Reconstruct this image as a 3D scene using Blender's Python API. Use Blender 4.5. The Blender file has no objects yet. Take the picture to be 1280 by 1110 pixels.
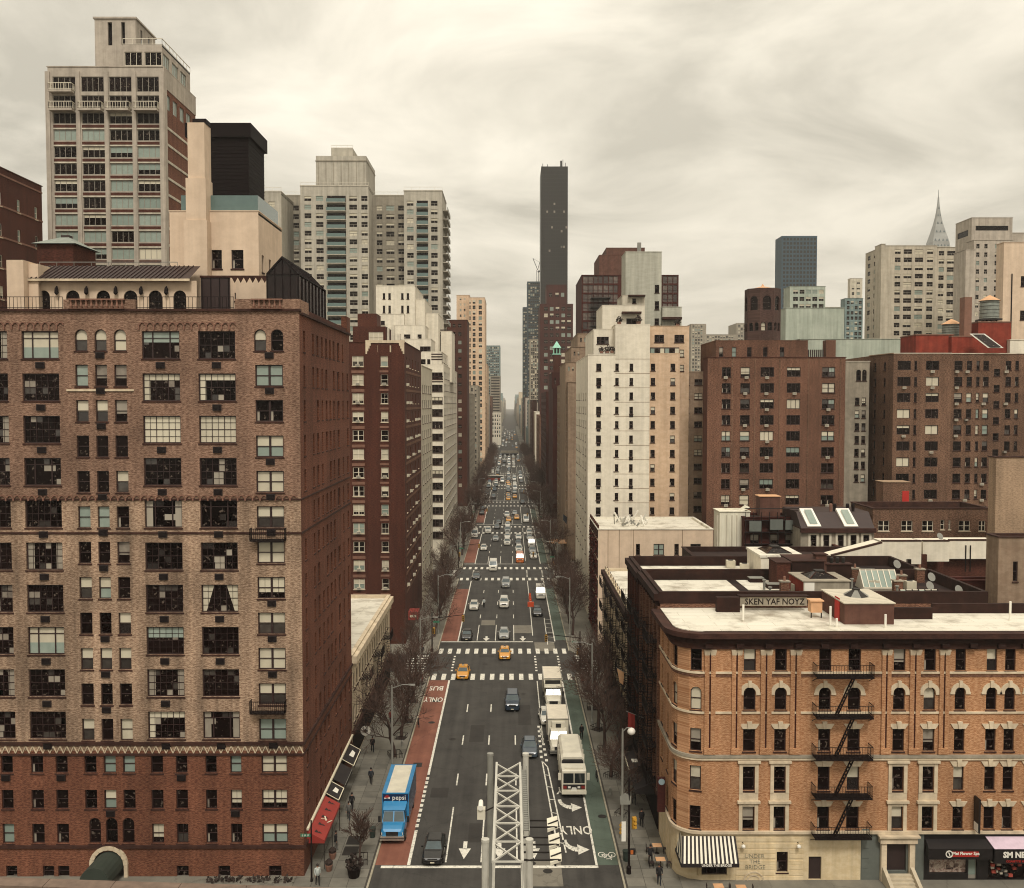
import bpy, bmesh, math, random
from mathutils import Vector, Matrix
random.seed(7)
SC = bpy.context.scene
COL = SC.collection
R = math.radians

# ------------------------------------------------------------------ camera
PITCH, CAMZ, FPX, CX, CY = R(2.4), 40.0, 1200.0, 638.0, 555.0
cam = bpy.data.cameras.new('camera')
cam.sensor_width = 36.0
cam.lens = 36.0 * FPX / 1280.0
cam.clip_end = 20000
cam_o = bpy.data.objects.new('camera', cam)
cam_o.location = (0, 0, CAMZ)
cam_o.rotation_euler = (R(90) - PITCH, 0, R(-0.0955))
COL.objects.link(cam_o)
SC.camera = cam_o

def at(px, py, Y):
    """point of the photograph at the depth Y (metres in front of the tram cabin)"""
    u, v = (px - CX) / FPX, (CY - py) / FPX
    t = Y / (math.cos(PITCH) + v * math.sin(PITCH))
    return Vector((t * u, Y, CAMZ + t * (v * math.cos(PITCH) - math.sin(PITCH))))
def gr(px, py, z=0.0):
    """ground point under a pixel"""
    v = (CY - py) / FPX
    dz = v * math.cos(PITCH) - math.sin(PITCH)
    t = (z - CAMZ) / dz
    return Vector((t * (px - CX) / FPX, t * (math.cos(PITCH) + v * math.sin(PITCH)), z))

# ------------------------------------------------------------------ sky, sun, exposure
SUN_EL, SUN_AZ = R(52), R(172)          # behind the cabin, a little to the right
W = bpy.data.worlds.new('World'); SC.world = W; W.use_nodes = True
nt = W.node_tree; nt.nodes.clear()
def N(tree, typ, **kw):
    n = tree.nodes.new(typ)
    for k, v in kw.items():
        if k == 'inp':
            for kk, vv in v.items(): n.inputs[kk].default_value = vv
        else: setattr(n, k, v)
    return n
def L(tree, a, b): tree.links.new(a, b)
out = N(nt, 'ShaderNodeOutputWorld'); bg = N(nt, 'ShaderNodeBackground'); bg.inputs[1].default_value = 0.1
sky = N(nt, 'ShaderNodeTexSky', sky_type='NISHITA', sun_disc=False, sun_elevation=SUN_EL, sun_rotation=SUN_AZ, air_density=1.5, dust_density=4.0)
tc = N(nt, 'ShaderNodeTexCoord'); sep = N(nt, 'ShaderNodeSeparateXYZ'); L(nt, tc.outputs['Generated'], sep.inputs[0])
# cloud deck: the view ray cut with a flat layer above the city
mz = N(nt, 'ShaderNodeMath', operation='MAXIMUM'); L(nt, sep.outputs[2], mz.inputs[0]); mz.inputs[1].default_value = 0.0
az = N(nt, 'ShaderNodeMath', operation='ADD'); L(nt, mz.outputs[0], az.inputs[0]); az.inputs[1].default_value = 0.16
dx = N(nt, 'ShaderNodeMath', operation='DIVIDE'); L(nt, sep.outputs[0], dx.inputs[0]); L(nt, az.outputs[0], dx.inputs[1])
dy = N(nt, 'ShaderNodeMath', operation='DIVIDE'); L(nt, sep.outputs[1], dy.inputs[0]); L(nt, az.outputs[0], dy.inputs[1])
cb = N(nt, 'ShaderNodeCombineXYZ'); L(nt, dx.outputs[0], cb.inputs[0]); L(nt, dy.outputs[0], cb.inputs[1])
mp = N(nt, 'ShaderNodeMapping'); L(nt, cb.outputs[0], mp.inputs[0]); mp.inputs['Location'].default_value = (5.3, 2.2, 0); mp.inputs['Scale'].default_value = (1.0, 1.0, 1)
n1 = N(nt, 'ShaderNodeTexNoise', inp={'Scale': 1.5, 'Detail': 11, 'Roughness': .58, 'Distortion': .5}); L(nt, mp.outputs[0], n1.inputs['Vector'])
n2 = N(nt, 'ShaderNodeTexNoise', inp={'Scale': .55, 'Detail': 4, 'Roughness': .5}); L(nt, mp.outputs[0], n2.inputs['Vector'])
ad = N(nt, 'ShaderNodeMath', operation='MULTIPLY_ADD'); L(nt, n2.outputs[0], ad.inputs[0]); ad.inputs[1].default_value = .55; L(nt, n1.outputs[0], ad.inputs[2])
cr = N(nt, 'ShaderNodeValToRGB'); L(nt, ad.outputs[0], cr.inputs[0])
cr.color_ramp.elements[0].position = .61; cr.color_ramp.elements[0].color = (3.2, 2.95, 2.42, 1)
cr.color_ramp.elements[1].position = .94; cr.color_ramp.elements[1].color = (5.6, 5.16, 4.3, 1)
e = cr.color_ramp.elements.new(.76); e.color = (4.4, 4.06, 3.36, 1)
# an overcast sky is brighter overhead than at the horizon
el = N(nt, 'ShaderNodeMath', operation='MULTIPLY_ADD'); L(nt, mz.outputs[0], el.inputs[0]); el.inputs[1].default_value = 1.05; el.inputs[2].default_value = 1.0
ml = N(nt, 'ShaderNodeVectorMath', operation='SCALE'); L(nt, cr.outputs[0], ml.inputs[0]); L(nt, el.outputs[0], ml.inputs['Scale'])
# thinner cloud glowing ahead, high above the avenue
gd = N(nt, 'ShaderNodeVectorMath', operation='DOT_PRODUCT'); L(nt, tc.outputs['Generated'], gd.inputs[0]); gd.inputs[1].default_value = Vector((.03, .9, .44)).normalized()
gm = N(nt, 'ShaderNodeMapRange', interpolation_type='SMOOTHSTEP', inp={1: .9, 2: 1.0, 3: 1.0, 4: 1.13}); L(nt, gd.outputs['Value'], gm.inputs[0])
m9 = N(nt, 'ShaderNodeVectorMath', operation='SCALE'); L(nt, ml.outputs[0], m9.inputs[0]); L(nt, gm.outputs[0], m9.inputs['Scale']); ml = m9
mx = N(nt, 'ShaderNodeMix', data_type='RGBA'); mx.inputs[0].default_value = .96
L(nt, sky.outputs[0], mx.inputs[6]); L(nt, ml.outputs[0], mx.inputs[7])
L(nt, mx.outputs[2], bg.inputs[0]); L(nt, bg.outputs[0], out.inputs[0])

sl = bpy.data.lights.new('sun', 'SUN'); sl.energy = 1.5; sl.angle = R(14); sl.color = (1, .95, .88)
so = bpy.data.objects.new('sun', sl); COL.objects.link(so)
sd = Vector((math.sin(R(8)) * math.cos(SUN_EL), -math.cos(R(8)) * math.cos(SUN_EL), math.sin(SUN_EL)))
so.rotation_euler = sd.to_track_quat('Z', 'Y').to_euler(); so.location = (-60, -80, 150)

SC.view_settings.view_transform = 'Standard'; SC.view_settings.look = 'None'
SC.view_settings.gamma = 1; SC.view_settings.use_curve_mapping = False
SC.view_settings.exposure = 0.55
SC.cycles.max_bounces = 5; SC.cycles.diffuse_bounces = 2; SC.cycles.glossy_bounces = 2
SC.cycles.transmission_bounces = 2; SC.cycles.volume_bounces = 1; SC.cycles.transparent_max_bounces = 6
SC.cycles.use_denoising = True
SC.cycles.use_fast_gi = False
SC.cycles.filter_width = 1.05
# ------------------------------------------------------------------ materials
def lin(h):
    h = h.lstrip('#')
    f = lambda c: c / 12.92 if c <= .04045 else ((c + .055) / 1.055) ** 2.4
    return tuple(f(int(h[i:i + 2], 16) / 255) for i in (0, 2, 4)) + (1,)
MATS = {}
def newmat(name):
    m = bpy.data.materials.new(name); m.use_nodes = True
    b = m.node_tree.nodes['Principled BSDF']
    MATS[name] = m
    return m, m.node_tree, b
def wallmat(name, a, b, su=2.2, sz=7.0, stain=.28, rough=.9, mortar=None, bump=.25, streak=.22):
    """masonry: course speckle, patchy tone and rain streaks"""
    m, t, p = newmat(name)
    g = N(t, 'ShaderNodeNewGeometry'); s = N(t, 'ShaderNodeSeparateXYZ'); L(t, g.outputs['Position'], s.inputs[0])
    ad = N(t, 'ShaderNodeMath', operation='ADD'); L(t, s.outputs[0], ad.inputs[0]); L(t, s.outputs[1], ad.inputs[1])
    c = N(t, 'ShaderNodeCombineXYZ'); L(t, ad.outputs[0], c.inputs[0]); L(t, s.outputs[2], c.inputs[1])
    k = N(t, 'ShaderNodeVectorMath', operation='MULTIPLY'); L(t, c.outputs[0], k.inputs[0]); k.inputs[1].default_value = (su, sz, 1)
    n = N(t, 'ShaderNodeTexNoise', inp={'Scale': 1.0, 'Detail': 3, 'Roughness': .7}); L(t, k.outputs[0], n.inputs['Vector'])
    r = N(t, 'ShaderNodeMapRange', inp={1: .40, 2: .60}); L(t, n.outputs[0], r.inputs[0])
    mx = N(t, 'ShaderNodeMix', data_type='RGBA'); L(t, r.outputs[0], mx.inputs[0])
    mx.inputs[6].default_value = lin(a); mx.inputs[7].default_value = lin(b)
    n2 = N(t, 'ShaderNodeTexNoise', inp={'Scale': .16, 'Detail': 5, 'Roughness': .62}); L(t, g.outputs['Position'], n2.inputs['Vector'])
    k3 = N(t, 'ShaderNodeVectorMath', operation='MULTIPLY'); L(t, c.outputs[0], k3.inputs[0]); k3.inputs[1].default_value = (.9, .045, 1)
    n3 = N(t, 'ShaderNodeTexNoise', inp={'Scale': 1.0, 'Detail': 4, 'Roughness': .6}); L(t, k3.outputs[0], n3.inputs['Vector'])
    r2 = N(t, 'ShaderNodeMapRange', inp={1: .3, 2: .7, 3: 1 - stain, 4: 1 + stain * .6}); L(t, n2.outputs[0], r2.inputs[0])
    r3 = N(t, 'ShaderNodeMapRange', inp={1: .35, 2: .65, 3: 1 - streak, 4: 1 + streak * .5}); L(t, n3.outputs[0], r3.inputs[0])
    mm = N(t, 'ShaderNodeMath', operation='MULTIPLY'); L(t, r2.outputs[0], mm.inputs[0]); L(t, r3.outputs[0], mm.inputs[1])
    sc = N(t, 'ShaderNodeVectorMath', operation='SCALE'); L(t, mx.outputs[2], sc.inputs[0]); L(t, mm.outputs[0], sc.inputs['Scale'])
    last = sc.outputs[0]
    if mortar:
        br = N(t, 'ShaderNodeTexBrick', inp={'Scale': 1.0, 'Mortar Size': .012, 'Brick Width': .22, 'Row Height': .075})
        L(t, c.outputs[0], br.inputs['Vector']); br.inputs[1].default_value = (1, 1, 1, 1); br.inputs[2].default_value = (.8, .78, .76, 1); br.inputs[3].default_value = lin(mortar)
        m2 = N(t, 'ShaderNodeMix', data_type='RGBA', blend_type='MULTIPLY'); m2.inputs[0].default_value = .55
        L(t, last, m2.inputs[6]); L(t, br.outputs[0], m2.inputs[7]); last = m2.outputs[2]
    L(t, last, p.inputs['Base Color']); p.inputs['Roughness'].default_value = rough
    p.inputs['Specular IOR Level'].default_value = .25
    if bump:
        bp = N(t, 'ShaderNodeBump', inp={'Strength': bump, 'Distance': .03}); L(t, n.outputs[0], bp.inputs['Height']); L(t, bp.outputs[0], p.inputs['Normal'])
    return m
def plain(name, col, rough=.6, metal=0, spec=.5, var=.12, scale=1.5, coat=0, bump=0, obj=False, detail=4):
    """single finish with a little patchiness"""
    m, t, p = newmat(name)
    if obj:
        g = N(t, 'ShaderNodeTexCoord'); o = g.outputs['Object']
    else:
        g = N(t, 'ShaderNodeNewGeometry'); o = g.outputs['Position']
    n = N(t, 'ShaderNodeTexNoise', inp={'Scale': scale, 'Detail': detail, 'Roughness': .6}); L(t, o, n.inputs['Vector'])
    r = N(t, 'ShaderNodeMapRange', inp={1: .3, 2: .7, 3: 1 - var, 4: 1 + var}); L(t, n.outputs[0], r.inputs[0])
    sc = N(t, 'ShaderNodeVectorMath', operation='SCALE'); sc.inputs[0].default_value = lin(col)[:3] if isinstance(col, str) else col[:3]
    L(t, r.outputs[0], sc.inputs['Scale']); L(t, sc.outputs[0], p.inputs['Base Color'])
    p.inputs['Roughness'].default_value = rough; p.inputs['Metallic'].default_value = metal; p.inputs['Specular IOR Level'].default_value = spec
    if coat: p.inputs['Coat Weight'].default_value = coat; p.inputs['Coat Roughness'].default_value = .06
    if bump:
        bp = N(t, 'ShaderNodeBump', inp={'Strength': bump, 'Distance': .04}); L(t, n.outputs[0], bp.inputs['Height']); L(t, bp.outputs[0], p.inputs['Normal'])
    return m
def glassmat(name, c0, c1, rough=.05, spec=.5):
    """window pane: dark room, blind or painted-in reflection in glossy glass, toned per window"""
    m, t, p = newmat(name)
    oi = N(t, 'ShaderNodeObjectInfo'); g = N(t, 'ShaderNodeTexCoord')
    k = N(t, 'ShaderNodeVectorMath', operation='ADD'); L(t, g.outputs['Object'], k.inputs[0]); L(t, oi.outputs['Random'], k.inputs[1])
    n = N(t, 'ShaderNodeTexNoise', inp={'Scale': 1.6, 'Detail': 3}); L(t, k.outputs[0], n.inputs['Vector'])
    a = N(t, 'ShaderNodeMath', operation='MULTIPLY'); L(t, oi.outputs['Random'], a.inputs[0]); L(t, n.outputs[0], a.inputs[1])
    r = N(t, 'ShaderNodeMapRange', inp={1: 0, 2: .6}); L(t, a.outputs[0], r.inputs[0])
    mx = N(t, 'ShaderNodeMix', data_type='RGBA'); L(t, r.outputs[0], mx.inputs[0]); mx.inputs[6].default_value = lin(c0); mx.inputs[7].default_value = lin(c1)
    last = mx.outputs[2]
    if name == 'dark_glass':  # pale specks painted in for reflections, curtains and room clutter
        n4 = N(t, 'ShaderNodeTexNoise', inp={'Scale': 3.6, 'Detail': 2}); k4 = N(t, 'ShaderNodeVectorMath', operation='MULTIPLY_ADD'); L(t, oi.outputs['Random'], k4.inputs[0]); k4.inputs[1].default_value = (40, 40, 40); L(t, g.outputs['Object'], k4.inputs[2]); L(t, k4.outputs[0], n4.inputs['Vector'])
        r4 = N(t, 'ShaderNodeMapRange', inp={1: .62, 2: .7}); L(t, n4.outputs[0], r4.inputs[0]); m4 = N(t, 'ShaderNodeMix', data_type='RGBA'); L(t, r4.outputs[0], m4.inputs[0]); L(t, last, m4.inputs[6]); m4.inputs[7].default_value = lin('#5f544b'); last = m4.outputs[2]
    L(t, last, p.inputs['Base Color']); p.inputs['Roughness'].default_value = rough; p.inputs['Specular IOR Level'].default_value = spec
    bp = N(t, 'ShaderNodeBump', inp={'Strength': .04, 'Distance': .05}); L(t, n.outputs[0], bp.inputs['Height']); L(t, bp.outputs[0], p.inputs['Normal'])
    return m

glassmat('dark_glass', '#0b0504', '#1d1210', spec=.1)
glassmat('painted_reflection_glass', '#26201e', '#57514a', rough=.03, spec=.7)  # greyer base colour paints in the reflection of neighbouring buildings
glassmat('blind', '#cfc6ae', '#b4ab96', rough=.25)
glassmat('teal_blind', '#7d8a80', '#98a296', rough=.15)
glassmat('lace', '#a39a8a', '#6a5f55', rough=.3)
glassmat('smoke_glass', '#3a302d', '#6f6259', spec=.6)
glassmat('office_glass', '#2c3a3e', '#46565a', spec=.8)
plain('brown_frame', '#2a1512', .55)
plain('white_frame', '#cfc6b2', .5)
plain('grey_frame', '#8b8478', .5)
plain('black_iron', '#150b0a', .7, spec=.2, var=.25)
plain('ac_dark', '#1d100e', .7)
plain('ac_white', '#b9b19c', .6)
wallmat('brick_grey', '#866c58', '#c5aa90', 3.4, 11, .42, mortar='#9d8775', streak=.4)
wallmat('brick_red', '#633a2a', '#90624b', 3.4, 11, .28, mortar='#7a4a38')
wallmat('brick_side', '#5f3829', '#8a5a45', 3.4, 11, .28, mortar='#6d4030')
wallmat('brick_dark', '#3f2018', '#5b3427', 3.4, 11, .2)
wallmat('brick_brown', '#5a3b2d', '#916b56', 3.4, 11, .3, mortar='#6d4a3b')
wallmat('brick_brown2', '#58402f', '#95745f', 3.4, 11, .34, mortar='#6d4a3b')
wallmat('brick_orange', '#a47450', '#cca079', 3.4, 11, .2, mortar='#a0744f', streak=.16)
wallmat('brick_tan', '#8f7860', '#ad9278', 3.0, 9, .2)
wallmat('brick_deep', '#3a1712', '#4a2019', 2.6, 9, .25)
wallmat('stucco_cream', '#cdb69d', '#d5bea5', .8, .8, .08, bump=.1, streak=.1)
wallmat('stucco_white', '#dad1bd', '#e3dac7', .8, 1.2, .09, bump=.08, streak=.12)
wallmat('stucco_peach', '#c6a98b', '#d1b598', .8, 1.2, .1, bump=.08, streak=.12)
wallmat('stucco_tan', '#8a7460', '#97826d', .8, 1.2, .14, bump=.08)
wallmat('tarp_white', '#d9d3bd', '#e2dcc8', 1.6, .2, .1, bump=.3, streak=.2)
wallmat('concrete', '#8f8676', '#9d9382', .8, .8, .14, bump=.1)
wallmat('concrete_tan', '#a99e90', '#b4a99a', .6, .6, .1, bump=.05)
wallmat('slab_cream', '#b1a693', '#bab09d', .6, .6, .08, bump=0)
wallmat('concrete_pale', '#beb5a2', '#c7beab', .6, .6, .1, bump=.05)
wallmat('limestone', '#c6b499', '#d3c2a6', 1.2, 1.5, .14, bump=.12, streak=.2)
wallmat('brownstone_trim', '#36201a', '#452b22', 1.2, 1.5, .2, bump=.1)
wallmat('roof_tar', '#231714', '#33241f', .5, .5, .3, bump=.1, streak=.05)
wallmat('parapet_brown', '#27150f', '#331d16', .7, .7, .25, bump=.1)
wallmat('bulkhead_brown', '#583a30', '#64453a', .8, .8, .18, bump=.08)
wallmat('paint_red', '#7c3022', '#8a3a2a', .7, .7, .22, bump=.05)
wallmat('glass_blue', '#35454d', '#3f5058', .3, .3, .1, bump=0)
wallmat('stone_teal', '#6f807e', '#7c8c89', .5, .5, .08, bump=0)
def roofmat(name, a, b):
    m, tr, p = newmat(name); g = N(tr, 'ShaderNodeNewGeometry'); o = g.outputs['Position']
    n = N(tr, 'ShaderNodeTexNoise', inp={'Scale': .35, 'Detail': 7, 'Roughness': .65}); L(tr, o, n.inputs['Vector'])
    r = N(tr, 'ShaderNodeMapRange', inp={1: .5, 2: .72}); L(tr, n.outputs[0], r.inputs[0]); mx = N(tr, 'ShaderNodeMix', data_type='RGBA'); L(tr, r.outputs[0], mx.inputs[0]); mx.inputs[6].default_value = lin(a); mx.inputs[7].default_value = lin(b)
    br = N(tr, 'ShaderNodeTexBrick', inp={'Scale': 1.0, 'Mortar Size': .03, 'Brick Width': 5.0, 'Row Height': 1.3}); L(tr, o, br.inputs['Vector']); br.inputs[1].default_value = (1, 1, 1, 1); br.inputs[2].default_value = (.93, .92, .9, 1); br.inputs[3].default_value = (.66, .62, .56, 1)
    m2 = N(tr, 'ShaderNodeMix', data_type='RGBA', blend_type='MULTIPLY'); m2.inputs[0].default_value = .8; L(tr, mx.outputs[2], m2.inputs[6]); L(tr, br.outputs[0], m2.inputs[7]); L(tr, m2.outputs[2], p.inputs['Base Color']); p.inputs['Roughness'].default_value = .8
roofmat('roof_white', '#d9d3c3', '#968c7b')
plain('green_copper', '#8fc7ae', .6)
plain('tank_grey', '#7d8279', .8, var=.2)
plain('tank_roof', '#c99b72', .7)
plain('black_metal', '#120807', .75, spec=.15, var=.2)
plain('steel_white', '#b5b1a5', .45, var=.1)
plain('steel_grey', '#7f7d74', .5, var=.12)

# ------------------------------------------------------------------ mesh builder
class MB:
    def __init__(s): s.v = []; s.f = []; s.m = []; s.mats = []; s.pr = []
    def mi(s, m):
        if m not in s.mats: s.mats.append(m)
        return s.mats.index(m)
    def poly(s, pts, m):
        s.pr.append((len(s.v), len(s.f))); b = len(s.v); s.v.extend([tuple(p) for p in pts]); s.f.append(tuple(range(b, b + len(pts)))); s.m.append(s.mi(m)); return s
    def raw(s, vs, fs, m):
        s.pr.append((len(s.v), len(s.f))); b = len(s.v); k = s.mi(m); s.v.extend([tuple(p) for p in vs])
        assert max(max(f) for f in fs) < len(vs)
        for f in fs: s.f.append(tuple(b + i for i in f)); s.m.append(k)
        return s
    def box(s, x0, x1, y0, y1, z0, z1, m):
        v = [(x, y, z) for z in (z0, z1) for y in (y0, y1) for x in (x0, x1)]
        return s.raw(v, [(0, 2, 3, 1), (4, 5, 7, 6), (0, 1, 5, 4), (2, 6, 7, 3), (0, 4, 6, 2), (1, 3, 7, 5)], m)
    def bar(s, a, b, w, h, m, up=(0, 0, 1)):
        """square bar from a to b"""
        a, b = Vector(a), Vector(b); d = (b - a); 
        if d.length < 1e-6: return s
        d.normalize(); u = Vector(up)
        if abs(d.dot(u)) > .98: u = Vector((0, 1, 0))
        r = d.cross(u).normalized() * w / 2; t = r.cross(d).normalized() * h / 2
        v = [p + i * r + j * t for p in (a, b) for i, j in ((-1, -1), (1, -1), (1, 1), (-1, 1))]
        return s.raw(v, [(3, 2, 1, 0), (4, 5, 6, 7), (0, 1, 5, 4), (1, 2, 6, 5), (2, 3, 7, 6), (3, 0, 4, 7)], m)
    def tube(s, a, b, r0, r1, m, n=8, caps=True):
        a, b = Vector(a), Vector(b); d = (b - a).normalized()
        u = Vector((0, 0, 1)) if abs(d.z) < .95 else Vector((1, 0, 0))
        x = d.cross(u).normalized(); y = d.cross(x)
        v = [p + r * (math.cos(k * 2 * math.pi / n) * x + math.sin(k * 2 * math.pi / n) * y) for p, r in ((a, r0), (b, r1)) for k in range(n)]
        f = [(k, k + n, (k + 1) % n + n, (k + 1) % n) for k in range(n)]
        if caps: f += [tuple(range(n)), tuple(range(2 * n - 1, n - 1, -1))]
        return s.raw(v, f, m)
    def lathe(s, prof, m, n=12, c=(0, 0, 0)):
        v = [(c[0] + r * math.cos(k * 2 * math.pi / n), c[1] + r * math.sin(k * 2 * math.pi / n), c[2] + z) for r, z in prof for k in range(n)]
        f = [(j * n + k, j * n + (k + 1) % n, (j + 1) * n + (k + 1) % n, (j + 1) * n + k) for j in range(len(prof) - 1) for k in range(n)]
        f += [tuple(range(n - 1, -1, -1)), tuple(range((len(prof) - 1) * n, len(prof) * n))]
        return s.raw(v, f, m)
    def prism(s, pts, z0, z1, m, mt=None, bottom=True):
        """counter-clockwise footprint raised from z0 to z1"""
        n = len(pts)
        for i in range(n):
            a, b = pts[i], pts[(i + 1) % n]
            s.poly([(a[0], a[1], z0), (b[0], b[1], z0), (b[0], b[1], z1), (a[0], a[1], z1)], m)
        s.poly([(p[0], p[1], z1) for p in pts], mt or m)
        if bottom: s.poly([(p[0], p[1], z0) for p in reversed(pts)], m)
        return s
    def loft(s, rings, m, caps=True):
        n = len(rings[0]); b = len(s.v); k = s.mi(m)
        for r in rings: s.v.extend([tuple(p) for p in r])
        for j in range(len(rings) - 1):
            for i in range(n): s.f.append((b + j * n + i, b + j * n + (i + 1) % n, b + (j + 1) * n + (i + 1) % n, b + (j + 1) * n + i)); s.m.append(k)
        if caps:
            s.f.append(tuple(b + i for i in range(n - 1, -1, -1))); s.m.append(k)
            s.f.append(tuple(b + (len(rings) - 1) * n + i for i in range(n))); s.m.append(k)
        return s
    def runs(s):
        e = s.pr + [(len(s.v), len(s.f))]
        return [(e[i][0], e[i + 1][0], e[i][1], e[i + 1][1]) for i in range(len(s.pr))]
    def mesh(s, name, smooth=False):
        me = bpy.data.meshes.new(name); me.from_pydata(s.v, [], s.f)
        for m in s.mats: me.materials.append(MATS[m])
        me.polygons.foreach_set('material_index', s.m)
        if smooth: me.polygons.foreach_set('use_smooth', [True] * len(me.polygons))
        me.update(); return me
    def build(s, name, parent=None, loc=(0, 0, 0), rz=0, smooth=False):
        return put(name, s.mesh(name, smooth), parent, loc, rz)
def put(name, data, parent=None, loc=(0, 0, 0), rz=0, rot=None):
    o = bpy.data.objects.new(name, data); COL.objects.link(o); o.location = loc
    o.rotation_euler = rot or (0, 0, rz)
    if parent is not None: o.parent = parent; KIDS.setdefault(parent.name, []).append(o)
    return o
KIDS = {}
def tag(o, label=None, cat=None, group=None, kind=None):
    if label: o['label'] = label
    if cat: o['category'] = cat
    if group: o['group'] = group
    if kind: o['kind'] = kind
    return o
def thing(name, label, cat, loc=(0, 0, 0), rz=0, group=None):
    return tag(put(name, None, None, loc, rz), label, cat, group)
def copy_tree(o, parent=None):
    c = o.copy(); COL.objects.link(c)
    if parent is not None: c.parent = parent; KIDS.setdefault(parent.name, []).append(c)
    for ch in list(KIDS.get(o.name, [])): copy_tree(ch, c)
    return c
def text_mesh(body, size, mat, depth=.01, bold=0.0, align='CENTER'):
    cu = bpy.data.curves.new('lettering', 'FONT'); cu.body = body; cu.size = size; cu.align_x = align; cu.align_y = 'CENTER'; cu.extrude = depth / 2; cu.offset = bold; cu.resolution_u = 2
    o = bpy.data.objects.new('lettering', cu); COL.objects.link(o)
    dg = bpy.context.evaluated_depsgraph_get(); me = bpy.data.meshes.new_from_object(o.evaluated_get(dg))
    bpy.data.objects.remove(o); bpy.data.curves.remove(cu)
    me.materials.clear(); me.materials.append(MATS[mat]); return me
def lettering(body, size, mat, parent, loc, rot, bold=0.0, sx=1.0, name='lettering', depth=.02):
    o = put(name, text_mesh(body, size, mat, depth, bold), parent, loc, rot=rot); o.scale = (sx, 1, 1); return o

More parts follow.
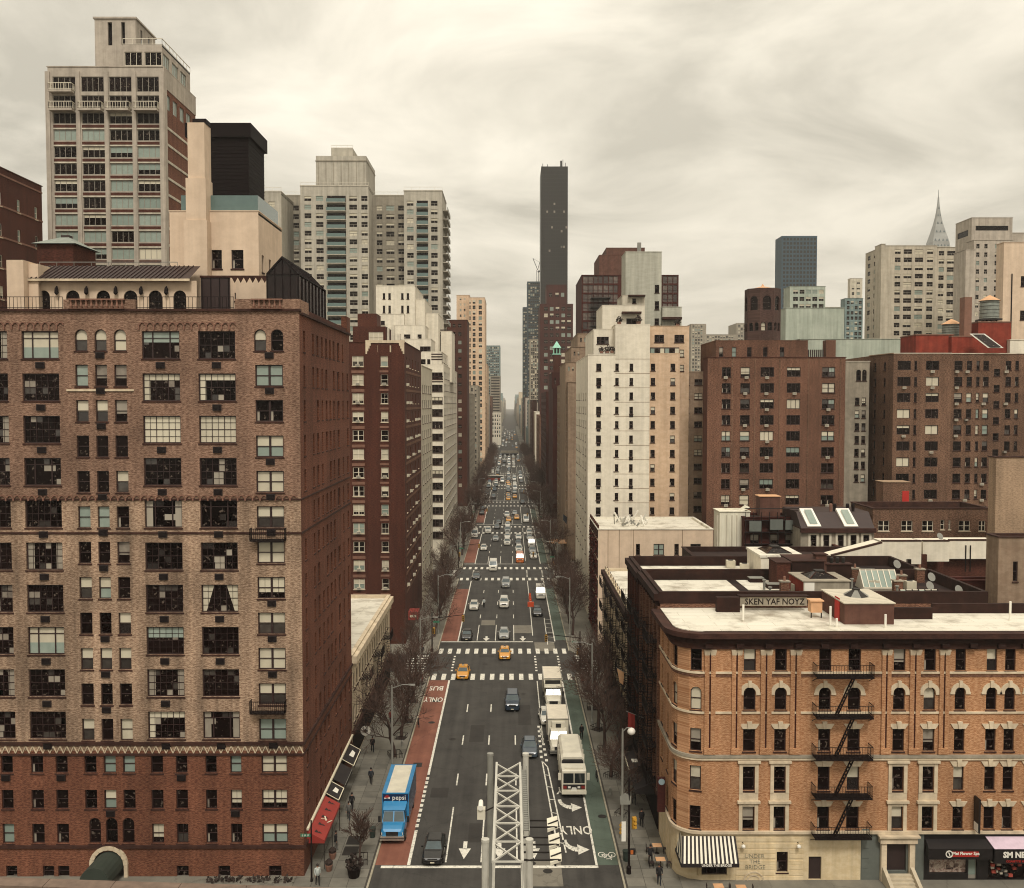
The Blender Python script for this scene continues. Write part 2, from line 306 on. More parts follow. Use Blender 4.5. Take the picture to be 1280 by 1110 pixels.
# ------------------------------------------------------------------ windows (shared meshes)
WC = {}
def arc_pts(w, zs, n=8):
    r = w / 2
    return [(r * math.cos(math.pi * k / n), zs + r * math.sin(math.pi * k / n)) for k in range(n + 1)]
def win_mesh(kind, w, h, var, frame):
    """frame mesh and pane mesh; local -Y looks out, origin at the sill's middle"""
    key = (kind, round(w, 2), round(h, 2), var, frame)
    if key in WC: return WC[key]
    F, G = MB(), MB(); t = .07 if w < 1.7 else .09; y0, y1 = -.05, .05
    def fr(x0, x1, z0, z1): F.box(x0, x1, y0, y1, z0, z1, frame)
    def gl(x0, x1, z0, z1, m, y=0.0): G.poly([(x0, y, z0), (x1, y, z0), (x1, y, z1), (x0, y, z1)], m)
    hw = w / 2
    if kind == 'tiny':
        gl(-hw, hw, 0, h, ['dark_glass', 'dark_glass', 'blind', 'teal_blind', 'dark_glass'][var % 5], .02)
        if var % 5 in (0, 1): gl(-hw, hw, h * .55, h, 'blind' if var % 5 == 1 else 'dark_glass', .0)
        fr(-hw, hw, h * .48, h * .53); fr(-.04, .04, 0, h * .48); fr(-hw, hw, -.1, .0)
    elif kind in ('dh', 'pair', 'arch', 'trio', 'slit'):
        n = {'pair': 2, 'trio': 3}.get(kind, 1)
        ww = w / n
        for k in range(n):
            c = -hw + ww * (k + .5); a, b = c - ww / 2, c + ww / 2
            fr(a, a + t, 0, h if kind != 'arch' else h - ww / 2); fr(b - t, b, 0, h if kind != 'arch' else h - ww / 2)
            fr(a + t, b - t, 0, t)
            if kind != 'arch': fr(a + t, b - t, h - t, h)
            fr(a + t, b - t, h * .5 - .035, h * .5 + .035)
            rv = random.Random(var * 31 + k * (17 if var % 3 == 0 else 0))
            v = var % 7
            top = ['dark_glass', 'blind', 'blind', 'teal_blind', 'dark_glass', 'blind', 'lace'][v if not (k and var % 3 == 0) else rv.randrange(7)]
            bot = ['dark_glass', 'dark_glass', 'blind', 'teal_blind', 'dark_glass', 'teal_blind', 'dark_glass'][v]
            if top == 'dark_glass' and rv.random() < .35: top = 'painted_reflection_glass'
            if bot == 'dark_glass' and rv.random() < .3: bot = 'painted_reflection_glass'
            if var % 7 == 4: gl(a + t, a + t + (ww - 2 * t) * rv.uniform(.15, .35), t, h * .5, 'lace', .011)
            if var > 6 and kind != 'arch': F.box(c - .012, c + .012, -.02, .02, t, h - t, frame)
            if var % 7 in (1, 6): gl(a + t, b - t, h * .5 * (1 - rv.uniform(.0, .6)), h * .5, top, .012)
            if kind == 'arch':
                pts = arc_pts(w - .06, h - ww / 2); zs = h - ww / 2
                G.poly([(a + t, .0, h * .5), (b - t, .0, h * .5), ] + [(x, 0, z) for x, z in arc_pts(w - 2 * t, zs)], top)
                op, ip = arc_pts(w, zs), arc_pts(w - 2 * t, zs)
                for i in range(len(op) - 1):
                    F.raw([(op[i][0], y0, op[i][1]), (op[i + 1][0], y0, op[i + 1][1]), (ip[i + 1][0], y0, ip[i + 1][1]), (ip[i][0], y0, ip[i][1]), (ip[i + 1][0], y1, ip[i + 1][1]), (ip[i][0], y1, ip[i][1])], [(0, 3, 2, 1), (3, 5, 4, 2)], frame)
            else:
                gl(a + t, b - t, h * .5, h - t, top)
            gl(a + t, b - t, t, h * .5, bot, .02)
        if n > 1:
            for k in range(1, n): F.box(-hw + ww * k - .06, -hw + ww * k + .06, y0 - .03, y1, 0, h, frame)
    elif kind in ('grid', 'big3'):
        fr(-hw, -hw + t, 0, h); fr(hw - t, hw, 0, h); fr(-hw + t, hw - t, 0, t); fr(-hw + t, hw - t, h - t, h)
        if kind == 'grid':
            nx, nz = 6, 4
            for i in range(1, nx):
                q = .05 if i in (2, 4) else .022; x = -hw + w * i / nx; F.box(x - q / 2, x + q / 2, -.03, .03, t, h - t, frame)
            for j in range(1, nz):
                q = .05 if j == 2 else .022; z = h * j / nz; F.box(-hw + t, hw - t, -.028, .028, z - q / 2, z + q / 2, frame)
        else:
            for x in (-hw + w * .27, hw - w * .27): F.box(x - .05, x + .05, y0, y1, t, h - t, frame)
            F.box(-hw + t, hw - t, -.045, .045, h * .74, h * .74 + .06, frame)
        v = var % 8
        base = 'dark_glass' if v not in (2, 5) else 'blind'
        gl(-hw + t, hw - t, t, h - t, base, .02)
        rv = random.Random(var * 13 + int(w * 100))
        for _ in range(3 if v not in (2, 5) else 0):
            i_, j_ = rv.randrange(6), rv.randrange(4); gl(-hw + w * i_ / 6 + .03, -hw + w * (i_ + rv.choice((1, 1, 2)) * (i_ < 5) + (i_ == 5)) / 6 - .03, h * j_ / 4 + .04, h * (j_ + 1) / 4 - .04, rv.choice(('painted_reflection_glass', 'painted_reflection_glass', 'lace')), .016)
        if v == 1: gl(-hw + t, hw - t, h * .75, h - t, 'blind', .012); gl(-hw + t, -hw + w * .18, t, h * .75, 'blind', .012)
        if v == 3: gl(-hw + t, -hw + w * .2, t, h - t, 'lace', .012); gl(hw - w * .2, hw - t, t, h - t, 'lace', .012)
        if v == 4: gl(-hw + t, hw - t, h * .6, h - t, 'teal_blind', .012)
        if v == 5: gl(-hw + t, hw - t, t, h * .42, 'teal_blind', .012)
        if v == 6: G.poly([(-hw + t, .012, t), (-hw + w * .12, .012, t), (-hw + w * .33, .012, h - t), (-hw + t, .012, h - t)], 'blind'); G.poly([(hw - w * .12, .012, t), (hw - t, .012, t), (hw - t, .012, h - t), (hw - w * .33, .012, h - t)], 'blind')
        if v == 7: gl(-hw + w * .36, -hw + w * .62, t, h * .5, 'lace', .012)
    elif kind == 'band':      # strip of panes side by side
        n = max(2, round(w / .95))
        fr(-hw, -hw + t, 0, h); fr(hw - t, hw, 0, h); fr(-hw + t, hw - t, 0, t); fr(-hw + t, hw - t, h - t, h)
        for k in range(1, n): x = -hw + w * k / n; F.box(x - .035, x + .035, -.04, .04, t, h - t, frame)
        v = var % 6
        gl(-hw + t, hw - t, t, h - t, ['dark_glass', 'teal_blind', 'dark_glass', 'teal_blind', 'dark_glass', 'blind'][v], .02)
        if v == 2: gl(-hw + t, hw - t, h * .45, h - t, 'teal_blind', .012)
        if v == 4: gl(-hw + t, hw - t, h * .7, h - t, 'blind', .012)
    elif kind == 'smoke':
        gl(-hw, hw, 0, h, 'smoke_glass', .0)
        fr(-hw, hw, h * .3, h * .3 + .12)
    elif kind == 'louvre':
        gl(-hw, hw, 0, h, 'dark_glass', .03)
        fr(-hw, hw, 0, .04)
    if kind in ('dh', 'pair', 'trio', 'arch', 'grid', 'big3', 'slit'):
        F.box(-hw - .08, hw + .08, -.27, .0, -.13, -.003, {'brown_frame': 'brownstone_trim', 'white_frame': 'limestone'}.get(frame, frame))
    r = (F.mesh('window'), G.mesh('pane'))
    WC[key] = r; return r
def merge_meshes(key, meshes):
    if ('m',) + key in WC: return WC[('m',) + key]
    b = MB()
    for me in meshes:
        names = [m.name for m in me.materials]
        off = len(b.v); b.v.extend([tuple(v.co) for v in me.vertices])
        for p in me.polygons: b.f.append(tuple(off + i for i in p.vertices)); b.m.append(b.mi(names[p.material_index]))
    WC[('m',) + key] = b.mesh('window'); return WC[('m',) + key]

# ------------------------------------------------------------------ buildings
class Bld:
    def __init__(s, name, label, cat='building', loc=(0, 0, 0), group=None):
        s.root = thing(name, label, cat, loc, 0, group); s.o = Vector(loc); s.w = MB(); s.t = MB(); s.nwin = 0; s.far = MB()
    def face(s, O, r, width, z0, z1, mat, holes=(), depth=.16, frame='brown_frame', detail=1, zones=()):
        """one facade: O = its left end seen from outside, r = turn (0 faces the tram). holes: (u centre, w, z, h, kind[, var]).
        detail 2: window > pane objects, 1: one mesh per window, 0: all windows of the face in one part"""
        ux, uy = math.cos(r), math.sin(r); nx, ny = math.sin(r), -math.cos(r)
        ox, oy = O[0] - s.o.x, O[1] - s.o.y
        P = lambda u, z, d=0: (ox + ux * u - nx * d, oy + uy * u - ny * d, z - s.o.z)
        hs = [(h[0] - h[1] / 2, h[0] + h[1] / 2, h[2], h[2] + h[3]) for h in holes]
        zb = sorted({z0, z1, *[round(min(max(v, z0), z1), 4) for h in hs for v in h[2:]], *[z for z, _ in zones]})
        zmat = lambda z: next((m for zz, m in sorted(zones, reverse=True) if z >= zz), mat)
        for a, b in zip(zb[:-1], zb[1:]):
            if b - a < 1e-4: continue
            zc = (a + b) / 2
            cuts = sorted((max(h[0], 0), min(h[1], width)) for h in hs if h[2] < zc < h[3])
            u = 0
            for c0, c1 in cuts + [(width, width)]:
                if c0 - u > 1e-4: s.w.poly([P(u, a), P(c0, a), P(c0, b), P(u, b)], zmat(zc))
                u = max(u, c1)
        for h, q in zip(holes, hs):
            u0, u1, a, b = q; d = depth; m = zmat((a + b) / 2)
            if detail >= 0:
                s.w.poly([P(u0, a), P(u0, a, d), P(u0, b, d), P(u0, b)], m); s.w.poly([P(u1, a, d), P(u1, a), P(u1, b), P(u1, b, d)], m)
                s.w.poly([P(u0, a), P(u1, a), P(u1, a, d), P(u0, a, d)], m); s.w.poly([P(u0, b, d), P(u1, b, d), P(u1, b), P(u0, b)], m)
            kind = h[4]; var = h[5] if len(h) > 5 else random.choice((0, 0, 0, 4, 4, 7, 11, 0, 1, 8, 2, 6, 5, 3, 14, 21))
            if kind == 'arch':
                uc = (u0 + u1) / 2; pts = arc_pts(u1 - u0, b - (u1 - u0) / 2)
                half = len(pts) // 2
                s.w.poly([P(u1, b)] + [P(uc + x, z) for x, z in reversed(pts[:half + 1])][::1], m)
                s.w.poly([P(u0, b)] + [P(uc + x, z) for x, z in reversed(pts[half:])], m)
                for i in range(len(pts) - 1):
                    s.w.poly([P(uc + pts[i][0], pts[i][1]), P(uc + pts[i][0], pts[i][1], d), P(uc + pts[i + 1][0], pts[i + 1][1], d), P(uc + pts[i + 1][0], pts[i + 1][1])], m)
            if kind is None: continue
            fm, gm = win_mesh(kind, h[1], h[3], var, frame)
            loc = P(h[0], h[2], d)
            if detail == 2:
                o = put('window', fm, s.root, loc, r); put('pane', gm, o)
            elif detail == 1:
                key = (kind, round(h[1], 2), round(h[3], 2), var % 40, frame)
                put('window', merge_meshes(key, (fm, gm)), s.root, loc, r)
            else:
                M = Matrix.Translation(loc) @ Matrix.Rotation(r, 4, 'Z')
                for me in (fm, gm):
                    names = [x.name for x in me.materials]; off = len(s.far.v)
                    s.far.v.extend([tuple(M @ v.co) for v in me.vertices])
                    for p in me.polygons: s.far.f.append(tuple(off + i for i in p.vertices)); s.far.m.append(s.far.mi(names[p.material_index]))
            s.nwin += 1
        return P
    def parts(s, name, mb, parent=None):
        """every primitive of the builder as a part of its own"""
        for a, b, f0, f1 in mb.runs():
            q = MB(); q.v = mb.v[a:b]; q.f = [tuple(i - a for i in f) for f in mb.f[f0:f1]]; q.mats = list(mb.mats); q.m = mb.m[f0:f1]
            q.build(name, parent or s.root)
    def part(s, name, mb, smooth=False): return mb.build(name, s.root, smooth=smooth)
    def lb(s, mb, x0, x1, y0, y1, z0, z1, m):      # box in world coordinates
        return mb.box(x0 - s.o.x, x1 - s.o.x, y0 - s.o.y, y1 - s.o.y, z0 - s.o.z, z1 - s.o.z, m)
    def pbox(s, name, x0, x1, y0, y1, z0, z1, m, parent=None):
        return s.lb(MB(), x0, x1, y0, y1, z0, z1, m).build(name, parent or s.root)
    def finish(s):
        if s.w.f: s.w.build('wall', s.root)
        if s.far.f: tag(s.far.build('window_band', s.root), kind='stuff')
        return s.root
def grid(cols, rows, kind='dh', var=None):
    return [(u, w, z, h, kind) + (() if var is None else (var,)) for (u, w) in cols for (z, h) in rows]
def block(name, label, x0, x1, y0, y1, z1, mat, front=(), left=(), right=(), roof='roof_tar', parapet=.9, cat='building', detail=1, frame='brown_frame', depth=.16, group=None, coping=None, z0=0.0, finish=True, rmat=None, lmat=None, cop=.12):
    """plain block: front faces the tram, 'left' faces -X, 'right' faces +X; hole lists as for Bld.face (u runs left to right seen from outside)"""
    b = Bld(name, label, cat, ((x0 + x1) / 2, y0, z0), group)
    b.face((x0, y0), 0, x1 - x0, z0, z1, mat, front, depth, frame, detail)
    b.face((x1, y0), R(90), y1 - y0, z0, z1, rmat or mat, right, depth, frame, detail)
    b.face((x0, y1), R(-90), y1 - y0, z0, z1, lmat or mat, left, depth, frame, detail)
    b.face((x1, y1), R(180), x1 - x0, z0, z1, mat, (), depth, frame, detail)
    rf = MB(); t = .35
    b.lb(rf, x0 + t, x1 - t, y0 + t, y1 - t, z1 - parapet - .3, z1 - parapet, roof)
    b.part('roof', rf)
    c = MB(); m = coping or mat; e = cop
    for q in ((x0 - e, x1 + e, y0 - e, y0 + t), (x0 - e, x1 + e, y1 - t, y1 + e), (x0 - e, x0 + t, y0 + t, y1 - t), (x1 - t, x1 + e, y0 + t, y1 - t)):
        b.lb(c, *q, z1, z1 + .12, m)
    for q in ((x0 + t - .02, x1 - t + .02, y0 + t - .02, y0 + t), (x0 + t, x1 - t, y1 - t, y1 - t + .02), (x0 + t - .02, x0 + t, y0 + t, y1 - t), (x1 - t, x1 - t + .02, y0 + t, y1 - t)):
        b.lb(c, *q, z1 - parapet - .2, z1, m)
    b.part('parapet', c)
    if finish: b.finish()
    return b
# ------------------------------------------------------------------ ground, avenue, pavements
KL, KR = -11.9, 9.55                      # kerb lines of the avenue
BL, BR = -17.4, 13.8                     # building lines
YC = [68.0 + 78.5 * i for i in range(22)]   # cross streets
TUN = (742.0, 800.0, -7.6, 6.4)          # underpass ramp: y0, y1, x0, x1
def asphalt(name, a, b, track=False):
    m, t, p = newmat(name)
    g = N(t, 'ShaderNodeNewGeometry')
    n = N(t, 'ShaderNodeTexNoise', inp={'Scale': .35, 'Detail': 8, 'Roughness': .65}); L(t, g.outputs['Position'], n.inputs['Vector'])
    v = N(t, 'ShaderNodeVectorMath', operation='MULTIPLY'); L(t, g.outputs['Position'], v.inputs[0]); v.inputs[1].default_value = (1.3, .035, 1)
    n2 = N(t, 'ShaderNodeTexNoise', inp={'Scale': 1.0, 'Detail': 4}); L(t, v.outputs[0], n2.inputs['Vector'])
    n3 = N(t, 'ShaderNodeTexNoise', inp={'Scale': 14, 'Detail': 2}); L(t, g.outputs['Position'], n3.inputs['Vector'])
    s1 = N(t, 'ShaderNodeMath', operation='MULTIPLY_ADD'); L(t, n2.outputs[0], s1.inputs[0]); s1.inputs[1].default_value = .8 if track else .3; L(t, n.outputs[0], s1.inputs[2])
    s2 = N(t, 'ShaderNodeMath', operation='MULTIPLY_ADD'); L(t, n3.outputs[0], s2.inputs[0]); s2.inputs[1].default_value = .25; L(t, s1.outputs[0], s2.inputs[2])
    r = N(t, 'ShaderNodeMapRange', inp={1: .6 if track else .45, 2: 1.3 if track else .95}); L(t, s2.outputs[0], r.inputs[0])
    mx = N(t, 'ShaderNodeMix', data_type='RGBA'); L(t, r.outputs[0], mx.inputs[0]); mx.inputs[6].default_value = lin(a); mx.inputs[7].default_value = lin(b)
    # cracks and tar seams
    vo = N(t, 'ShaderNodeTexVoronoi', feature='DISTANCE_TO_EDGE', inp={'Scale': .16}); 
    wv = N(t, 'ShaderNodeVectorMath', operation='ADD'); L(t, g.outputs['Position'], wv.inputs[0]); sn = N(t, 'ShaderNodeVectorMath', operation='SCALE'); sn.inputs['Scale'].default_value = 2.5
    L(t, n.outputs['Color'], sn.inputs[0]); L(t, sn.outputs[0], wv.inputs[1]); L(t, wv.outputs[0], vo.inputs['Vector'])
    cr = N(t, 'ShaderNodeMapRange', inp={1: 0, 2: .012, 3: .72, 4: 1}); L(t, vo.outputs[0], cr.inputs[0])
    sc = N(t, 'ShaderNodeVectorMath', operation='SCALE'); L(t, mx.outputs[2], sc.inputs[0]); L(t, cr.outputs[0], sc.inputs['Scale'])
    L(t, sc.outputs[0], p.inputs['Base Color']); p.inputs['Roughness'].default_value = .78; p.inputs['Specular IOR Level'].default_value = .35
    bp = N(t, 'ShaderNodeBump', inp={'Strength': .15, 'Distance': .02}); L(t, n3.outputs[0], bp.inputs['Height']); L(t, bp.outputs[0], p.inputs['Normal'])
    return m
asphalt('asphalt', '#272422', '#494641', True)
asphalt('asphalt_side', '#2a2724', '#423f3a')
asphalt('bus_red', '#653a2d', '#8b5a48', True)
asphalt('bike_green', '#3e463d', '#5c685b', True)
asphalt('paving', '#5f5b52', '#7e796d')
asphalt('paving_joint', '#35312c', '#45413a')
plain('kerb_stone', '#9b937f', .8, var=.2)
def wornpaint(name, col):
    m = plain(name, col, .7, var=.15, scale=3.5, detail=8); t = m.node_tree; p = t.nodes['Principled BSDF']; src = p.inputs['Base Color'].links[0].from_socket
    g = N(t, 'ShaderNodeNewGeometry'); n = N(t, 'ShaderNodeTexNoise', inp={'Scale': 2.6, 'Detail': 10, 'Roughness': .75}); L(t, g.outputs['Position'], n.inputs['Vector'])
    r = N(t, 'ShaderNodeMapRange', inp={1: .52, 2: .66}); L(t, n.outputs[0], r.inputs[0]); mx = N(t, 'ShaderNodeMix', data_type='RGBA'); L(t, r.outputs[0], mx.inputs[0]); L(t, src, mx.inputs[6]); mx.inputs[7].default_value = lin('#5e5a52'); L(t, mx.outputs[2], p.inputs['Base Color'])
wornpaint('paint_white', '#dcd7c8')
plain('paint_worn', '#aaa594', .7, var=.35, scale=3.0, detail=8)
plain('city_ground', '#3b3630', .9, var=.2, scale=.05)
def slabmat():
    m, t, p = newmat('paving_slab')
    oi = N(t, 'ShaderNodeObjectInfo'); g = N(t, 'ShaderNodeNewGeometry')
    n = N(t, 'ShaderNodeTexNoise', inp={'Scale': .8, 'Detail': 7, 'Roughness': .65}); L(t, g.outputs['Position'], n.inputs['Vector'])
    ad = N(t, 'ShaderNodeMath', operation='MULTIPLY_ADD'); L(t, oi.outputs['Random'], ad.inputs[0]); ad.inputs[1].default_value = .45; L(t, n.outputs[0], ad.inputs[2])
    r = N(t, 'ShaderNodeMapRange', inp={1: .35, 2: 1.1}); L(t, ad.outputs[0], r.inputs[0])
    mx = N(t, 'ShaderNodeMix', data_type='RGBA'); L(t, r.outputs[0], mx.inputs[0]); mx.inputs[6].default_value = lin('#55524a'); mx.inputs[7].default_value = lin('#7d786c')
    L(t, mx.outputs[2], p.inputs['Base Color']); p.inputs['Roughness'].default_value = .8
slabmat()
def sheet_with_hole(mb, x0, x1, y0, y1, z, m, hole):
    hy0, hy1, hx0, hx1 = hole
    for a, b, c, d in ((x0, x1, y0, hy0), (x0, hx0, hy0, hy1), (hx1, x1, hy0, hy1), (x0, x1, hy1, y1)):
        mb.poly([(a, c, z), (b, c, z), (b, d, z), (a, d, z)], m)
    return mb
tag(sheet_with_hole(MB(), -4000, 4000, -300, 7000, 0, 'city_ground', TUN).build('ground'), kind='structure')
side = MB()
for y in YC: side.poly([(-320, y - 5.2, .003), (320, y - 5.2, .003), (320, y + 5.2, .003), (-320, y + 5.2, .003)], 'asphalt_side')
tag(side.build('cross_street'), kind='structure')
avenue = tag(sheet_with_hole(MB(), KL, KR, 20, 6900, .007, 'asphalt', TUN).build('avenue'), kind='structure')
# underpass ramp
y0, y1, x0, x1 = TUN
u = MB()
u.poly([(x0, y0, 0), (x1, y0, 0), (x1, y1, -4.6), (x0, y1, -4.6)], 'asphalt')
u.poly([(x0, y0, 0), (x0, y1, -4.6), (x0, y1, .9), (x0, y0, .9)], 'concrete'); u.poly([(x1, y0, 0), (x1, y0, .9), (x1, y1, .9), (x1, y1, -4.6)], 'concrete')
u.poly([(x0 - .3, y0, .9), (x0, y0, .9), (x0, y1, .9), (x0 - .3, y1, .9)], 'concrete'); u.poly([(x1, y0, .9), (x1 + .3, y0, .9), (x1 + .3, y1, .9), (x1, y1, .9)], 'concrete')
u.box(x0, x1, y1 + 6, y1 + 7, -5, 0, 'black_metal'); u.box(x0 - .3, x1 + .3, y1 - .2, y1 + .6, -.9, 1.0, 'concrete'); u.box(-.9, -.3, y1 - .5, y1 + 3, -4.6, -.9, 'concrete')
u.poly([(x0, y1, -4.6), (x1, y1, -4.6), (x1, y1 + 6, -4.7), (x0, y1 + 6, -4.7)], 'asphalt'); u.box(x0, x1, y1 + .6, y1 + 6, -.6, -.02, 'concrete')
tag(u.build('underpass_ramp'), kind='structure')

SLAB = MB().box(-.73, .73, -.73, .73, 0, .05, 'paving_slab').mesh('paving_slab')
for i in range(len(YC) - 1):
    a, b = YC[i] + 5.2, YC[i + 1] - 5.2
    for sx, k, far in ((-1, KL, -330), (1, KR, 330)):
        c = 2.2
        p = [(k, a + c), (k, b - c), (k + sx * c * .3, b - c * .3), (k + sx * c, b), (far, b), (far, a), (k + sx * c, a), (k + sx * c * .3, a + c * .3)]
        if sx < 0: p = p
        area = sum(p[j][0] * p[(j + 1) % 8][1] - p[(j + 1) % 8][0] * p[j][1] for j in range(8))
        if area < 0: p = p[::-1]
        pv = tag(MB().prism(p, .0, .125 if i == 0 else .14, 'paving' if i else 'paving_joint', bottom=False).build('pavement'), kind='structure')
        ke = MB().box(min(k, k - sx * .16), max(k, k - sx * .16), a + c, b - c, .0, .15, 'kerb_stone')
        ke.build('kerb', pv)
        if i == 0:
            xs = [KL - .9 - 1.5 * j for j in range(4)] if sx < 0 else [KR + .9 + 1.5 * j for j in range(3)]
            for x in xs:
                for j in range(23): put('paving_slab', SLAB, pv, (x, 75.5 + 1.5 * j, .1))
            q = MB().box(xs[-1] - .75 if sx < 0 else xs[0] - .75, xs[0] + .75 if sx < 0 else xs[-1] + .75, 109.3, b - .1, .1, .14, 'paving')
            q.build('paving_field', pv)
            q = MB().box(far if sx < 0 else xs[-1] + .76, xs[-1] - .76 if sx < 0 else far, a + .1, b - .1, .1, .139, 'paving'); q.build('paving_field', pv)

# ------------------------------------------------------------------ painted markings on the avenue
Z1, Z2 = .011, .015
def flat(pts, z, m, name): return MB().poly([(x, y, z) for x, y in pts], m).build(name, avenue)
def strip(x0, x1, y0, y1, m='paint_white', name='lane_line', z=Z2): return flat([(x0, y0), (x1, y0), (x1, y1), (x0, y1)], z, m, name)
for a, b in ((81.7, 137.4), (160.5, 206), (240.5, 282), (322, 362)): strip(KL + .08, -8.95, a, b, 'bus_red', 'bus_lane', Z1)
for a, b in ((81.7, 137.4), (161, 207), (240.5, 285), (320, 364)): strip(7.6, KR - .08, a, b, 'bike_green', 'bike_lane', Z1)
DASH = MB().poly([(-.075, -1.6, 0), (.075, -1.6, 0), (.075, 1.6, 0), (-.075, 1.6, 0)], 'paint_white').mesh('lane_dash')
DOT = MB().poly([(-.16, -.35, 0), (.16, -.35, 0), (.16, .35, 0), (-.16, .35, 0)], 'paint_white').mesh('lane_dot')
STR = MB().poly([(-.32, -1.55, 0), (.32, -1.55, 0), (.32, 1.55, 0), (-.32, 1.55, 0)], 'paint_white').mesh('crosswalk_stripe')
LANES = (-5.65, -2.55, .58)
for i in range(9):
    a, b = YC[i] + 13.7, YC[i + 1] - 9.5
    if i > 6: continue
    for x in LANES:
        y = a + 19
        while y < b - 2: put('lane_dash', DASH, avenue, (x, y, Z2)); y += 12
    for x in LANES: strip(x - .07, x + .07, a + .5, a + 12)
    strip(-8.95, -8.75, a, b, z=Z2) if i else None
    strip(3.78, 3.92, a + (30 if i == 0 else 4), b)
    strip(7.38, 7.58, a, b)
    strip(KL + .3 if i else -11.2, 3.8 if i else 7.6, a - .55, a - .1, name='stop_line')
strip(-8.98, -8.7, 81.7, 88.5); strip(-8.98, -8.72, 102, 137.4)
for k in range(11): put('lane_dot', DOT, avenue, (-8.85, 89.5 + 1.15 * k, Z2))
# crosswalk stripes north and south of each street
for i in range(1, 9):
    for s_ in (-1, 1):
        y = YC[i] + s_ * 7.3
        x = KL + .7
        while x < KR - .3: put('crosswalk_stripe', STR, avenue, (x, y, Z2)); x += 1.42
    for x in (-8.8, 3.9, 7.5):
        if i > 3: break
        for k in range(6): put('lane_dot', DOT, avenue, (x, YC[i] - 4 + 1.6 * k, Z2))
# crosswalks over the cross streets
for i in (1, 2):
    for x in (KL - 2.6, KR + 2.2):
        for k in range(7):
            o = put('crosswalk_stripe', STR, avenue, (x, YC[i] - 4.4 + 1.45 * k, Z2), R(90))
# buffer beside the turn lane: two converging lines and rungs
def line(a, b, w=.14):
    a, b = Vector(a + (0,)), Vector(b + (0,)); d = (b - a).normalized(); n = Vector((-d.y, d.x, 0)) * w / 2
    flat([(a - n).xy, (b - n).xy, (b + n).xy, (a + n).xy], Z2, 'paint_white', 'lane_line')
line((4.3, 84), (3.55, 106)); line((4.95, 84), (4.1, 104.2)); line((3.55, 106), (4.1, 104.2))
for k in range(6): y = 86 + 3.2 * k; line((4.26 - .034 * (y - 84), y), (4.92 - .042 * (y - 84), y - .2))
for k in range(7): put('lane_dot', DOT, avenue, (3.5, 107.2 + 1.7 * k, Z2)); put('lane_dot', DOT, avenue, (4.05 - .05 * k, 106.2 + 1.7 * k, Z2))
# second block: ladder buffer between the turn lane and the bike lane, kerbed boxes
line((6.2, 158), (6.3, 178)); 
for k in range(6): y = 160 + 3.4 * k; line((6.2, y), (7.4, y - .5))
def arrow(x, y, kind):
    m = MB(); z = Z2
    if kind == 'down':
        m.poly([(-.18, 2.2, 0), (-.18, .7, 0), (.18, .7, 0), (.18, 2.2, 0)], 'paint_white'); m.poly([(-.55, .8, 0), (0, -1.2, 0), (.55, .8, 0)], 'paint_white')
    else:     # bends toward the right-hand kerb
        pts = [(0 + 1.15 * (1 - math.cos(t)), 1.9 - 1.9 * math.sin(t)) for t in [k * math.pi / 2 / 6 for k in range(7)]]
        for (xa, ya), (xb, yb) in zip(pts[:-1], pts[1:]):
            d = Vector((xb - xa, yb - ya)).normalized(); n = Vector((-d.y * .18, d.x * .45))
            m.poly([(xa - n.x, ya - n.y, 0), (xb - n.x, yb - n.y, 0), (xb + n.x, yb + n.y, 0), (xa + n.x, ya + n.y, 0)], 'paint_white')
        m.poly([(1.1, -1.0, 0), (2.15, -.05, 0), (1.1, 1.0, 0)], 'paint_white')
    m.build('lane_arrow', avenue, (x, y, z))
for x in (-4.1, -1.0, 2.1): arrow(x, 84.0, 'down'); arrow(x, 161.5, 'down') if x != -1 else None
for y in (84.6, 93.6): arrow(4.95, y, 'turn')
arrow(-4.1, 242.5, 'down'); arrow(2.1, 242.5, 'down')
UP = (0, 0, R(180))
lettering('ONLY', 1.6, 'paint_white', avenue, (6.15, 88.6, Z2), UP, .02, .72, depth=.004).scale = (.72, 1.55, 1)
lettering('ONLY', 1.6, 'paint_white', avenue, (6.3, 97.8, Z2), UP, .02, .72, depth=.004).scale = (.72, 1.55, 1)
lettering('BUS', 1.5, 'paint_white', avenue, (-10.4, 133.6, Z2 + .002), UP, .02, depth=.004).scale = (.78, 1.9, 1)
lettering('ONLY', 1.5, 'paint_white', avenue, (-10.4, 128.4, Z2 + .002), UP, .02, depth=.004).scale = (.64, 1.9, 1)
# bicycle symbol
bs = MB()
def ring(cx, cy, r, w=.07):
    for k in range(14):
        a, b = k * math.pi / 7, (k + 1) * math.pi / 7
        bs.poly([(cx + (r - w) * math.cos(a), cy + 1.5 * (r - w) * math.sin(a), 0), (cx + r * math.cos(a), cy + 1.5 * r * math.sin(a), 0), (cx + r * math.cos(b), cy + 1.5 * r * math.sin(b), 0), (cx + (r - w) * math.cos(b), cy + 1.5 * (r - w) * math.sin(b), 0)], 'paint_white')
ring(-.45, 0, .33); ring(.45, 0, .33)
for a, b in (((-.45, 0), (-.15, -.8)), ((-.15, -.8), (.35, -.75)), ((.35, -.75), (.0, .1)), ((0, .1), (-.2, -.8)), ((.45, 0), (.3, -1.0)), ((.0, .1), (-.45, 0))):
    d = Vector((b[0] - a[0], b[1] - a[1])).normalized(); n = Vector((-d.y, d.x)) * .05
    bs.poly([(a[0] - n.x, a[1] - n.y, 0), (b[0] - n.x, b[1] - n.y, 0), (b[0] + n.x, b[1] + n.y, 0), (a[0] + n.x, a[1] + n.y, 0)], 'paint_white')
bs.build('bicycle_symbol', avenue, (8.55, 83.6, Z2 + .002))
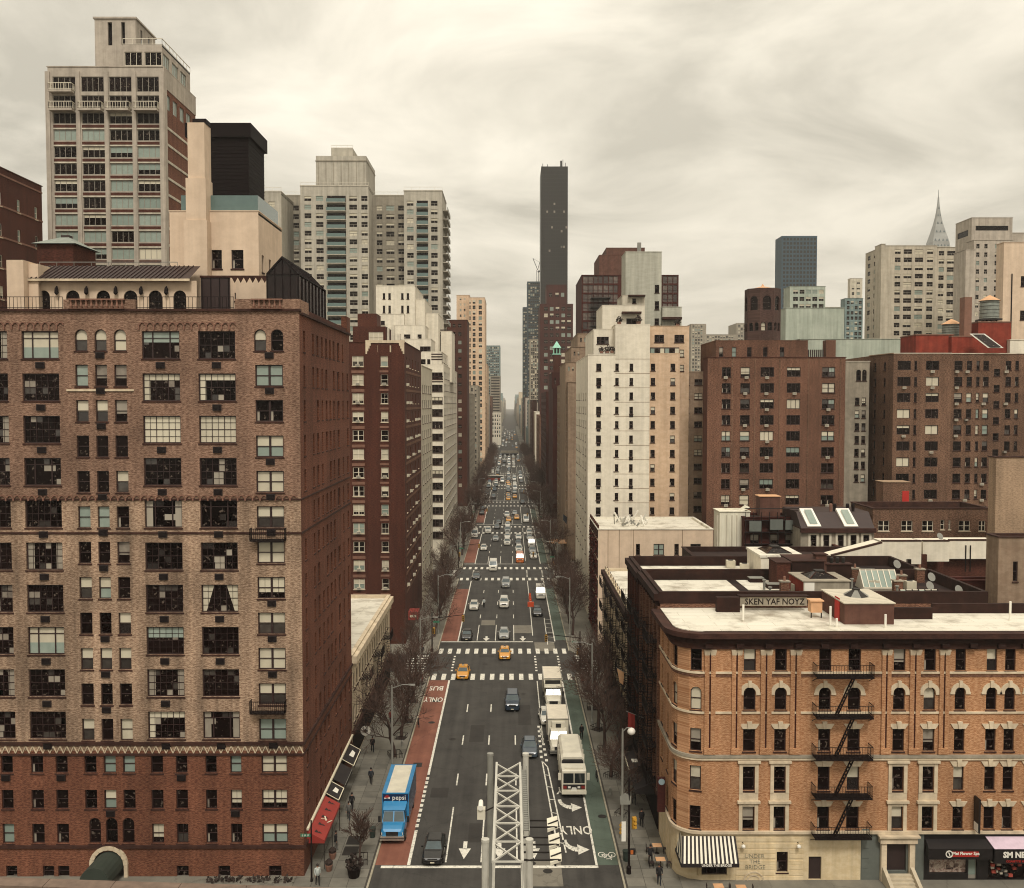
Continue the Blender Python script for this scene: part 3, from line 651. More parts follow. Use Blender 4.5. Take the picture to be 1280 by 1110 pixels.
# manholes, patches, gratings
plain('iron_cover', '#2b2622', .6, metal=.4, var=.25)
MH = MB().lathe([(.42, 0), (.42, .006), (.36, .009)], 'iron_cover', 14).mesh('manhole_cover')
for x, y in ((3.2, 80.6), (1.8, 82.0), (8.9, 91.5), (-2.1, 96), (-6.9, 113), (1.8, 131), (-3.9, 146), (5.2, 152), (-9.9, 119)): put('manhole_cover', MH, avenue, (x, y, .016))
asphalt('patch_light', '#6b655a', '#7d776a'); asphalt('patch_dark', '#23201d', '#37332f')
for x0, x1, y0, y1, m in ((1.6, 4.4, 78, 82.4, 'patch_light'), (.6, 3.9, 166, 172, 'patch_light'), (4.0, 7.3, 154, 159.5, 'patch_light'), (-5.0, -2.6, 150, 151.2, 'patch_dark'), (-10.8, -9.8, 104.2, 105.5, 'patch_dark'), (-10.6, -9.5, 127.2, 128.3, 'patch_dark'), (-4.9, -3.2, 112, 118, 'patch_dark'), (-1.9, -.2, 99, 102, 'patch_dark'), (1.0, 2.6, 118, 126, 'patch_dark'), (-8.2, -6.4, 96, 98.5, 'patch_dark'), (4.6, 6.8, 101, 103, 'patch_dark'), (-5.3, -2.8, 172, 176, 'patch_light'), (-1.8, -.4, 196, 203, 'patch_dark'), (-3.9, -2.7, 86, 90, 'patch_dark')):
    strip(x0, x1, y0, y1, m, 'road_patch', Z1 + .002)
# ------------------------------------------------------------------ helpers for facades measured on the photograph
def X_(Y, px, py=505): return at(px, py, Y).x
def Z_(Y, py): return at(CX, py, Y).z
def hp(Y, X0, cols, rows, kind='dh', refy=505, var=None):
    r = []
    for c in cols:
        a, b = X_(Y, c[0], refy), X_(Y, c[1], refy)
        for q in rows:
            zt, zb = Z_(Y, q[0]), Z_(Y, q[1]); v = var(len(r)) if callable(var) else var
            r.append(((a + b) / 2 - X0, b - a, zb, zt - zb, kind) + (() if v is None else (v,)))
    return r
def rows_px(y0, pitch, h, n): return [(y0 + pitch * k, y0 + pitch * k + h) for k in range(n)]
def rows_z(z0, pitch, h, n): return [(z0 + pitch * k, h) for k in range(n)]
AC = MB().box(-.36, .36, -.14, .02, 0, .52, 'ac_dark').box(-.32, .32, -.17, -.14, .06, .46, 'black_iron').mesh('air_conditioner')
ACW = MB().box(-.32, .32, -.42, .05, 0, .42, 'ac_white').box(-.26, .26, -.425, -.42, .06, .36, 'grey_frame').mesh('air_conditioner')
def railing(mb, pts, h, m, step=.35, r=.025, mid=True):
    for a, b in zip(pts[:-1], pts[1:]):
        a, b = Vector(a), Vector(b); n = max(1, int((b - a).length / step))
        up = Vector((0, 0, h)); mb.bar(a + up, b + up, r * 2, r * 2, m)
        if mid: mb.bar(a + up * .12, b + up * .12, r * 1.6, r * 1.6, m)
        for k in range(n + 1): p = a.lerp(b, k / n); mb.bar(p, p + up, r * 1.2, r * 1.2, m)
    return mb
wallmat('brick_upper', '#745747', '#ad8d77', 3.4, 11, .38, mortar='#7d5f4e')
plain('metal_roof', '#2f1d19', .55, var=.15)
plain('rail_glass', '#5d706c', .12, spec=.5, var=.06)
plain('conservatory_glass', '#1c100f', .18, spec=.35, var=.3)
plain('terracotta', '#7a5645', .8, var=.2)
plain('planting', '#2a1e17', .9, var=.4, scale=6)
plain('red_awning', '#8c2a20', .75, var=.1)
plain('black_awning', '#1a1110', .75, var=.1)
plain('cream_paint', '#d9cfb4', .6, var=.08)

# ================================================================== A: brick apartment house on the left corner
Y = 79.5
A = Bld('apartment_house', 'large brown brick apartment house with big casement windows and rooftop penthouse', 'apartment house', (-35, Y, 0))
XL, XR, Y2 = -53.0, BL, 104.0
big = rows_px(414, 52.8, 34.5, 10); small = rows_px(411.6, 44.25, 27, 12); low = [(743.3 + 200, 743.3 + 223), (987, 1011), (1029.5, 1054)]
F = []
gv = [5, 0, 0, 7, 0, 3, 0, 5, 0, 0, 4, 1, 2, 0, 3, 0, 0, 4, 3, 1, 0, 1, 2, 7, 0, 7, 6, 0, 0, 3]
for ci, (c, kk) in enumerate((((-36, 10), 'grid'), ((28, 74), 'grid'), ((178, 225), 'grid'), ((248, 294.5), 'grid'))):
    for k, q in enumerate(big):
        kind = 'big3' if (ci, k) in ((1, 0), (1, 3), (1, 7), (2, 4), (3, 4), (2, 0), (3, 9)) else kk
        v = {(1, 0): 5, (1, 3): 0, (1, 7): 5, (2, 0): 4, (2, 4): 3, (3, 4): 0}.get((ci, k), gv[(ci * 10 + k - 10) % 30] if ci else random.choice((0, 3, 7))) + 8 * ((ci * 7 + k * 3) % 5)
        F += hp(Y, XL, [c], [q], kind, 458, v)
sv = [1, 1, 2, 3, 6, 6, 1, 1, 6, 0, 0, 0, 0, 0, 1, 3, 3, 4, 0, 0, 6, 1, 5, 0, 0, 0, 1, 1, 1, 1, 0, 0, 0, 1, 0, 2]
for j, c in enumerate(((94.4, 110), (119, 134), (143, 158.5))):
    for k, q in enumerate(small): F += hp(Y, XL, [c], [q], 'arch' if k == 0 else 'dh', 458, sv[(k * 3 + j) % 36])
for k, q in enumerate(small):
    if k == 0: F += hp(Y, XL, [(318, 333), (339, 354.5)], [q], 'arch', 458, lambda i: (1, 0)[i % 2])
    else: F += hp(Y, XL, [(319, 353.5)], [q], 'pair', 458, (0, 3, 4, 5, 2, 1, 2, 8, 1, 2, 1, 3)[k])
for k, q in enumerate(low):
    cs = [(2, 16.5), (39, 54.5), (70, 85)] + ([] if k == 2 else [(106, 121), (130, 145), (154, 169)]) + [(189, 204), (220, 234.5), (257, 271), (288, 302)]
    F += hp(Y, XL, cs, [q], 'dh', 960)
    if k == 2: F += hp(Y, XL, [(110.5, 125), (131, 146), (152, 167)], [(1022, 1054)], 'arch', 960, 0)
    F += hp(Y, XL, [(327, 359)], [q], 'pair', 960, (2, 8, 5)[k])
F += hp(Y, XL, [(8, 22), (54, 68), (73, 87), (221, 236), (273, 288), (336, 352)], [(1082, 1096)], 'dh', 1085, 0)
F += hp(Y, XL, [(119, 155)], [(1066, 1104)], None, 1085)
zb = Z_(Y, 938); zu = Z_(Y, 622)
A.face((XL, Y), 0, XR - XL, 0, Z_(Y, 389), 'brick_red', F, .22, 'brown_frame', 2, zones=((zb, 'brick_grey'), (zu, 'brick_upper')))
S = []
ycols = [(81.32, .75), (84.96, .7), (86.88, .9), (88.98, .7), (90.99, .9), (92.91, .9), (94.83, .9), (97.32, 1.2), (99.90, .7), (102.78, 1.0)]
for k, q in enumerate(small + low):
    zt, zbm = Z_(Y, q[0]), Z_(Y, q[1])
    for j, (yy, w) in enumerate(ycols):
        if (j * 3 + k) % 11 == 5: continue
        S.append((yy - Y, w, zbm, zt - zbm, 'dh', random.choice((0, 0, 0, 4, 1))))
A.face((XR, Y), R(90), Y2 - Y, 0, Z_(Y, 393), 'brick_side', S, .22, 'brown_frame', 1, zones=((zb, 'brick_side'),))
A.face((XL, Y2), R(-90), Y2 - Y, 0, 47.2, 'brick_side'); A.face((XR, Y2), R(180), XR - XL, 0, 47.2, 'brick_side')
# through-wall units under the windows
for ci, xc in enumerate((51, 201, 271)):
    for k, q in enumerate(big):
        if (ci, k) in ((1, 1), (2, 8)): continue
        p = at(xc, q[1] + 12, Y); p.x = X_(Y, xc, 458); put('air_conditioner', AC, A.root, (p.x + 35, 0.0, p.z))
for xc in (126, 337):
    for k, q in enumerate(small):
        if (k * 7 + (xc == 337) * 3) % 4 == 1: continue
        z = Z_(Y, q[1] + 9.5); put('air_conditioner', AC, A.root, (X_(Y, xc, 458) + 35, 0, z))
for xc in (8, 77, 138, 227, 294):
    for k, q in enumerate(low[:2]):
        if (xc + k) % 3 == 0: continue
        put('air_conditioner', AC, A.root, (X_(Y, xc, 960) + 35, 0, Z_(Y, q[1] + 9)))
# sills, belts, friezes
bt = MB()
A.lb(bt, XL, XR + .12, Y - .14, Y, Z_(Y, 931), Z_(Y, 927), 'brownstone_trim'); A.lb(bt, XR, XR + .14, Y, Y2, Z_(Y, 931), Z_(Y, 927), 'brownstone_trim')
A.lb(bt, XL, XR + .1, Y - .1, Y, Z_(Y, 944), Z_(Y, 941.5), 'brownstone_trim'); A.lb(bt, XR, XR + .1, Y, Y2, Z_(Y, 944), Z_(Y, 941.5), 'brownstone_trim')
A.lb(bt, XL, XR + .08, Y - .08, Y, Z_(Y, 667.5), Z_(Y, 665), 'brownstone_trim'); A.lb(bt, XR, XR + .08, Y, Y2, Z_(Y, 667.5), Z_(Y, 665), 'brownstone_trim')
A.lb(bt, XL, XR + .16, Y - .16, Y, Z_(Y, 1059.5), Z_(Y, 1056), 'brownstone_trim'); A.lb(bt, XR, XR + .16, Y, Y2, Z_(Y, 1059.5), Z_(Y, 1056), 'brownstone_trim')
A.lb(bt, XL, XR + .1, Y - .1, Y, Z_(Y, 625), Z_(Y, 623), 'brownstone_trim'); A.lb(bt, XR, XR + .1, Y, Y2, Z_(Y, 625), Z_(Y, 623), 'brownstone_trim')
A.lb(bt, X_(Y, 84, 487), X_(Y, 168, 487), Y - .1, Y, Z_(Y, 489), Z_(Y, 486.5), 'limestone')
A.parts('string_course', bt)
fz = MB(); z0, z1 = Z_(Y, 941), Z_(Y, 932)
n = 62
for k in range(n):
    x = XL + 35 + (XR - XL) * k / n; w = (XR - XL) / n
    fz.bar((x, -.03, z0), (x + w / 2, -.03, z1), .06, .1, 'limestone', (0, 1, 0)); fz.bar((x + w / 2, -.03, z1), (x + w, -.03, z0), .06, .1, 'limestone', (0, 1, 0))
tag(A.part('frieze', fz), kind='stuff')
cb_ = MB()
def corbels(x0, x1, zt, hgt, w, m, r=0):
    k = 0; x = x0
    while x + w <= x1 + .01:
        pts = arc_pts(w * .72, zt - hgt * .62, 6)
        for (xa, za), (xb, zb2) in zip(pts[:-1], pts[1:]):
            cb_.bar((x + w / 2 + xa, -.06, za), (x + w / 2 + xb, -.06, zb2), .09, .09, m, (0, 1, 0))
        cb_.box(x - .06, x + .06, -.14, 0, zt - hgt, zt - hgt * .55, m); x += w
zc = Z_(Y, 397)
for a, b in ((-60, 84), (174, 298)): corbels(X_(Y, a, 400) + 35, X_(Y, b, 400) + 35, zc, 1.0, .62, 'terracotta')
corbels(XL + 35, XR + 35, Z_(Y, 617), .6, .62, 'terracotta')
tag(A.part('corbel_table', cb_), kind='stuff')
pr = MB(); zt = Z_(Y, 389)
A.lb(pr, XL, XR + .1, Y - .22, Y + .45, zt, zt + .18, 'brownstone_trim'); A.lb(pr, XR - .4, XR + .22, Y + .45, Y2, Z_(Y, 393), Z_(Y, 393) + .2, 'brownstone_trim')
for a, b in ((80, 170), (294, 375)): A.lb(pr, X_(Y, a, 385), X_(Y, b, 385), Y - .05, Y + .4, zt + .18, zt + .95 if a < 100 else zt + 1.0, 'brick_upper')
A.lb(pr, XR - .4, XR + .05, Y + .4, Y + 3.5, zt - .2, zt + 1.0, 'brick_upper')
A.lb(pr, XR - .35, XR, Y + 3.5, Y2, zt - .2, zt + .35, 'brick_dark')
A.lb(pr, XR - .5, XR + .1, Y + 22.5, Y2, zt - .3, zt + 1.6, 'brick_side')
A.part('parapet', pr)
rf = MB(); A.lb(rf, XL + .4, XR - .3, Y + .4, Y2 - .3, 46.0, 46.32, 'roof_tar'); A.part('roof', rf)
# balustrades let into the parapet
for a, b in ((87.2, 157.5), (315, 354)):
    m = MB(); xa, xb = X_(Y, a, 385) + 35, X_(Y, b, 385) + 35; n = int((xb - xa) / .42)
    for k in range(n):
        m.lathe([(.07, 0), (.13, .2), (.06, .5), (.1, .62), (.1, .68)], 'terracotta', 6, (xa + (k + .5) * (xb - xa) / n, -.2, zt + .2))
    m.box(xa, xb, -.32, -.06, zt + .88, zt + 1.0, 'terracotta'); m.box(xa, xb, -.34, -.055, zt + .18, zt + .22, 'terracotta'); m.build('balustrade', A.root)
rr = MB()
for a, b in ((-40, 78), (170, 292)): railing(rr, [(X_(Y, a, 385) + 35, .1, zt + .18), (X_(Y, b, 385) + 35, .1, zt + .18)], 1.0, 'black_iron', .3)
A.part('railing', rr)
# small iron balconies before the right-hand windows
for yp in (674, 888):
    m = MB(); z = Z_(Y, yp); xa, xb = X_(Y, 315, yp) + 35, X_(Y, 358, yp) + 35
    m.box(xa, xb, -.75, 0, z - .1, z, 'black_iron'); railing(m, [(xa, 0, z), (xa, -.73, z), (xb, -.73, z), (xb, 0, z)], .95, 'black_iron', .16); m.build('balcony', A.root)
# arched entrance with its green canopy
en = MB(); xc = X_(Y, 137, 1085) + 35
for k in range(10):
    a, b = math.pi * k / 10, math.pi * (k + 1) / 10
    en.bar((xc + 1.45 * math.cos(a), -.1, 1.2 + 1.45 * math.sin(a)), (xc + 1.45 * math.cos(b), -.1, 1.2 + 1.45 * math.sin(b)), .35, .25, 'limestone', (0, 1, 0))
en.box(xc - 1.6, xc - 1.3, -.2, 0, 0, 1.2, 'limestone'); en.box(xc + 1.3, xc + 1.6, -.2, 0, 0, 1.2, 'limestone'); A.part('entrance_arch', en)
plain('green_canvas', '#2e352c', .8)
cn = MB(); rings = []
for y_ in (.1, -3.0): rings.append([(xc + 1.2 * math.cos(math.pi * k / 10), y_, 1.1 + 1.2 * math.sin(math.pi * k / 10)) for k in range(11)] + [(xc - 1.2, y_, .9), (xc + 1.2, y_, .9)])
cn.loft(rings, 'green_canvas'); A.part('entrance_canopy', cn)
hd = MB()
for k in range(170):
    x, y_, z = XR - 35 + 35 - random.uniform(.4, 8), -random.uniform(.5, 1.2), random.uniform(.1, .5); s_ = random.uniform(.08, .18)
    d = Vector((random.uniform(-1, 1), random.uniform(-1, 1), random.uniform(-.5, 1))).normalized() * s_; e_ = d.orthogonal().normalized() * s_
    c_ = Vector((x + 35, y_, z)); hd.poly([c_ - d, c_ - e_, c_ + d, c_ + e_], 'planting')
tag(hd.build('hedge', None, (-35, Y, 0)), 'low brown winter hedge at the foot of the brick apartment house', 'hedge')
# ---- penthouse on the roof
ph = Bld.__new__(Bld); ph.root = A.root; ph.o = A.o; ph.w = MB(); ph.far = MB(); ph.nwin = 0
Yp = 85.7
xa, xb = X_(Yp, 38, 360), X_(Yp, 232, 360); z0, z1 = 46.32, Z_(Yp, 351)
hs = []
for p0, p1 in ((47, 63), (83, 100), (121, 138), (155, 172), (186, 203), (217, 233)): hs += hp(Yp, xa, [(p0, p1)], [(363, 390)], 'arch', 375, 0)
ph.face((xa, Yp), 0, xb - xa + 1, z0, z1, 'stucco_cream', hs, .2, 'black_iron', 2)
mr = MB(); zr = Z_(Yp + 2.5, 333)
mr.raw([(xa - .3 + 35, Yp - Y - .7, z1 + .1), (xb + 35 + .6, Yp - Y - .7, z1 + .1), (xb + 35 + .6, Yp - Y + 2.4, zr), (xa + 1 + 35, Yp - Y + 2.4, zr)], [(0, 1, 2, 3)], 'metal_roof')
mr.box(xa - .3 + 35, xb + 35.6, Yp - Y - .7, Yp - Y - .6, z1 - .1, z1 + .1, 'limestone')
k = xa
while k < xb: mr.bar((k + 35, Yp - Y - .72, z1 + .13), (k + 35 + .3, Yp - Y + 2.4, zr + .03), .07, .1, 'brown_frame'); k += .42
mr.build('canopy_roof', A.root)
lm = MB()
for p0 in (43, 73, 110, 146.5, 178, 209.5):
    x = X_(Yp, p0, 365) + 35; z = Z_(Yp, 369); lm.lathe([(.03, .75), (.16, .55), (.2, .15), (.06, 0)][::-1], 'black_iron', 6, (x, Yp - Y - .3, z)); lm.bar((x, Yp - Y - .02, z + .7), (x, Yp - Y - .3, z + .75), .05, .05, 'black_iron')
lm.build('wall_lantern', A.root)
r2 = MB(); railing(r2, [(X_(88.1, 50, 330) + 35, 8.6, Z_(88.1, 334)), (X_(88.1, 222, 330) + 35, 8.6, Z_(88.1, 334))], .45, 'steel_grey', 1.5, .03); r2.build('roof_rail', A.root)
ph.pbox('pylon', X_(84.3, 9, 350), X_(84.3, 30, 350), 84.3, 88, 46.32, Z_(84.3, 325), 'stucco_cream')
ph.pbox('pylon', X_(84.3, 30, 350), X_(84.3, 42, 350), 85.2, 88, 46.32, Z_(84.3, 328), 'stucco_cream')
Yb = 90.0
hs = hp(Yb, X_(Yb, 212, 300), [(264, 277), (289, 304)], [(312.5, 336)], 'dh', 320, 4) + hp(Yb, X_(Yb, 212, 300), [(293, 310)], [(366, 376)], 'dh', 370, 0)
zt2 = Z_(Yb, 264.5); xr = X_(Yb, 323, 270); xl = X_(Yb, 212, 270)
ph.face((xl, Yb), 0, xr - xl, 46.32, zt2, 'stucco_cream', hs, .2, 'brown_frame', 2)
ph.face((xr, Yb), R(90), 9.2, 46.32, zt2, 'stucco_cream', [(1.5, .8, Z_(Yb, 338), 1.6, 'dh', 0), (4.2, .8, Z_(Yb, 338), 1.6, 'dh', 0)], .2, 'brown_frame', 2)
ph.face((xl, Yb + 9.2), R(-90), 9.2, 46.32, zt2, 'stucco_cream')
b_ = MB(); A.lb(b_, xl, xr, Yb + .02, Yb + 9.1, zt2 - .3, zt2 - .1, 'roof_tar'); A.lb(b_, xl - .05, xr + .05, Yb - .05, Yb + .2, zt2, zt2 + .1, 'stucco_cream'); A.lb(b_, xr - .2, xr + .05, Yb + .2, Yb + 9.2, zt2, zt2 + .1, 'stucco_cream'); b_.build('penthouse_roof', A.root)
g_ = MB(); zt3 = zt2 + 1.55
A.lb(g_, xl + 1.0, xr - .1, Yb + .3, Yb + .34, zt2 + .1, zt3, 'rail_glass'); A.lb(g_, xr - .14, xr - .1, Yb + .34, Yb + 8, zt2 + .1, zt3, 'rail_glass'); g_.build('glass_rail', A.root)
# chimney stack, stepping wider downwards
Yc_ = 88.7
ch = MB()
for (p0, p1, t, bt_) in ((235, 259, 152, 225), (232.5, 260.5, 222, 278), (230, 262, 275, 395)):
    x0, x1 = X_(Yc_, p0, 300), X_(Yc_, p1 - 3, 300); A.lb(ch, x0, x1, Yc_ + (.3 if t < 200 else .15 if t < 250 else 0), Yc_ + 2.2, max(46.32, Z_(Yc_, bt_)), Z_(Yc_, t), 'stucco_cream')
A.lb(ch, X_(Yc_, 238, 150), X_(Yc_, 255, 150), Yc_ + .6, Yc_ + 1.9, Z_(Yc_, 152), Z_(Yc_, 146), 'black_iron'); ch.build('chimney', A.root)
p_ = MB(); A.lb(p_, X_(87.2, 250, 360), X_(87.2, 334, 360), 87.2, 87.4, Z_(87.2, 347), Z_(87.2, 344.5), 'brownstone_trim')
A.lb(p_, X_(87.2, 251, 360), X_(87.2, 287, 360), 87.3, 87.5, 46.32, Z_(87.2, 347), 'brown_frame'); A.lb(p_, X_(87.2, 287, 360), X_(87.2, 334, 360), 89.2, 89.4, 46.32, Z_(87.2, 347), 'stucco_cream')
for k in range(6): x = X_(87.2, 290 + k * 7.5, 355) + 35; p_.raw([(x, 7.65, Z_(87.2, 347)), (x + .55, 7.65, Z_(87.2, 347)), (x + .27, 7.65, Z_(87.2, 354))], [(0, 2, 1)], 'brownstone_trim')
for k in range(4): x = X_(87.2, 252 + k * 11, 355) + 35; p_.box(x, x + .06, 7.7, 7.76, 46.32, Z_(87.2, 347), 'black_iron')
p_.build('terrace_screen', A.root)
# conservatory: gabled glass house
cv = MB(); Yg = 82.4; x0, x1, xm = X_(Yg, 334, 370), X_(Yg, 373, 370), X_(Yg, 353, 370); ze, zr = Z_(Yg, 343), Z_(Yg, 322); ya, yb = Yg - Y, 94.3 - Y
x0 += 35; x1 += 35; xm += 35
cv.poly([(x0, ya, 46.32), (x1, ya, 46.32), (x1, ya, ze), (xm, ya, zr), (x0, ya, ze)], 'conservatory_glass')
cv.poly([(x1, ya, 46.32), (x1, yb, 46.32), (x1, yb, ze), (x1, ya, ze)], 'conservatory_glass'); cv.poly([(x1, ya, ze), (x1, yb, ze), (xm, yb, zr), (xm, ya, zr)], 'conservatory_glass')
cv.poly([(x0, yb, 46.32), (x0, ya, 46.32), (x0, ya, ze), (x0, yb, ze)], 'conservatory_glass'); cv.poly([(x0, ya, ze), (xm, ya, zr), (xm, yb, zr), (x0, yb, ze)], 'conservatory_glass'); cv.poly([(x1, yb, 46.32), (x0, yb, 46.32), (x0, yb, ze), (xm, yb, zr), (x1, yb, ze)], 'conservatory_glass')
cons = cv.build('conservatory', A.root)
fr = MB()
for t in [k / 4 for k in range(5)]:
    x = x0 + (x1 - x0) * t; zt_ = ze + (zr - ze) * (1 - abs(t - .5) * 2); fr.bar((x, ya - .04, 46.32), (x, ya - .04, zt_), .08, .08, 'black_iron')
fr.bar((x0, ya - .05, ze), (xm, ya - .05, zr), .14, .14, 'black_iron'); fr.bar((x1, ya - .05, ze), (xm, ya - .05, zr), .14, .14, 'black_iron'); fr.bar((x0, ya - .05, ze), (x1, ya - .05, ze), .1, .1, 'black_iron'); fr.bar((x0, ya - .05, 48.6), (x1, ya - .05, 48.6), .08, .08, 'black_iron')
for k in range(9):
    y_ = ya + (yb - ya) * k / 8; fr.bar((x1 + .04, y_, 46.32), (x1 + .04, y_, ze), .07, .07, 'black_iron'); fr.bar((x1 + .04, y_, ze), (xm, y_, zr + .04), .07, .07, 'black_iron')
fr.bar((x1 + .05, ya, ze), (x1 + .05, yb, ze), .1, .1, 'black_iron'); fr.bar((xm, ya, zr + .05), (xm, yb, zr + .05), .12, .12, 'black_iron')
fr.build('glazing_bar', cons)
# pyramid-roofed tank house at the left
tk = MB(); x0, x1 = X_(93, 47, 320), X_(93, 92, 320); zt_ = Z_(93, 305)
A.lb(tk, x0, x1, 93, 98, 46.32, zt_, 'brick_dark'); A.part('tank_house', tk)
t2 = MB(); cx_, cy_ = (x0 + x1) / 2 + 35, 16.0; e_ = .4
cs_ = [(x0 + 35 - e_, 13.5 - e_), (x1 + 35 + e_, 13.5 - e_), (x1 + 35 + e_, 18.5 + e_), (x0 + 35 - e_, 18.5 + e_)]
for i in range(4):
    a, b = cs_[i], cs_[(i + 1) % 4]; t2.poly([(a[0], a[1], zt_), (b[0], b[1], zt_), (cx_ + (.35 if 1 <= (i + 1) % 4 <= 2 else -.35), cy_ + (.35 if (i + 1) % 4 >= 2 else -.35), zt_ + 1.0), (cx_ + (.35 if 1 <= i <= 2 else -.35), cy_ + (.35 if i >= 2 else -.35), zt_ + 1.0)], 'tank_grey')
t2.box(cx_ - .4, cx_ + .4, cy_ - .4, cy_ + .4, zt_ + .95, zt_ + 1.2, 'brown_frame'); t2.build('tank_house_roof', A.root)
ph.finish().name
A.finish()

# ================================================================== black clad tower behind A
xr = X_(112, 311, 200)
t = block('windowless_tower', 'black windowless metal-clad tower rising behind the cream penthouse', X_(112, 236, 200), xr, 112, 119, Z_(112, 156), 'brick_deep', roof='roof_tar', parapet=.1, cat='tower', finish=False)
t.w.mats = ['black_metal' for _ in t.w.mats]
m = MB()
for k in range(30): t.lb(m, X_(112, 236, 200) - .04, xr + .04, 111.96, 119.04, 60 + .42 * k, 60.03 + .42 * k, 'black_iron')
t.lb(m, X_(112, 236, 200) - .3, xr + .35, 111.7, 119.3, Z_(112, 172), Z_(112, 156) + .13, 'black_metal')
t.part('cladding', m); t.finish()

# ================================================================== B: tall beige tower with balconies
Y = 160
x0, x1 = X_(Y, 62, 200), X_(Y, 206, 200); zt = Z_(Y, 84)
cols = [(68, 96.5), (103.5, 132), (138, 166.5), (172.5, 201.5)]
rows = [(96, 115), (119.5, 138)] + rows_px(141, 21.15, 14, 13)
fh = []
vv = [0, 0, 0, 0, 0, 0, 0, 0, 0, 0, 4, 0, 1, 1, 0, 0, 0, 4, 2, 3, 0, 0, 1, 2, 4, 0, 1, 4, 2, 0, 1, 3, 1, 4, 3, 3, 3, 1, 0, 3, 2, 2, 3, 5, 2, 3, 5, 3, 1, 2, 5, 3, 1, 2, 1, 3, 3, 5, 1, 5]
for c_i, c in enumerate(cols):
    for k, q in enumerate(rows): fh += hp(Y, x0, [c], [q], 'band', 200, vv[(k * 4 + c_i) % 60])
B = block('apartment_tower', 'tall taupe apartment tower with projecting balconies near its top', x0, x1, Y, 176, zt, 'concrete_tan', fh, right=[(2 + 3.4 * k, 2.2, zt - 6.4, 2.4, 'band', 1) for k in range(4)], parapet=.3, finish=False, frame='grey_frame', rmat='brick_red', coping='concrete_tan')
m = MB()
for k in range(16): z = Z_(Y, 157 + 21.15 * k); B.lb(m, x1, x1 + .12, Y + .3, 176, z - .2, z + .2, 'concrete_pale')
B.lb(m, x1, x1 + .1, Y, 176, zt - 3.2, zt + .02, 'concrete_tan'); B.lb(m, x1, x1 + .14, Y - .1, Y + 1.2, 20, zt, 'concrete_tan')
B.parts('floor_band', m)
for c in cols:
    for k, q in enumerate(rows[2:]):
        sp = MB(); a, b = X_(Y, c[0], 200), X_(Y, c[1], 200); B.lb(sp, a, b, Y - .03, Y, Z_(Y, q[1] + 5.5), Z_(Y, q[1] + 1.2), 'brick_dark'); B.lb(sp, a, b, Y - .08, Y, Z_(Y, q[0] - .3), Z_(Y, q[0] - 2), 'concrete_pale'); B.parts('spandrel', sp)
pil = MB()
for p in (62, 99.7, 135, 169.5, 203.5): B.lb(pil, X_(Y, p, 200) - .35, X_(Y, p, 200) + .35, Y - .25, Y, 0, Z_(Y, 90), 'concrete_tan')
B.parts('pilaster', pil)
for c_i, c in enumerate(cols):
    for k in (0, 1):
        if c_i and not k: continue
        z = Z_(Y, rows[k][1]); a, b = X_(Y, c[0] - 1, 200) - B.o.x, X_(Y, c[1] - 1, 200) - B.o.x
        m = MB(); m.box(a, b, -1.3, 0, z - .35, z, 'concrete_tan'); railing(m, [(a, 0, z), (a, -1.3, z), (b, -1.3, z), (b, 0, z)], 1.05, 'white_frame', .4, .05); m.build('balcony', B.root)
# setback storey and lift tower
xs0, xs1 = X_(Y + 2, 154, 80), X_(Y + 2, 203, 80); z2 = Z_(Y + 2, 56)
B.face((xs0, Y + 2), 0, xs1 - xs0, zt, z2, 'concrete_tan', hp(Y + 2, xs0, [(156, 178), (181, 203 - .5)], [(65, 82)], 'band', 80, 0), .16, 'white_frame', 1)
B.face((xs1, Y + 2), R(90), 14, zt, z2, 'concrete_tan', [(2 + 4.2 * k, 3.0, Z_(Y + 2, 82), 2.2, 'band', 1) for k in range(3)], .16, 'grey_frame', 1)
B.face((xs0, Y + 16), R(-90), 14, zt, z2, 'concrete_tan')
m = MB(); B.lb(m, xs0, xs1, Y + 2.05, Y + 15.95, z2 - .3, z2 - .02, 'roof_tar'); B.part('setback_roof', m)
m = MB(); railing(m, [(xs0 - B.o.x, 2.1, z2), (xs1 - B.o.x, 2.1, z2), (xs1 - B.o.x, 16, z2)], 1.0, 'white_frame', 1.6, .05); B.part('roof_rail', m)
Yt = Y + 3.5; xa, xb = X_(Yt, 119, 50), X_(Yt, 170, 50); z3 = Z_(Yt, 24)
B.face((xa, Yt), 0, xb - xa, zt, z3, 'concrete_tan', hp(Yt, xa, [(135, 140.5), (152, 156.5)], [(28, 57), (33, 56)][:1], None, 40), .5)
B.face((xb, Yt), R(90), 9, zt, z3, 'concrete_tan', [(2.6, .8, z3 - 4.5, 3.6, 'louvre', 0), (6, .8, z3 - 4.5, 3.6, 'louvre', 0)]); B.face((xa, Yt + 9), R(-90), 9, zt, z3, 'concrete_tan')
m = MB(); B.lb(m, xa - .2, xb + .2, Yt - .2, Yt + 9.2, z3, z3 + .3, 'concrete_tan'); B.lb(m, xa + .4, xb - .4, Yt + .8, Yt + 1, zt, z3, 'black_iron'); B.part('lift_tower_cap', m)
B.finish()

# ================================================================== C: dark brown block at the left edge
c = block('brown_block', 'dark brown brick block with pale string courses beside the balcony tower', -92, -72.2, 128, 149.5, 73.4, 'brick_dark', right=grid([(4 + 5.2 * k, .9) for k in range(4)], rows_z(46, 4.4, 1.9, 6), 'dh'), parapet=.6, finish=False, coping='brick_dark', frame='white_frame')
m = MB()
for k in range(6): c.lb(m, -72.2, -72.1, 128, 149.5, 50.3 + 4.4 * k, 50.55 + 4.4 * k, 'terracotta')
c.parts('string_course', m); c.finish()

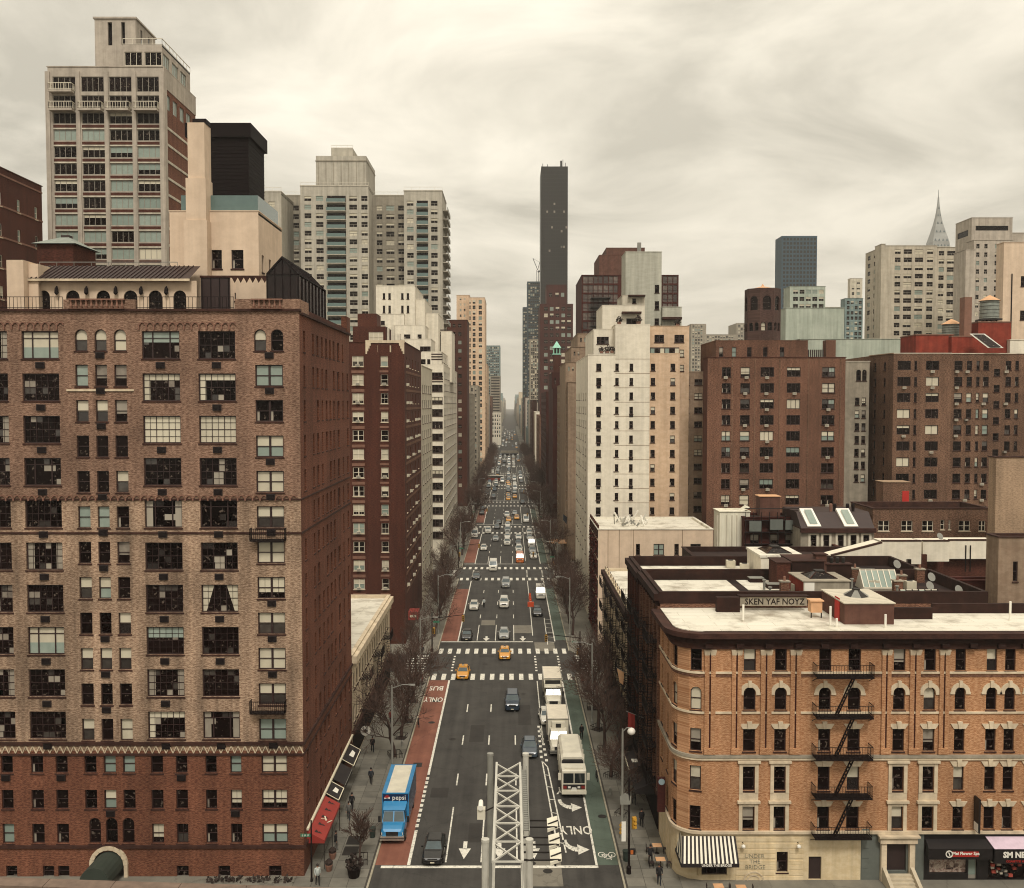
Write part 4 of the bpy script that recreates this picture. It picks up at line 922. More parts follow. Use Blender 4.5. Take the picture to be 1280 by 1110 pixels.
# ================================================================== D: big grey apartment complex
Y = 312
D = Bld('apartment_complex', 'wide grey slab apartment complex with stacked glass balconies and roof plant room', 'apartment block', (X_(Y, 440), Y, 0))
wallmat('slab_grey', '#aaa394', '#b2ab9c', .6, .6, .08, bump=0); wallmat('slab_shade', '#8d8576', '#968e7e', .6, .6, .08, bump=0)  # slab_shade: darker copy of slab_grey, shade put into the colour of set-back wings
def dwing(p0, p1, ytop, Yf, cols, mat, depth_, kind='tiny', skip=()):
    xa, xb = X_(Yf, p0, 300), X_(Yf, p1, 300); zt = Z_(Yf, ytop)
    rows = rows_px(ytop + 12, 10.85, 6.2, 22)
    rows = [q for q in rows if q[1] < 520]
    hs = []
    for c_ in cols: hs += hp(Yf, xa, [c_], rows, kind, 300)
    D.face((xa, Yf), 0, xb - xa, 0, zt, mat, hs, .2, 'grey_frame', 1)
    D.face((xb, Yf), R(90), depth_, 0, zt, mat); D.face((xa, Yf + depth_), R(-90), depth_, 0, zt, mat); D.face((xb, Yf + depth_), R(180), xb - xa, 0, zt, mat)
    m = MB(); D.lb(m, xa, xb, Yf + .1, Yf + depth_ - .1, zt - .8, zt - .5, 'roof_tar'); D.lb(m, xa - .1, xb + .1, Yf - .1, Yf + .3, zt, zt + .3, mat); D.lb(m, xb - .3, xb + .1, Yf + .3, Yf + depth_, zt, zt + .3, mat)
    r_ = D.part('wing_roof', m)
    m = MB(); railing(m, [(xa - D.o.x, Yf - Y + .4, zt + .3), (xb - D.o.x, Yf - Y + .4, zt + .3)], 1.1, 'white_frame', 2.2, .05); m.build('roof_rail', r_)
    return rows, xa, xb, zt
def balconies(pa, pb, rows, Yf, glassy):
    xa, xb = X_(Yf, pa, 300) - D.o.x, X_(Yf, pb, 300) - D.o.x
    for q in rows:
        z = Z_(Yf, q[1] + 2.2); m = MB(); m.box(xa, xb, Yf - Y - 1.5, Yf - Y, z - .25, z, 'slab_grey'); g = m.build('balcony', D.root)
        MB().box(xa + .05, xb - .05, Yf - Y - 1.5, Yf - Y - 1.44, z + .02, z + 1.1, 'rail_glass' if glassy else 'steel_grey').build('glass_rail', g)
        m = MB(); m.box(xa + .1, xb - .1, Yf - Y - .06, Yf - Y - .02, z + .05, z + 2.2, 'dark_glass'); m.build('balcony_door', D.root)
dwing(330, 352, 240, 305, [(336, 344)], 'slab_grey', 20)
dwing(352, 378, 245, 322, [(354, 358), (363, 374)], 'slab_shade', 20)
rw, xa, xb, zt = dwing(376, 461, 233, Y, [(381, 389.5), (395.5, 404.5), (437, 446.5), (452, 460 - .3)], 'slab_grey', 24)
balconies(409, 433, rw, Y, True)
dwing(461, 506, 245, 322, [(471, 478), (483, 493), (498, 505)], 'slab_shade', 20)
rw, xa2, xb2, zt2 = dwing(505, 553, 239, 314, [(509, 517), (539, 547)], 'slab_grey', 20)
balconies(521, 535.5, rw, 314, True)
m = MB(); xq = xb2
for k in range(14):
    z = zt2 - 5.6 - 2.82 * k
    g = MB(); D.lb(g, xq, xq + 1.6, 316, 331, z - .25, z, 'slab_grey'); D.lb(g, xq + 1.5, xq + 1.6, 316, 331, z, z + 1.0, 'steel_grey'); D.part('balcony', g)
# plant room
m = MB(); D.lb(m, X_(314, 395, 210), X_(314, 458, 210), 314, 334, zt, Z_(314, 195), 'slab_grey'); pr_ = D.part('plant_room', m)
m = MB()
for k in range(7): x = X_(314, 398 + 9.5 * k, 210); D.lb(m, x - .1, x + .1, 313.94, 314, zt, Z_(314, 203), 'slab_shade')
D.lb(m, X_(314, 394.5, 210), X_(314, 458.5, 210), 313.8, 334.2, Z_(314, 202), Z_(314, 200.5), 'slab_shade'); m.build('panel_joint', pr_)
m = MB(); D.lb(m, X_(318, 414, 190), X_(318, 441, 190), 318, 328, Z_(314, 195), Z_(318, 185), 'slab_grey'); railing(m, [(X_(318, 414, 190) - D.o.x, 6, Z_(318, 185)), (X_(318, 441, 190) - D.o.x, 6, Z_(318, 185))], .8, 'white_frame', 1.5, .05); D.part('tank_enclosure', m)
D.finish()

# ================================================================== low white-trimmed row house between A and the next street
l = block('row_building', 'low cream-fronted row building with white roof beside the brick apartment house', -40, BL, 104.3, 137.3, 12.4, 'brick_brown', right=grid([(1.4 + 2.05 * k, 1.0) for k in range(15)], [(4.6, 1.9), (8.3, 1.9)], 'dh'), roof='roof_white', parapet=.35, finish=False, coping='limestone', rmat='limestone', detail=1)
m = MB(); l.lb(m, BL, BL + .55, 104.3, 137.3, 11.5, 12.3, 'limestone')
for k in range(22): l.lb(m, BL + .05, BL + .45, 104.8 + 1.45 * k, 105.1 + 1.45 * k, 10.9, 11.5, 'limestone')
l.part('cornice', m)
m = MB(); l.lb(m, BL, BL + .3, 104.3, 137.3, 3.6, 4.0, 'brownstone_trim'); l.lb(m, BL, BL + .06, 104.6, 137.1, .4, 3.4, 'black_metal'); l.part('shopfront', m)
def fire_escape(root, px, py, r, floors, w=3.6, d=1.05, mat='black_iron', step=.22, top_ladder=True):
    """platforms with railings and slanting ladders; local x along the wall, -y outwards"""
    fe = put('fire_escape', None, root, (px, py, 0), r)
    for k, z in enumerate(floors):
        m = MB(); n = 6
        for j in range(n): y_ = -d * (j + .5) / n; m.box(-w / 2, w / 2, y_ - .05, y_ + .05, z - .04, z, mat)
        m.bar((-w / 2, -d, z - .08), (w / 2, -d, z - .08), .08, .12, mat); m.bar((-w / 2, 0, z - .6), (-w / 2, -d, z - .08), .05, .05, mat); m.bar((w / 2, 0, z - .6), (w / 2, -d, z - .08), .05, .05, mat)
        m.build('platform', fe)
        m = MB(); railing(m, [(-w / 2, 0, z), (-w / 2, -d, z), (w / 2, -d, z), (w / 2, 0, z)], .95, mat, step, .022); m.build('railing', fe)
        if k < len(floors) - 1:
            z2 = floors[k + 1]; m = MB()
            for y_ in (-.35, -.8): m.bar((-w * .12, y_, z), (w * .2, y_, z2), .06, .1, mat)
            for j in range(1, 11): t = j / 11; m.bar((-w * .12 + w * .32 * t, -.35, z + (z2 - z) * t), (-w * .12 + w * .32 * t, -.8, z + (z2 - z) * t), .16, .03, mat)
            m.build('ladder', fe)
    return fe
for yy in (112, 122, 131): fire_escape(l.root, BL - l.o.x, yy - l.o.y, R(90), (4.2, 7.9), 3.0)
l.finish()

# ================================================================== F: dark brown block with cream stepped crest
Y = 158
x0, x1 = X_(Y, 436, 500), BL; zt = Z_(Y, 428)
rw = rows_px(445, 23.2, 13, 13)
fh = hp(Y, x0, [(441, 455)], rw, 'pair', 560) + hp(Y, x0, [(476.5, 485.5)], rw, 'dh', 560)
sh = [(u, 1.1, Z_(Y, q[1]), Z_(Y, q[0]) - Z_(Y, q[1]), 'dh') for q in rw for u in (3.5, 8.5, 13, 18, 23.5)]
Fb = block('brick_apartment_block', 'dark maroon brick apartment block with cream stepped crest at its roof corner', x0, x1, Y, 187.5, zt, 'brick_dark', fh, right=sh, parapet=.6, finish=False, coping='brick_dark', frame='white_frame', detail=1, rmat='brick_dark')
for h in fh:
    if random.random() < .5: put('air_conditioner', ACW, Fb.root, (x0 - Fb.o.x + h[0], 0, h[2] - .05))
for h in sh:
    if random.random() < .35: put('air_conditioner', ACW, Fb.root, (x1 - Fb.o.x, h[0], h[2] - .05), R(90))
m = MB()
for yb_ in [q[1] + 5 for q in rw]: Fb.lb(m, X_(Y, 440, 560), X_(Y, 456, 560), Y - .06, Y, Z_(Y, yb_ + 3.5), Z_(Y, yb_), 'terracotta'); Fb.lb(m, X_(Y, 474, 560), X_(Y, 487, 560), Y - .06, Y, Z_(Y, yb_ + 2.5), Z_(Y, yb_), 'terracotta'); Fb.lb(m, x1, x1 + .06, Y + 2, 187, Z_(Y, yb_ + 3), Z_(Y, yb_), 'brick_brown')
Fb.parts('spandrel', m)
m = MB(); xa, xb = X_(Y, 457, 430), x1
Fb.lb(m, xa, xb + .05, Y - .15, Y + .3, zt - .1, zt + .35, 'limestone')
for s_, xx in ((1, xa), (-1, xb)):
    for k in range(4): Fb.lb(m, min(xx, xx + s_ * (.85 - .2 * k)), max(xx, xx + s_ * (.85 - .2 * k)), Y - .13, Y, zt - .45 * (k + 1) - .1, zt - .45 * k - .1, 'limestone')
for p in (473, 488): x = X_(Y, p, 435); Fb.lb(m, x - .12, x + .12, Y - .1, Y, zt - 1.6, zt - .5, 'limestone')
Fb.part('crest', m)
pil = MB()
for p in (474, 487, 457.5, 503): x = X_(Y, p, 560); Fb.lb(pil, x - .12, x + .12, Y - .12, Y, 0, zt - .1, 'brick_dark')
Fb.parts('pilaster', pil)
# penthouse of F
Yq = 163; xa, xb = X_(Yq, 441, 420), X_(Yq, 482, 420)
Fb.face((xa, Yq), 0, xb - xa, zt - 1, Z_(Yq, 408), 'brick_dark', hp(Yq, xa, [(461, 479)], [(415, 427)], 'trio', 420, 2), .1, 'white_frame', 1); Fb.face((xb, Yq), R(90), 10, zt - 1, Z_(Yq, 408), 'brick_dark')
m = MB(); Fb.lb(m, xa, xb, Yq + .05, Yq + 10, Z_(Yq, 408) - .2, Z_(Yq, 408), 'roof_white'); Fb.lb(m, X_(Yq + 3, 447, 400), X_(Yq + 3, 471, 400), Yq + 3, Yq + 8, Z_(Yq, 408), Z_(Yq + 3, 392), 'brick_dark'); Fb.part('penthouse_roof', m)
m = MB()
for p, h in ((484, 409), (491, 406), (498, 416)): x = X_(Yq + 2, p, 410); Fb.lb(m, x - .3, x + .3, Yq + 2, Yq + 3, zt - 1, Z_(Yq, h), 'white_frame')
Fb.parts('flue', m); Fb.finish()
# grey-white block beside F along the avenue
g = block('avenue_block', 'pale grey brick block with paired windows next to the maroon block', -36, BL, 188, 214, Z_(188, 457), 'concrete_pale', right=grid([(3 + 4.6 * k, 2.0) for k in range(5)], rows_z(5.5, 3.05, 1.7, 13), 'pair'), parapet=.6, frame='brown_frame')

# ================================================================== E: white deco tower with setbacks
Y = 244
E_ = Bld('deco_apartment_tower', 'white art deco apartment tower with stepped terraces and wide dark windows', 'apartment tower', (BL - 8, Y, 0))
def tier(b, xa, xb, ya, yb, z0, z1, mat, front=(), right=(), left=(), frame='brown_frame', detail=1, roof='roof_tar', depth=.16):
    b.face((xa, ya), 0, xb - xa, z0, z1, mat, front, depth, frame, detail); b.face((xb, ya), R(90), yb - ya, z0, z1, mat, right, depth, frame, detail); b.face((xa, yb), R(-90), yb - ya, z0, z1, mat, left, depth, frame, detail); b.face((xb, yb), R(180), xb - xa, z0, z1, mat)
    m = MB(); b.lb(m, xa + .15, xb - .15, ya + .15, yb - .15, z1 - .5, z1 - .35, roof); b.part('terrace_roof', m)
    m = MB(); b.lb(m, xa - .06, xb + .06, ya - .06, ya + .15, z1, z1 + .12, mat); b.lb(m, xb - .15, xb + .06, ya + .15, yb, z1, z1 + .12, mat); b.lb(m, xa - .06, xa + .15, ya + .15, yb, z1, z1 + .12, mat); b.part('coping', m)
rw = rows_px(465.5, 15.3, 8.8, 14)
xa, xb = X_(Y, 531, 480), X_(Y, 554.5, 480)
tier(E_, xa - 6, xb, Y, 306, 0, Z_(Y, 456), 'stucco_white', hp(Y, xa - 6, [(539, 553.5)], rw, 'trio', 560, lambda i: (0, 0, 1, 0, 4, 0)[i % 6]), right=grid([(4 + 4.6 * k, 2.4) for k in range(12)], rows_z(6, 3.11, 1.8, 14), 'pair'))
tier(E_, X_(Y + 3, 505, 440), X_(Y + 3, 552, 440), Y + 3, 300, 40, Z_(Y + 3, 440), 'stucco_white', hp(Y + 3, X_(Y + 3, 505, 440), [(525, 532), (534, 538)], [(449, 456)], 'dh', 450, 0), right=grid([(4 + 6 * k, 2) for k in range(7)], [(Z_(Y + 3, 452), 1.8)], 'pair'))
tier(E_, X_(Y + 6, 499, 430), X_(Y + 6, 539, 430), Y + 6, 296, 45, Z_(Y + 6, 424), 'stucco_white', hp(Y + 6, X_(Y + 6, 499, 430), [(525, 538.3)], [(433, 441)], 'trio', 436, 0))
tier(E_, X_(Y + 9, 490, 415), X_(Y + 9, 531.5, 415), Y + 9, 292, 48, Z_(Y + 9, 407), 'stucco_white', hp(Y + 9, X_(Y + 9, 490, 415), [(505, 513), (522, 527)], [(418, 423.5)], 'dh', 420, 4))
tier(E_, X_(Y + 14, 470, 380), X_(Y + 14, 519, 380), Y + 14, 282, 52, Z_(Y + 14, 357.5), 'stucco_white', hp(Y + 14, X_(Y + 14, 470, 380), [(478.5, 481.5), (485.5, 488.5), (501.5, 504.5), (508.5, 511.5)], [(366.5, 374), (382, 391)], 'slit', 380, 0))
tier(E_, X_(Y + 12, 470, 400), X_(Y + 12, 505, 400), Y + 12, 280, 52, Z_(Y + 12, 393), 'stucco_white', hp(Y + 12, X_(Y + 12, 470, 400), [(476, 481)], [(401, 406)], 'dh', 405, 0))
for p0, p1, t_ in ((526, 547, 391), (548, 562, 411), (517, 531, 374)):
    tier(E_, X_(Y + 16, p0, 400), X_(Y + 16, p1, 400), Y + 16 + (p0 - 517) * .3, 284, 46, Z_(Y + 16, t_), 'stucco_white')
m = MB()
for p0, p1, y0 in ((527, 545, 393), (549, 562, 412), (539, 553, 442), (533, 553.5, 470)):
    for k in range(3): Yf = Y + 16 + (p0 - 517) * .3 if y0 < 420 else (Y + 3 if y0 < 450 else Y); E_.lb(m, X_(Yf, p0, 400), X_(Yf, p1, 400), Yf - .1, Yf, Z_(Yf, y0 + 3.2 * k + 1.4), Z_(Yf, y0 + 3.2 * k), 'parapet_brown')
E_.parts('deco_band', m); E_.finish()

# ================================================================== farther blocks on the left of the avenue
def far(name, label, Y, p0, p1, ytop, mat, depth_, cols=(), pitch=8, h=4, w=None, kind='tiny', z0=0, side=6, detail=0, cat='building', frame='grey_frame', roof='roof_tar', ybot=None, coping=None, smat=None, left=False, xr=None):
    """block whose front spans p0..p1 on the photograph at depth Y; windows in a regular grid"""
    xa, xb = X_(Y, p0), X_(Y, p1) if xr is None else xr; zt = Z_(Y, ytop)
    n = int((Z_(Y, ytop + pitch * .5) - 4) / (pitch * Y / FPX)); rw = rows_px(ytop + pitch * .45, pitch, h, max(n, 0))
    if ybot: rw = [q for q in rw if q[1] < ybot]
    fh = hp(Y, xa, cols, rw, kind)
    hw = (w or 1.5); sh = [(side * (k + .6), side * .45, Z_(Y, q[1]), Z_(Y, q[0]) - Z_(Y, q[1]), kind) for k in range(int(depth_ / side) - 0) for q in rw] if side else []
    sh = [s_ for s_ in sh if s_[0] + s_[1] / 2 < depth_ - .3]
    return block(name, label, xa, xb, Y, Y + depth_, zt, mat, fh, left=sh if left else (), right=() if left else sh, parapet=.5, cat=cat, detail=detail, frame=frame, roof=roof, coping=coping, finish=True, cop=.15)
far('apartment_block', 'grey apartment block with small square windows beyond the white deco tower', 400, 566, 587, 492, 'concrete', 60, [(570, 573.2), (577.5, 581.5)], 8.3, 5, side=7, detail=1)
far('apartment_block', 'slim maroon brick tower with scattered pale windows beyond the deco tower', 372, 558, 584, 400, 'brick_dark', 20, [(566, 569.5), (573, 577)], 10.5, 4.5, side=0, detail=1)
far('apartment_block', 'maroon brick shaft with chimney pots in front of the grey block', 392, 570, 583, 455, 'brick_dark', 7, [(576, 577.5)], 12, 9, side=0)
far('striped_tower', 'cream and brown striped apartment tower with a stepped top', 560, 586, 606, 372, 'stucco_peach', 40, [(587, 588.5), (591, 594.5), (598.5, 602.5)], 6.8, 4.6, side=7)
far('apartment_block', 'stepped peach roof block on top of the striped tower', 566, 571, 587, 369, 'stucco_peach', 24, [(575, 577), (580, 582)], 7, 3, side=0)  # crown of the striped tower, standing as a separate block
far('apartment_block', 'grey stone block with dark window columns beside the striped tower', 478, 587, 597, 482, 'concrete', 40, [(589, 591), (593.5, 595.5)], 7, 4, side=7)
far('apartment_block', 'narrow dark red brick block further down the avenue', 590, 598, 606, 504, 'brick_dark', 60, [(600, 601.5)], 7, 3, side=8)
far('apartment_block', 'salmon orange slab tower further down the avenue', 640, 603, 608.8, 455, 'stucco_peach', 50, [(605, 606.5)], 7, 3.5, side=8)
far('glass_slab', 'teal glass office slab closing the bus lane side of the avenue', 1080, 606, 625, 432, 'stone_teal', 60, [(606.5 + 2.2 * k, 608.2 + 2.2 * k) for k in range(8)], 3.4, 2.2, side=0)
far('glass_slab_annex', 'lower stone block with thin window bands before the teal glass slab', 1040, 613, 625.5, 470, 'concrete', 40, [(614, 624.5)], 3.4, 1.7, kind='louvre', side=0)
far('corner_house', 'cream mansion with mansard roof among the far trees', 930, 614, 626.5, 516, 'stucco_white', 30, [(615.5 + 2.8 * k, 617 + 2.8 * k) for k in range(4)], 5, 3, side=0)
# ================================================================== R1: orange tenement on the right corner
Y = 78.8
plain('trim_dark', '#1b1513', .6); plain('sign_black', '#120b0b', .5, var=.1); plain('sign_white', '#e4dfd2', .5, var=.04); plain('sign_red', '#a3241c', .5, var=.08); plain('door_dark', '#2c1d1b', .6)
plain('door_red', '#b2261d', .6); plain('stair_stone', '#b7aa92', .8, var=.15); plain('siding_grey', '#5f635c', .7, var=.12); plain('awning_stripe', '#e0d9c6', .7, var=.05); plain('lilac', '#c9b3c0', .6)
wallmat('shop_cream', '#cdb892', '#d8c5a2', 1.2, 1.5, .16, bump=.1, streak=.2)
T = Bld('tenement', 'five storey orange brick corner tenement with cream trim and rounded bay', 'tenement', (30, Y, 0))
TX1, TY1, zroof = 53.0, 87.7, Z_(Y, 789)
rwp = [(811, 839), (859, 888), (911, 939.5), (958, 988.5), (1008, 1037)]
rz = [(Z_(Y, b), Z_(Y, a) - Z_(Y, b)) for a, b in rwp]
zbase = Z_(Y, 1041)
colp = [(929, 944), (968, 982.5), (1023, 1038), (1059.5, 1075), (1116, 1130.5), (1154, 1168.5), (1193, 1206), (1232, 1245), (1255, 1268), (1283, 1296), (1310, 1324)]
vt = [0, 0, 4, 0, 0, 0, 1, 6, 0, 0, 0]
fh = []
X0 = BR + 2.2
for j, c in enumerate(colp):
    for k, q in enumerate(rwp):
        v = random.choice((0, 0, 0, 1, 4, 6, 0)); fh += hp(Y, X0, [c], [q], 'arch' if k == 1 else 'dh', 920, v)
T.face((X0, Y), 0, TX1 - X0, zbase, zroof, 'brick_orange', fh, .2, 'brown_frame', 2)
arc = [(BR + 2.2 - 2.2 * math.cos(t), Y + 2.2 - 2.2 * math.sin(t)) for t in (0, math.pi / 6, math.pi / 3, math.pi / 2)]
for k in range(3):
    (xa, ya), (xb, yb) = arc[k], arc[k + 1]; w_ = math.hypot(xb - xa, yb - ya); r = math.atan2(yb - ya, xb - xa)
    hs = [(w_ / 2, .9, z, h, 'arch' if i == 1 else 'dh', (0, 2, 6, 1, 0)[i]) for i, (z, h) in enumerate(rz)] if k != 1 else []
    T.face((xa, ya), r, w_, zbase, zroof, 'brick_orange', hs, .2, 'brown_frame', 2)
    T.face((xa, ya), r, w_, 0, zbase, 'shop_cream')
T.face((BR, TY1), R(-90), TY1 - Y - 2.2, zbase, zroof, 'brick_orange', [(u, .95, z, h, 'arch' if i == 1 else 'dh') for u in (1.6, 4.6) for i, (z, h) in enumerate(rz)], .2, 'brown_frame', 2)
T.face((BR, TY1), R(-90), TY1 - Y - 2.2, 0, zbase, 'shop_cream')
T.face((TX1, TY1), R(180), TX1 - BR, 0, zroof, 'brick_brown')
def oX(px, py=920): return X_(Y, px, py) - 30
# rounded profile used by cornice and belts
def belt(z0, z1, out, mat, name, both=True):
    """belt that follows the rounded corner"""
    m = MB(); o = out
    def ring(e, z): return [(TX1 - 30, -e, z), (X0 - 30, -e, z)] + [(X0 - 30 - (2.2 + e) * math.sin(t), 2.2 - (2.2 + e) * math.cos(t), z) for t in [math.pi / 2 * k / 8 for k in range(1, 9)]] + [(BR - 30 - e, TY1 - Y, z)]
    a, b, a2, b2 = ring(0, z0), ring(o, z0), ring(0, z1), ring(o, z1); n = len(a)
    for i in range(n - 1):
        m.poly([b[i + 1], b[i], b2[i], b2[i + 1]], mat); m.poly([b2[i + 1], b2[i], a2[i], a2[i + 1]], mat); m.poly([a[i + 1], a[i], b[i], b[i + 1]], mat)
    return m.build(name, T.root)
belt(zbase - .05, zbase + .18, .22, 'limestone', 'string_course')
belt(Z_(Y, 950), Z_(Y, 947), .14, 'limestone', 'string_course'); belt(Z_(Y, 947), Z_(Y, 943.5), .2, 'concrete', 'string_course')
belt(Z_(Y, 892), Z_(Y, 889.5), .1, 'limestone', 'string_course'); belt(Z_(Y, 842), Z_(Y, 839.5), .12, 'limestone', 'string_course'); belt(Z_(Y, 846), Z_(Y, 843.5), .06, 'brick_brown', 'string_course')
belt(Z_(Y, 811), Z_(Y, 803), .16, 'brownstone_trim', 'frieze'); belt(Z_(Y, 803), Z_(Y, 796), .45, 'parapet_brown', 'cornice'); belt(Z_(Y, 796), Z_(Y, 789.5), .85, 'brownstone_trim', 'cornice')
br = MB()
for p in (885, 924, 960, 997, 1030, 1066, 1107, 1144, 1180, 1215, 1250, 1280): x = oX(p, 800); T.lb(br, x + 30 - .3, x + 30 + .3, Y - .5, Y - .16, Z_(Y, 809), Z_(Y, 803.5), 'parapet_brown')
T.parts('bracket', br)
# surrounds and lintels
for j, c in enumerate(colp[:9] + colp[9:10]):
    a, b = oX(c[0]), oX(c[1]); xc = (a + b) / 2; hw = (b - a) / 2
    m = MB(); z0 = Z_(Y, 888) + (Z_(Y, 859) - Z_(Y, 888)) - hw
    for k in range(8):
        t0, t1 = math.pi * k / 8, math.pi * (k + 1) / 8
        q = lambda t, rr, y_: (xc + rr * math.cos(t), y_, z0 + rr * math.sin(t))
        m.raw([q(t0, hw + .02, -.1), q(t1, hw + .02, -.1), q(t1, hw + .38, -.1), q(t0, hw + .38, -.1), q(t1, hw + .38, 0), q(t0, hw + .38, 0), q(t0, hw + .02, .02), q(t1, hw + .02, .02)], [(0, 3, 2, 1), (3, 5, 4, 2), (0, 1, 7, 6)], 'limestone')
    m.box(xc - .14, xc + .14, -.2, 0, z0 + hw, z0 + hw + .55, 'limestone'); m.box(xc - hw - .42, xc - hw - .02, -.1, 0, z0 - .15, z0, 'limestone'); m.box(xc + hw + .02, xc + hw + .42, -.1, 0, z0 - .15, z0, 'limestone')
    m.build('arch_hood', T.root)
    for k, (top, hh) in enumerate(((911, .42), (958, .42), (1008, .42))):
        z = Z_(Y, top)
        if k and j in (0, 1, 4, 5):      # full stone surround
            zb_ = Z_(Y, (988.5, 1037)[k - 1]); m = MB()
            m.box(a - .3, a - .01, -.1, 0, zb_ - .2, z + .3, 'limestone'); m.box(b + .01, b + .3, -.1, 0, zb_ - .2, z + .3, 'limestone'); m.box(a, b, -.09, 0, z + .01, z + .29, 'limestone'); m.box(a - .45, b + .45, -.25, 0, z + .3, z + .5, 'limestone')
            if k == 1: m.box(a - .3, b + .3, -.06, 0, Z_(Y, 1002), Z_(Y, 991), 'limestone')
            m.build('window_surround', T.root); continue
        m = MB(); m.raw([(a - .05, -.09, z), (b + .05, -.09, z), (b + .32, -.09, z + hh), (a - .32, -.09, z + hh), (a - .05, 0, z), (b + .05, 0, z), (b + .32, 0, z + hh), (a - .32, 0, z + hh)], [(0, 1, 2, 3), (0, 4, 5, 1), (3, 2, 6, 7), (0, 3, 7, 4), (1, 5, 6, 2)], 'limestone')
        m.raw([(xc - .12, -.18, z + .02), (xc + .12, -.18, z + .02), (xc + .2, -.18, z + .62), (xc - .2, -.18, z + .62), (xc - .12, 0, z + .02), (xc + .12, 0, z + .02), (xc + .2, 0, z + .62), (xc - .2, 0, z + .62)], [(0, 1, 2, 3), (0, 4, 5, 1), (3, 2, 6, 7), (0, 3, 7, 4), (1, 5, 6, 2)], 'limestone')
        m.build('lintel', T.root)
for p0, p1 in ((880, 893.5), (914, 926), (950, 963.5), (987, 1000), (1101, 1112.5), (1136, 1149), (1173, 1185)):
    m = MB(); a, b = oX(p0), oX(p1); xm = (a + b) / 2; zt_, zb_ = Z_(Y, 812), Z_(Y, 935)
    m.box(a, xm - .07, -.16, 0, zb_, zt_ - .45, 'brick_orange'); m.box(xm + .07, b, -.16, 0, zb_, zt_ - .45, 'brick_orange'); m.box(xm - .07, xm + .07, -.03, 0, zb_, zt_ - .45, 'brick_deep')
    m.box(a - .04, b + .04, -.22, 0, zb_ - .5, zb_, 'brick_orange'); pl_ = m.build('pilaster', T.root)
    for xa, xb in ((a, xm - .05), (xm + .05, b)): MB().raw([(xa, -.17, zt_ - .45), (xb, -.17, zt_ - .45), (xb + .07, -.28, zt_), (xa - .07, -.28, zt_), (xa, 0, zt_ - .45), (xb, 0, zt_ - .45), (xb + .07, 0, zt_), (xa - .07, 0, zt_)], [(0, 1, 2, 3), (0, 4, 5, 1), (3, 2, 6, 7), (0, 3, 7, 4), (1, 5, 6, 2)], 'limestone').build('capital', pl_)
fe = fire_escape(T.root, (oX(1023) + oX(1075)) / 2 + .1, 0, 0, [Z_(Y, y_) for y_ in (1041, 991.5, 943, 892, 842)], 4.7, 1.1)
# ground floor: cream shop, doors, stoop, two dark shopfronts
gx = lambda p: X_(Y, p, 1075)
gh = [((gx(865) + gx(910)) / 2 - X0, gx(910) - gx(872), .9, 2.2, 'band', 0), ((gx(971) + gx(985)) / 2 - X0, gx(985) - gx(971), Z_(Y, 1091), Z_(Y, 1065) - Z_(Y, 1091), 'dh', 4)]
gh = [(((gx(872) + gx(909)) / 2) - X0, gx(909) - gx(872), Z_(Y, 1094), 1.9, 'band', 0), gh[1], ((gx(1011) + gx(1027)) / 2 - X0, gx(1027) - gx(1011), .15, Z_(Y, 1071) - .15, None), ((gx(1108) + gx(1133)) / 2 - X0, gx(1133) - gx(1108), .9, Z_(Y, 1055) - .9, None),
      ((gx(1162) + gx(1209)) / 2 - X0, gx(1209) - gx(1162), Z_(Y, 1092), Z_(Y, 1068) - Z_(Y, 1092), None), ((gx(1211) + gx(1222)) / 2 - X0, gx(1222) - gx(1211), .15, 2.4, None), ((gx(1236) + gx(1300)) / 2 - X0, gx(1300) - gx(1236), .2, Z_(Y, 1073) - .2, None)]
xs1, xs2 = gx(1076), gx(1155)
T.face((X0, Y), 0, xs1 - X0, 0, zbase, 'shop_cream', [h for h in gh if h[0] + X0 < xs1], .25, 'brown_frame', 2)
T.face((xs1, Y), 0, xs2 - xs1, 0, zbase, 'siding_grey', [(h[0] + X0 - xs1,) + h[1:] for h in gh if xs1 < h[0] + X0 < xs2], .3)
T.face((xs2, Y), 0, TX1 - xs2, 0, zbase, 'sign_black', [(h[0] + X0 - xs2,) + h[1:] for h in gh if h[0] + X0 > xs2], .3)
for k, yp in enumerate((1046, 1054, 1061, 1067, 1075, 1081, 1088, 1095)): T.pbox('rustication', gx(920) , gx(1004), Y - .035, Y - .001, Z_(Y, yp + 6), Z_(Y, yp + .9), 'shop_cream') if not 1060 < yp < 1092 else (T.pbox('rustication', gx(920), gx(969.5), Y - .035, Y - .001, Z_(Y, yp + 6), Z_(Y, yp + .9), 'shop_cream'), T.pbox('rustication', gx(986.5), gx(1004), Y - .035, Y - .001, Z_(Y, yp + 6), Z_(Y, yp + .9), 'shop_cream'))
MB().box(oX(1011, 1085) - .0, oX(1027, 1085), .2, .25, .15, Z_(Y, 1071), 'door_dark').build('door', T.root)
for k in range(5): T.pbox('siding_board', gx(1077), gx(1086), Y - .03, Y - .001, .3 + .85 * k, 1.1 + .85 * k, 'siding_grey')
for p in (928, 997): m = MB(); m.tube((oX(p, 1055), 0, Z_(Y, 1053)), (oX(p, 1055), -.35, Z_(Y, 1052)), .03, .03, 'black_iron', 5); m.lathe([(.02, -.16), (.17, -.08), (.17, .05), (.05, .15)], 'sign_white', 8, (oX(p, 1055), -.4, Z_(Y, 1055.5))); m.build('wall_lamp', T.root)
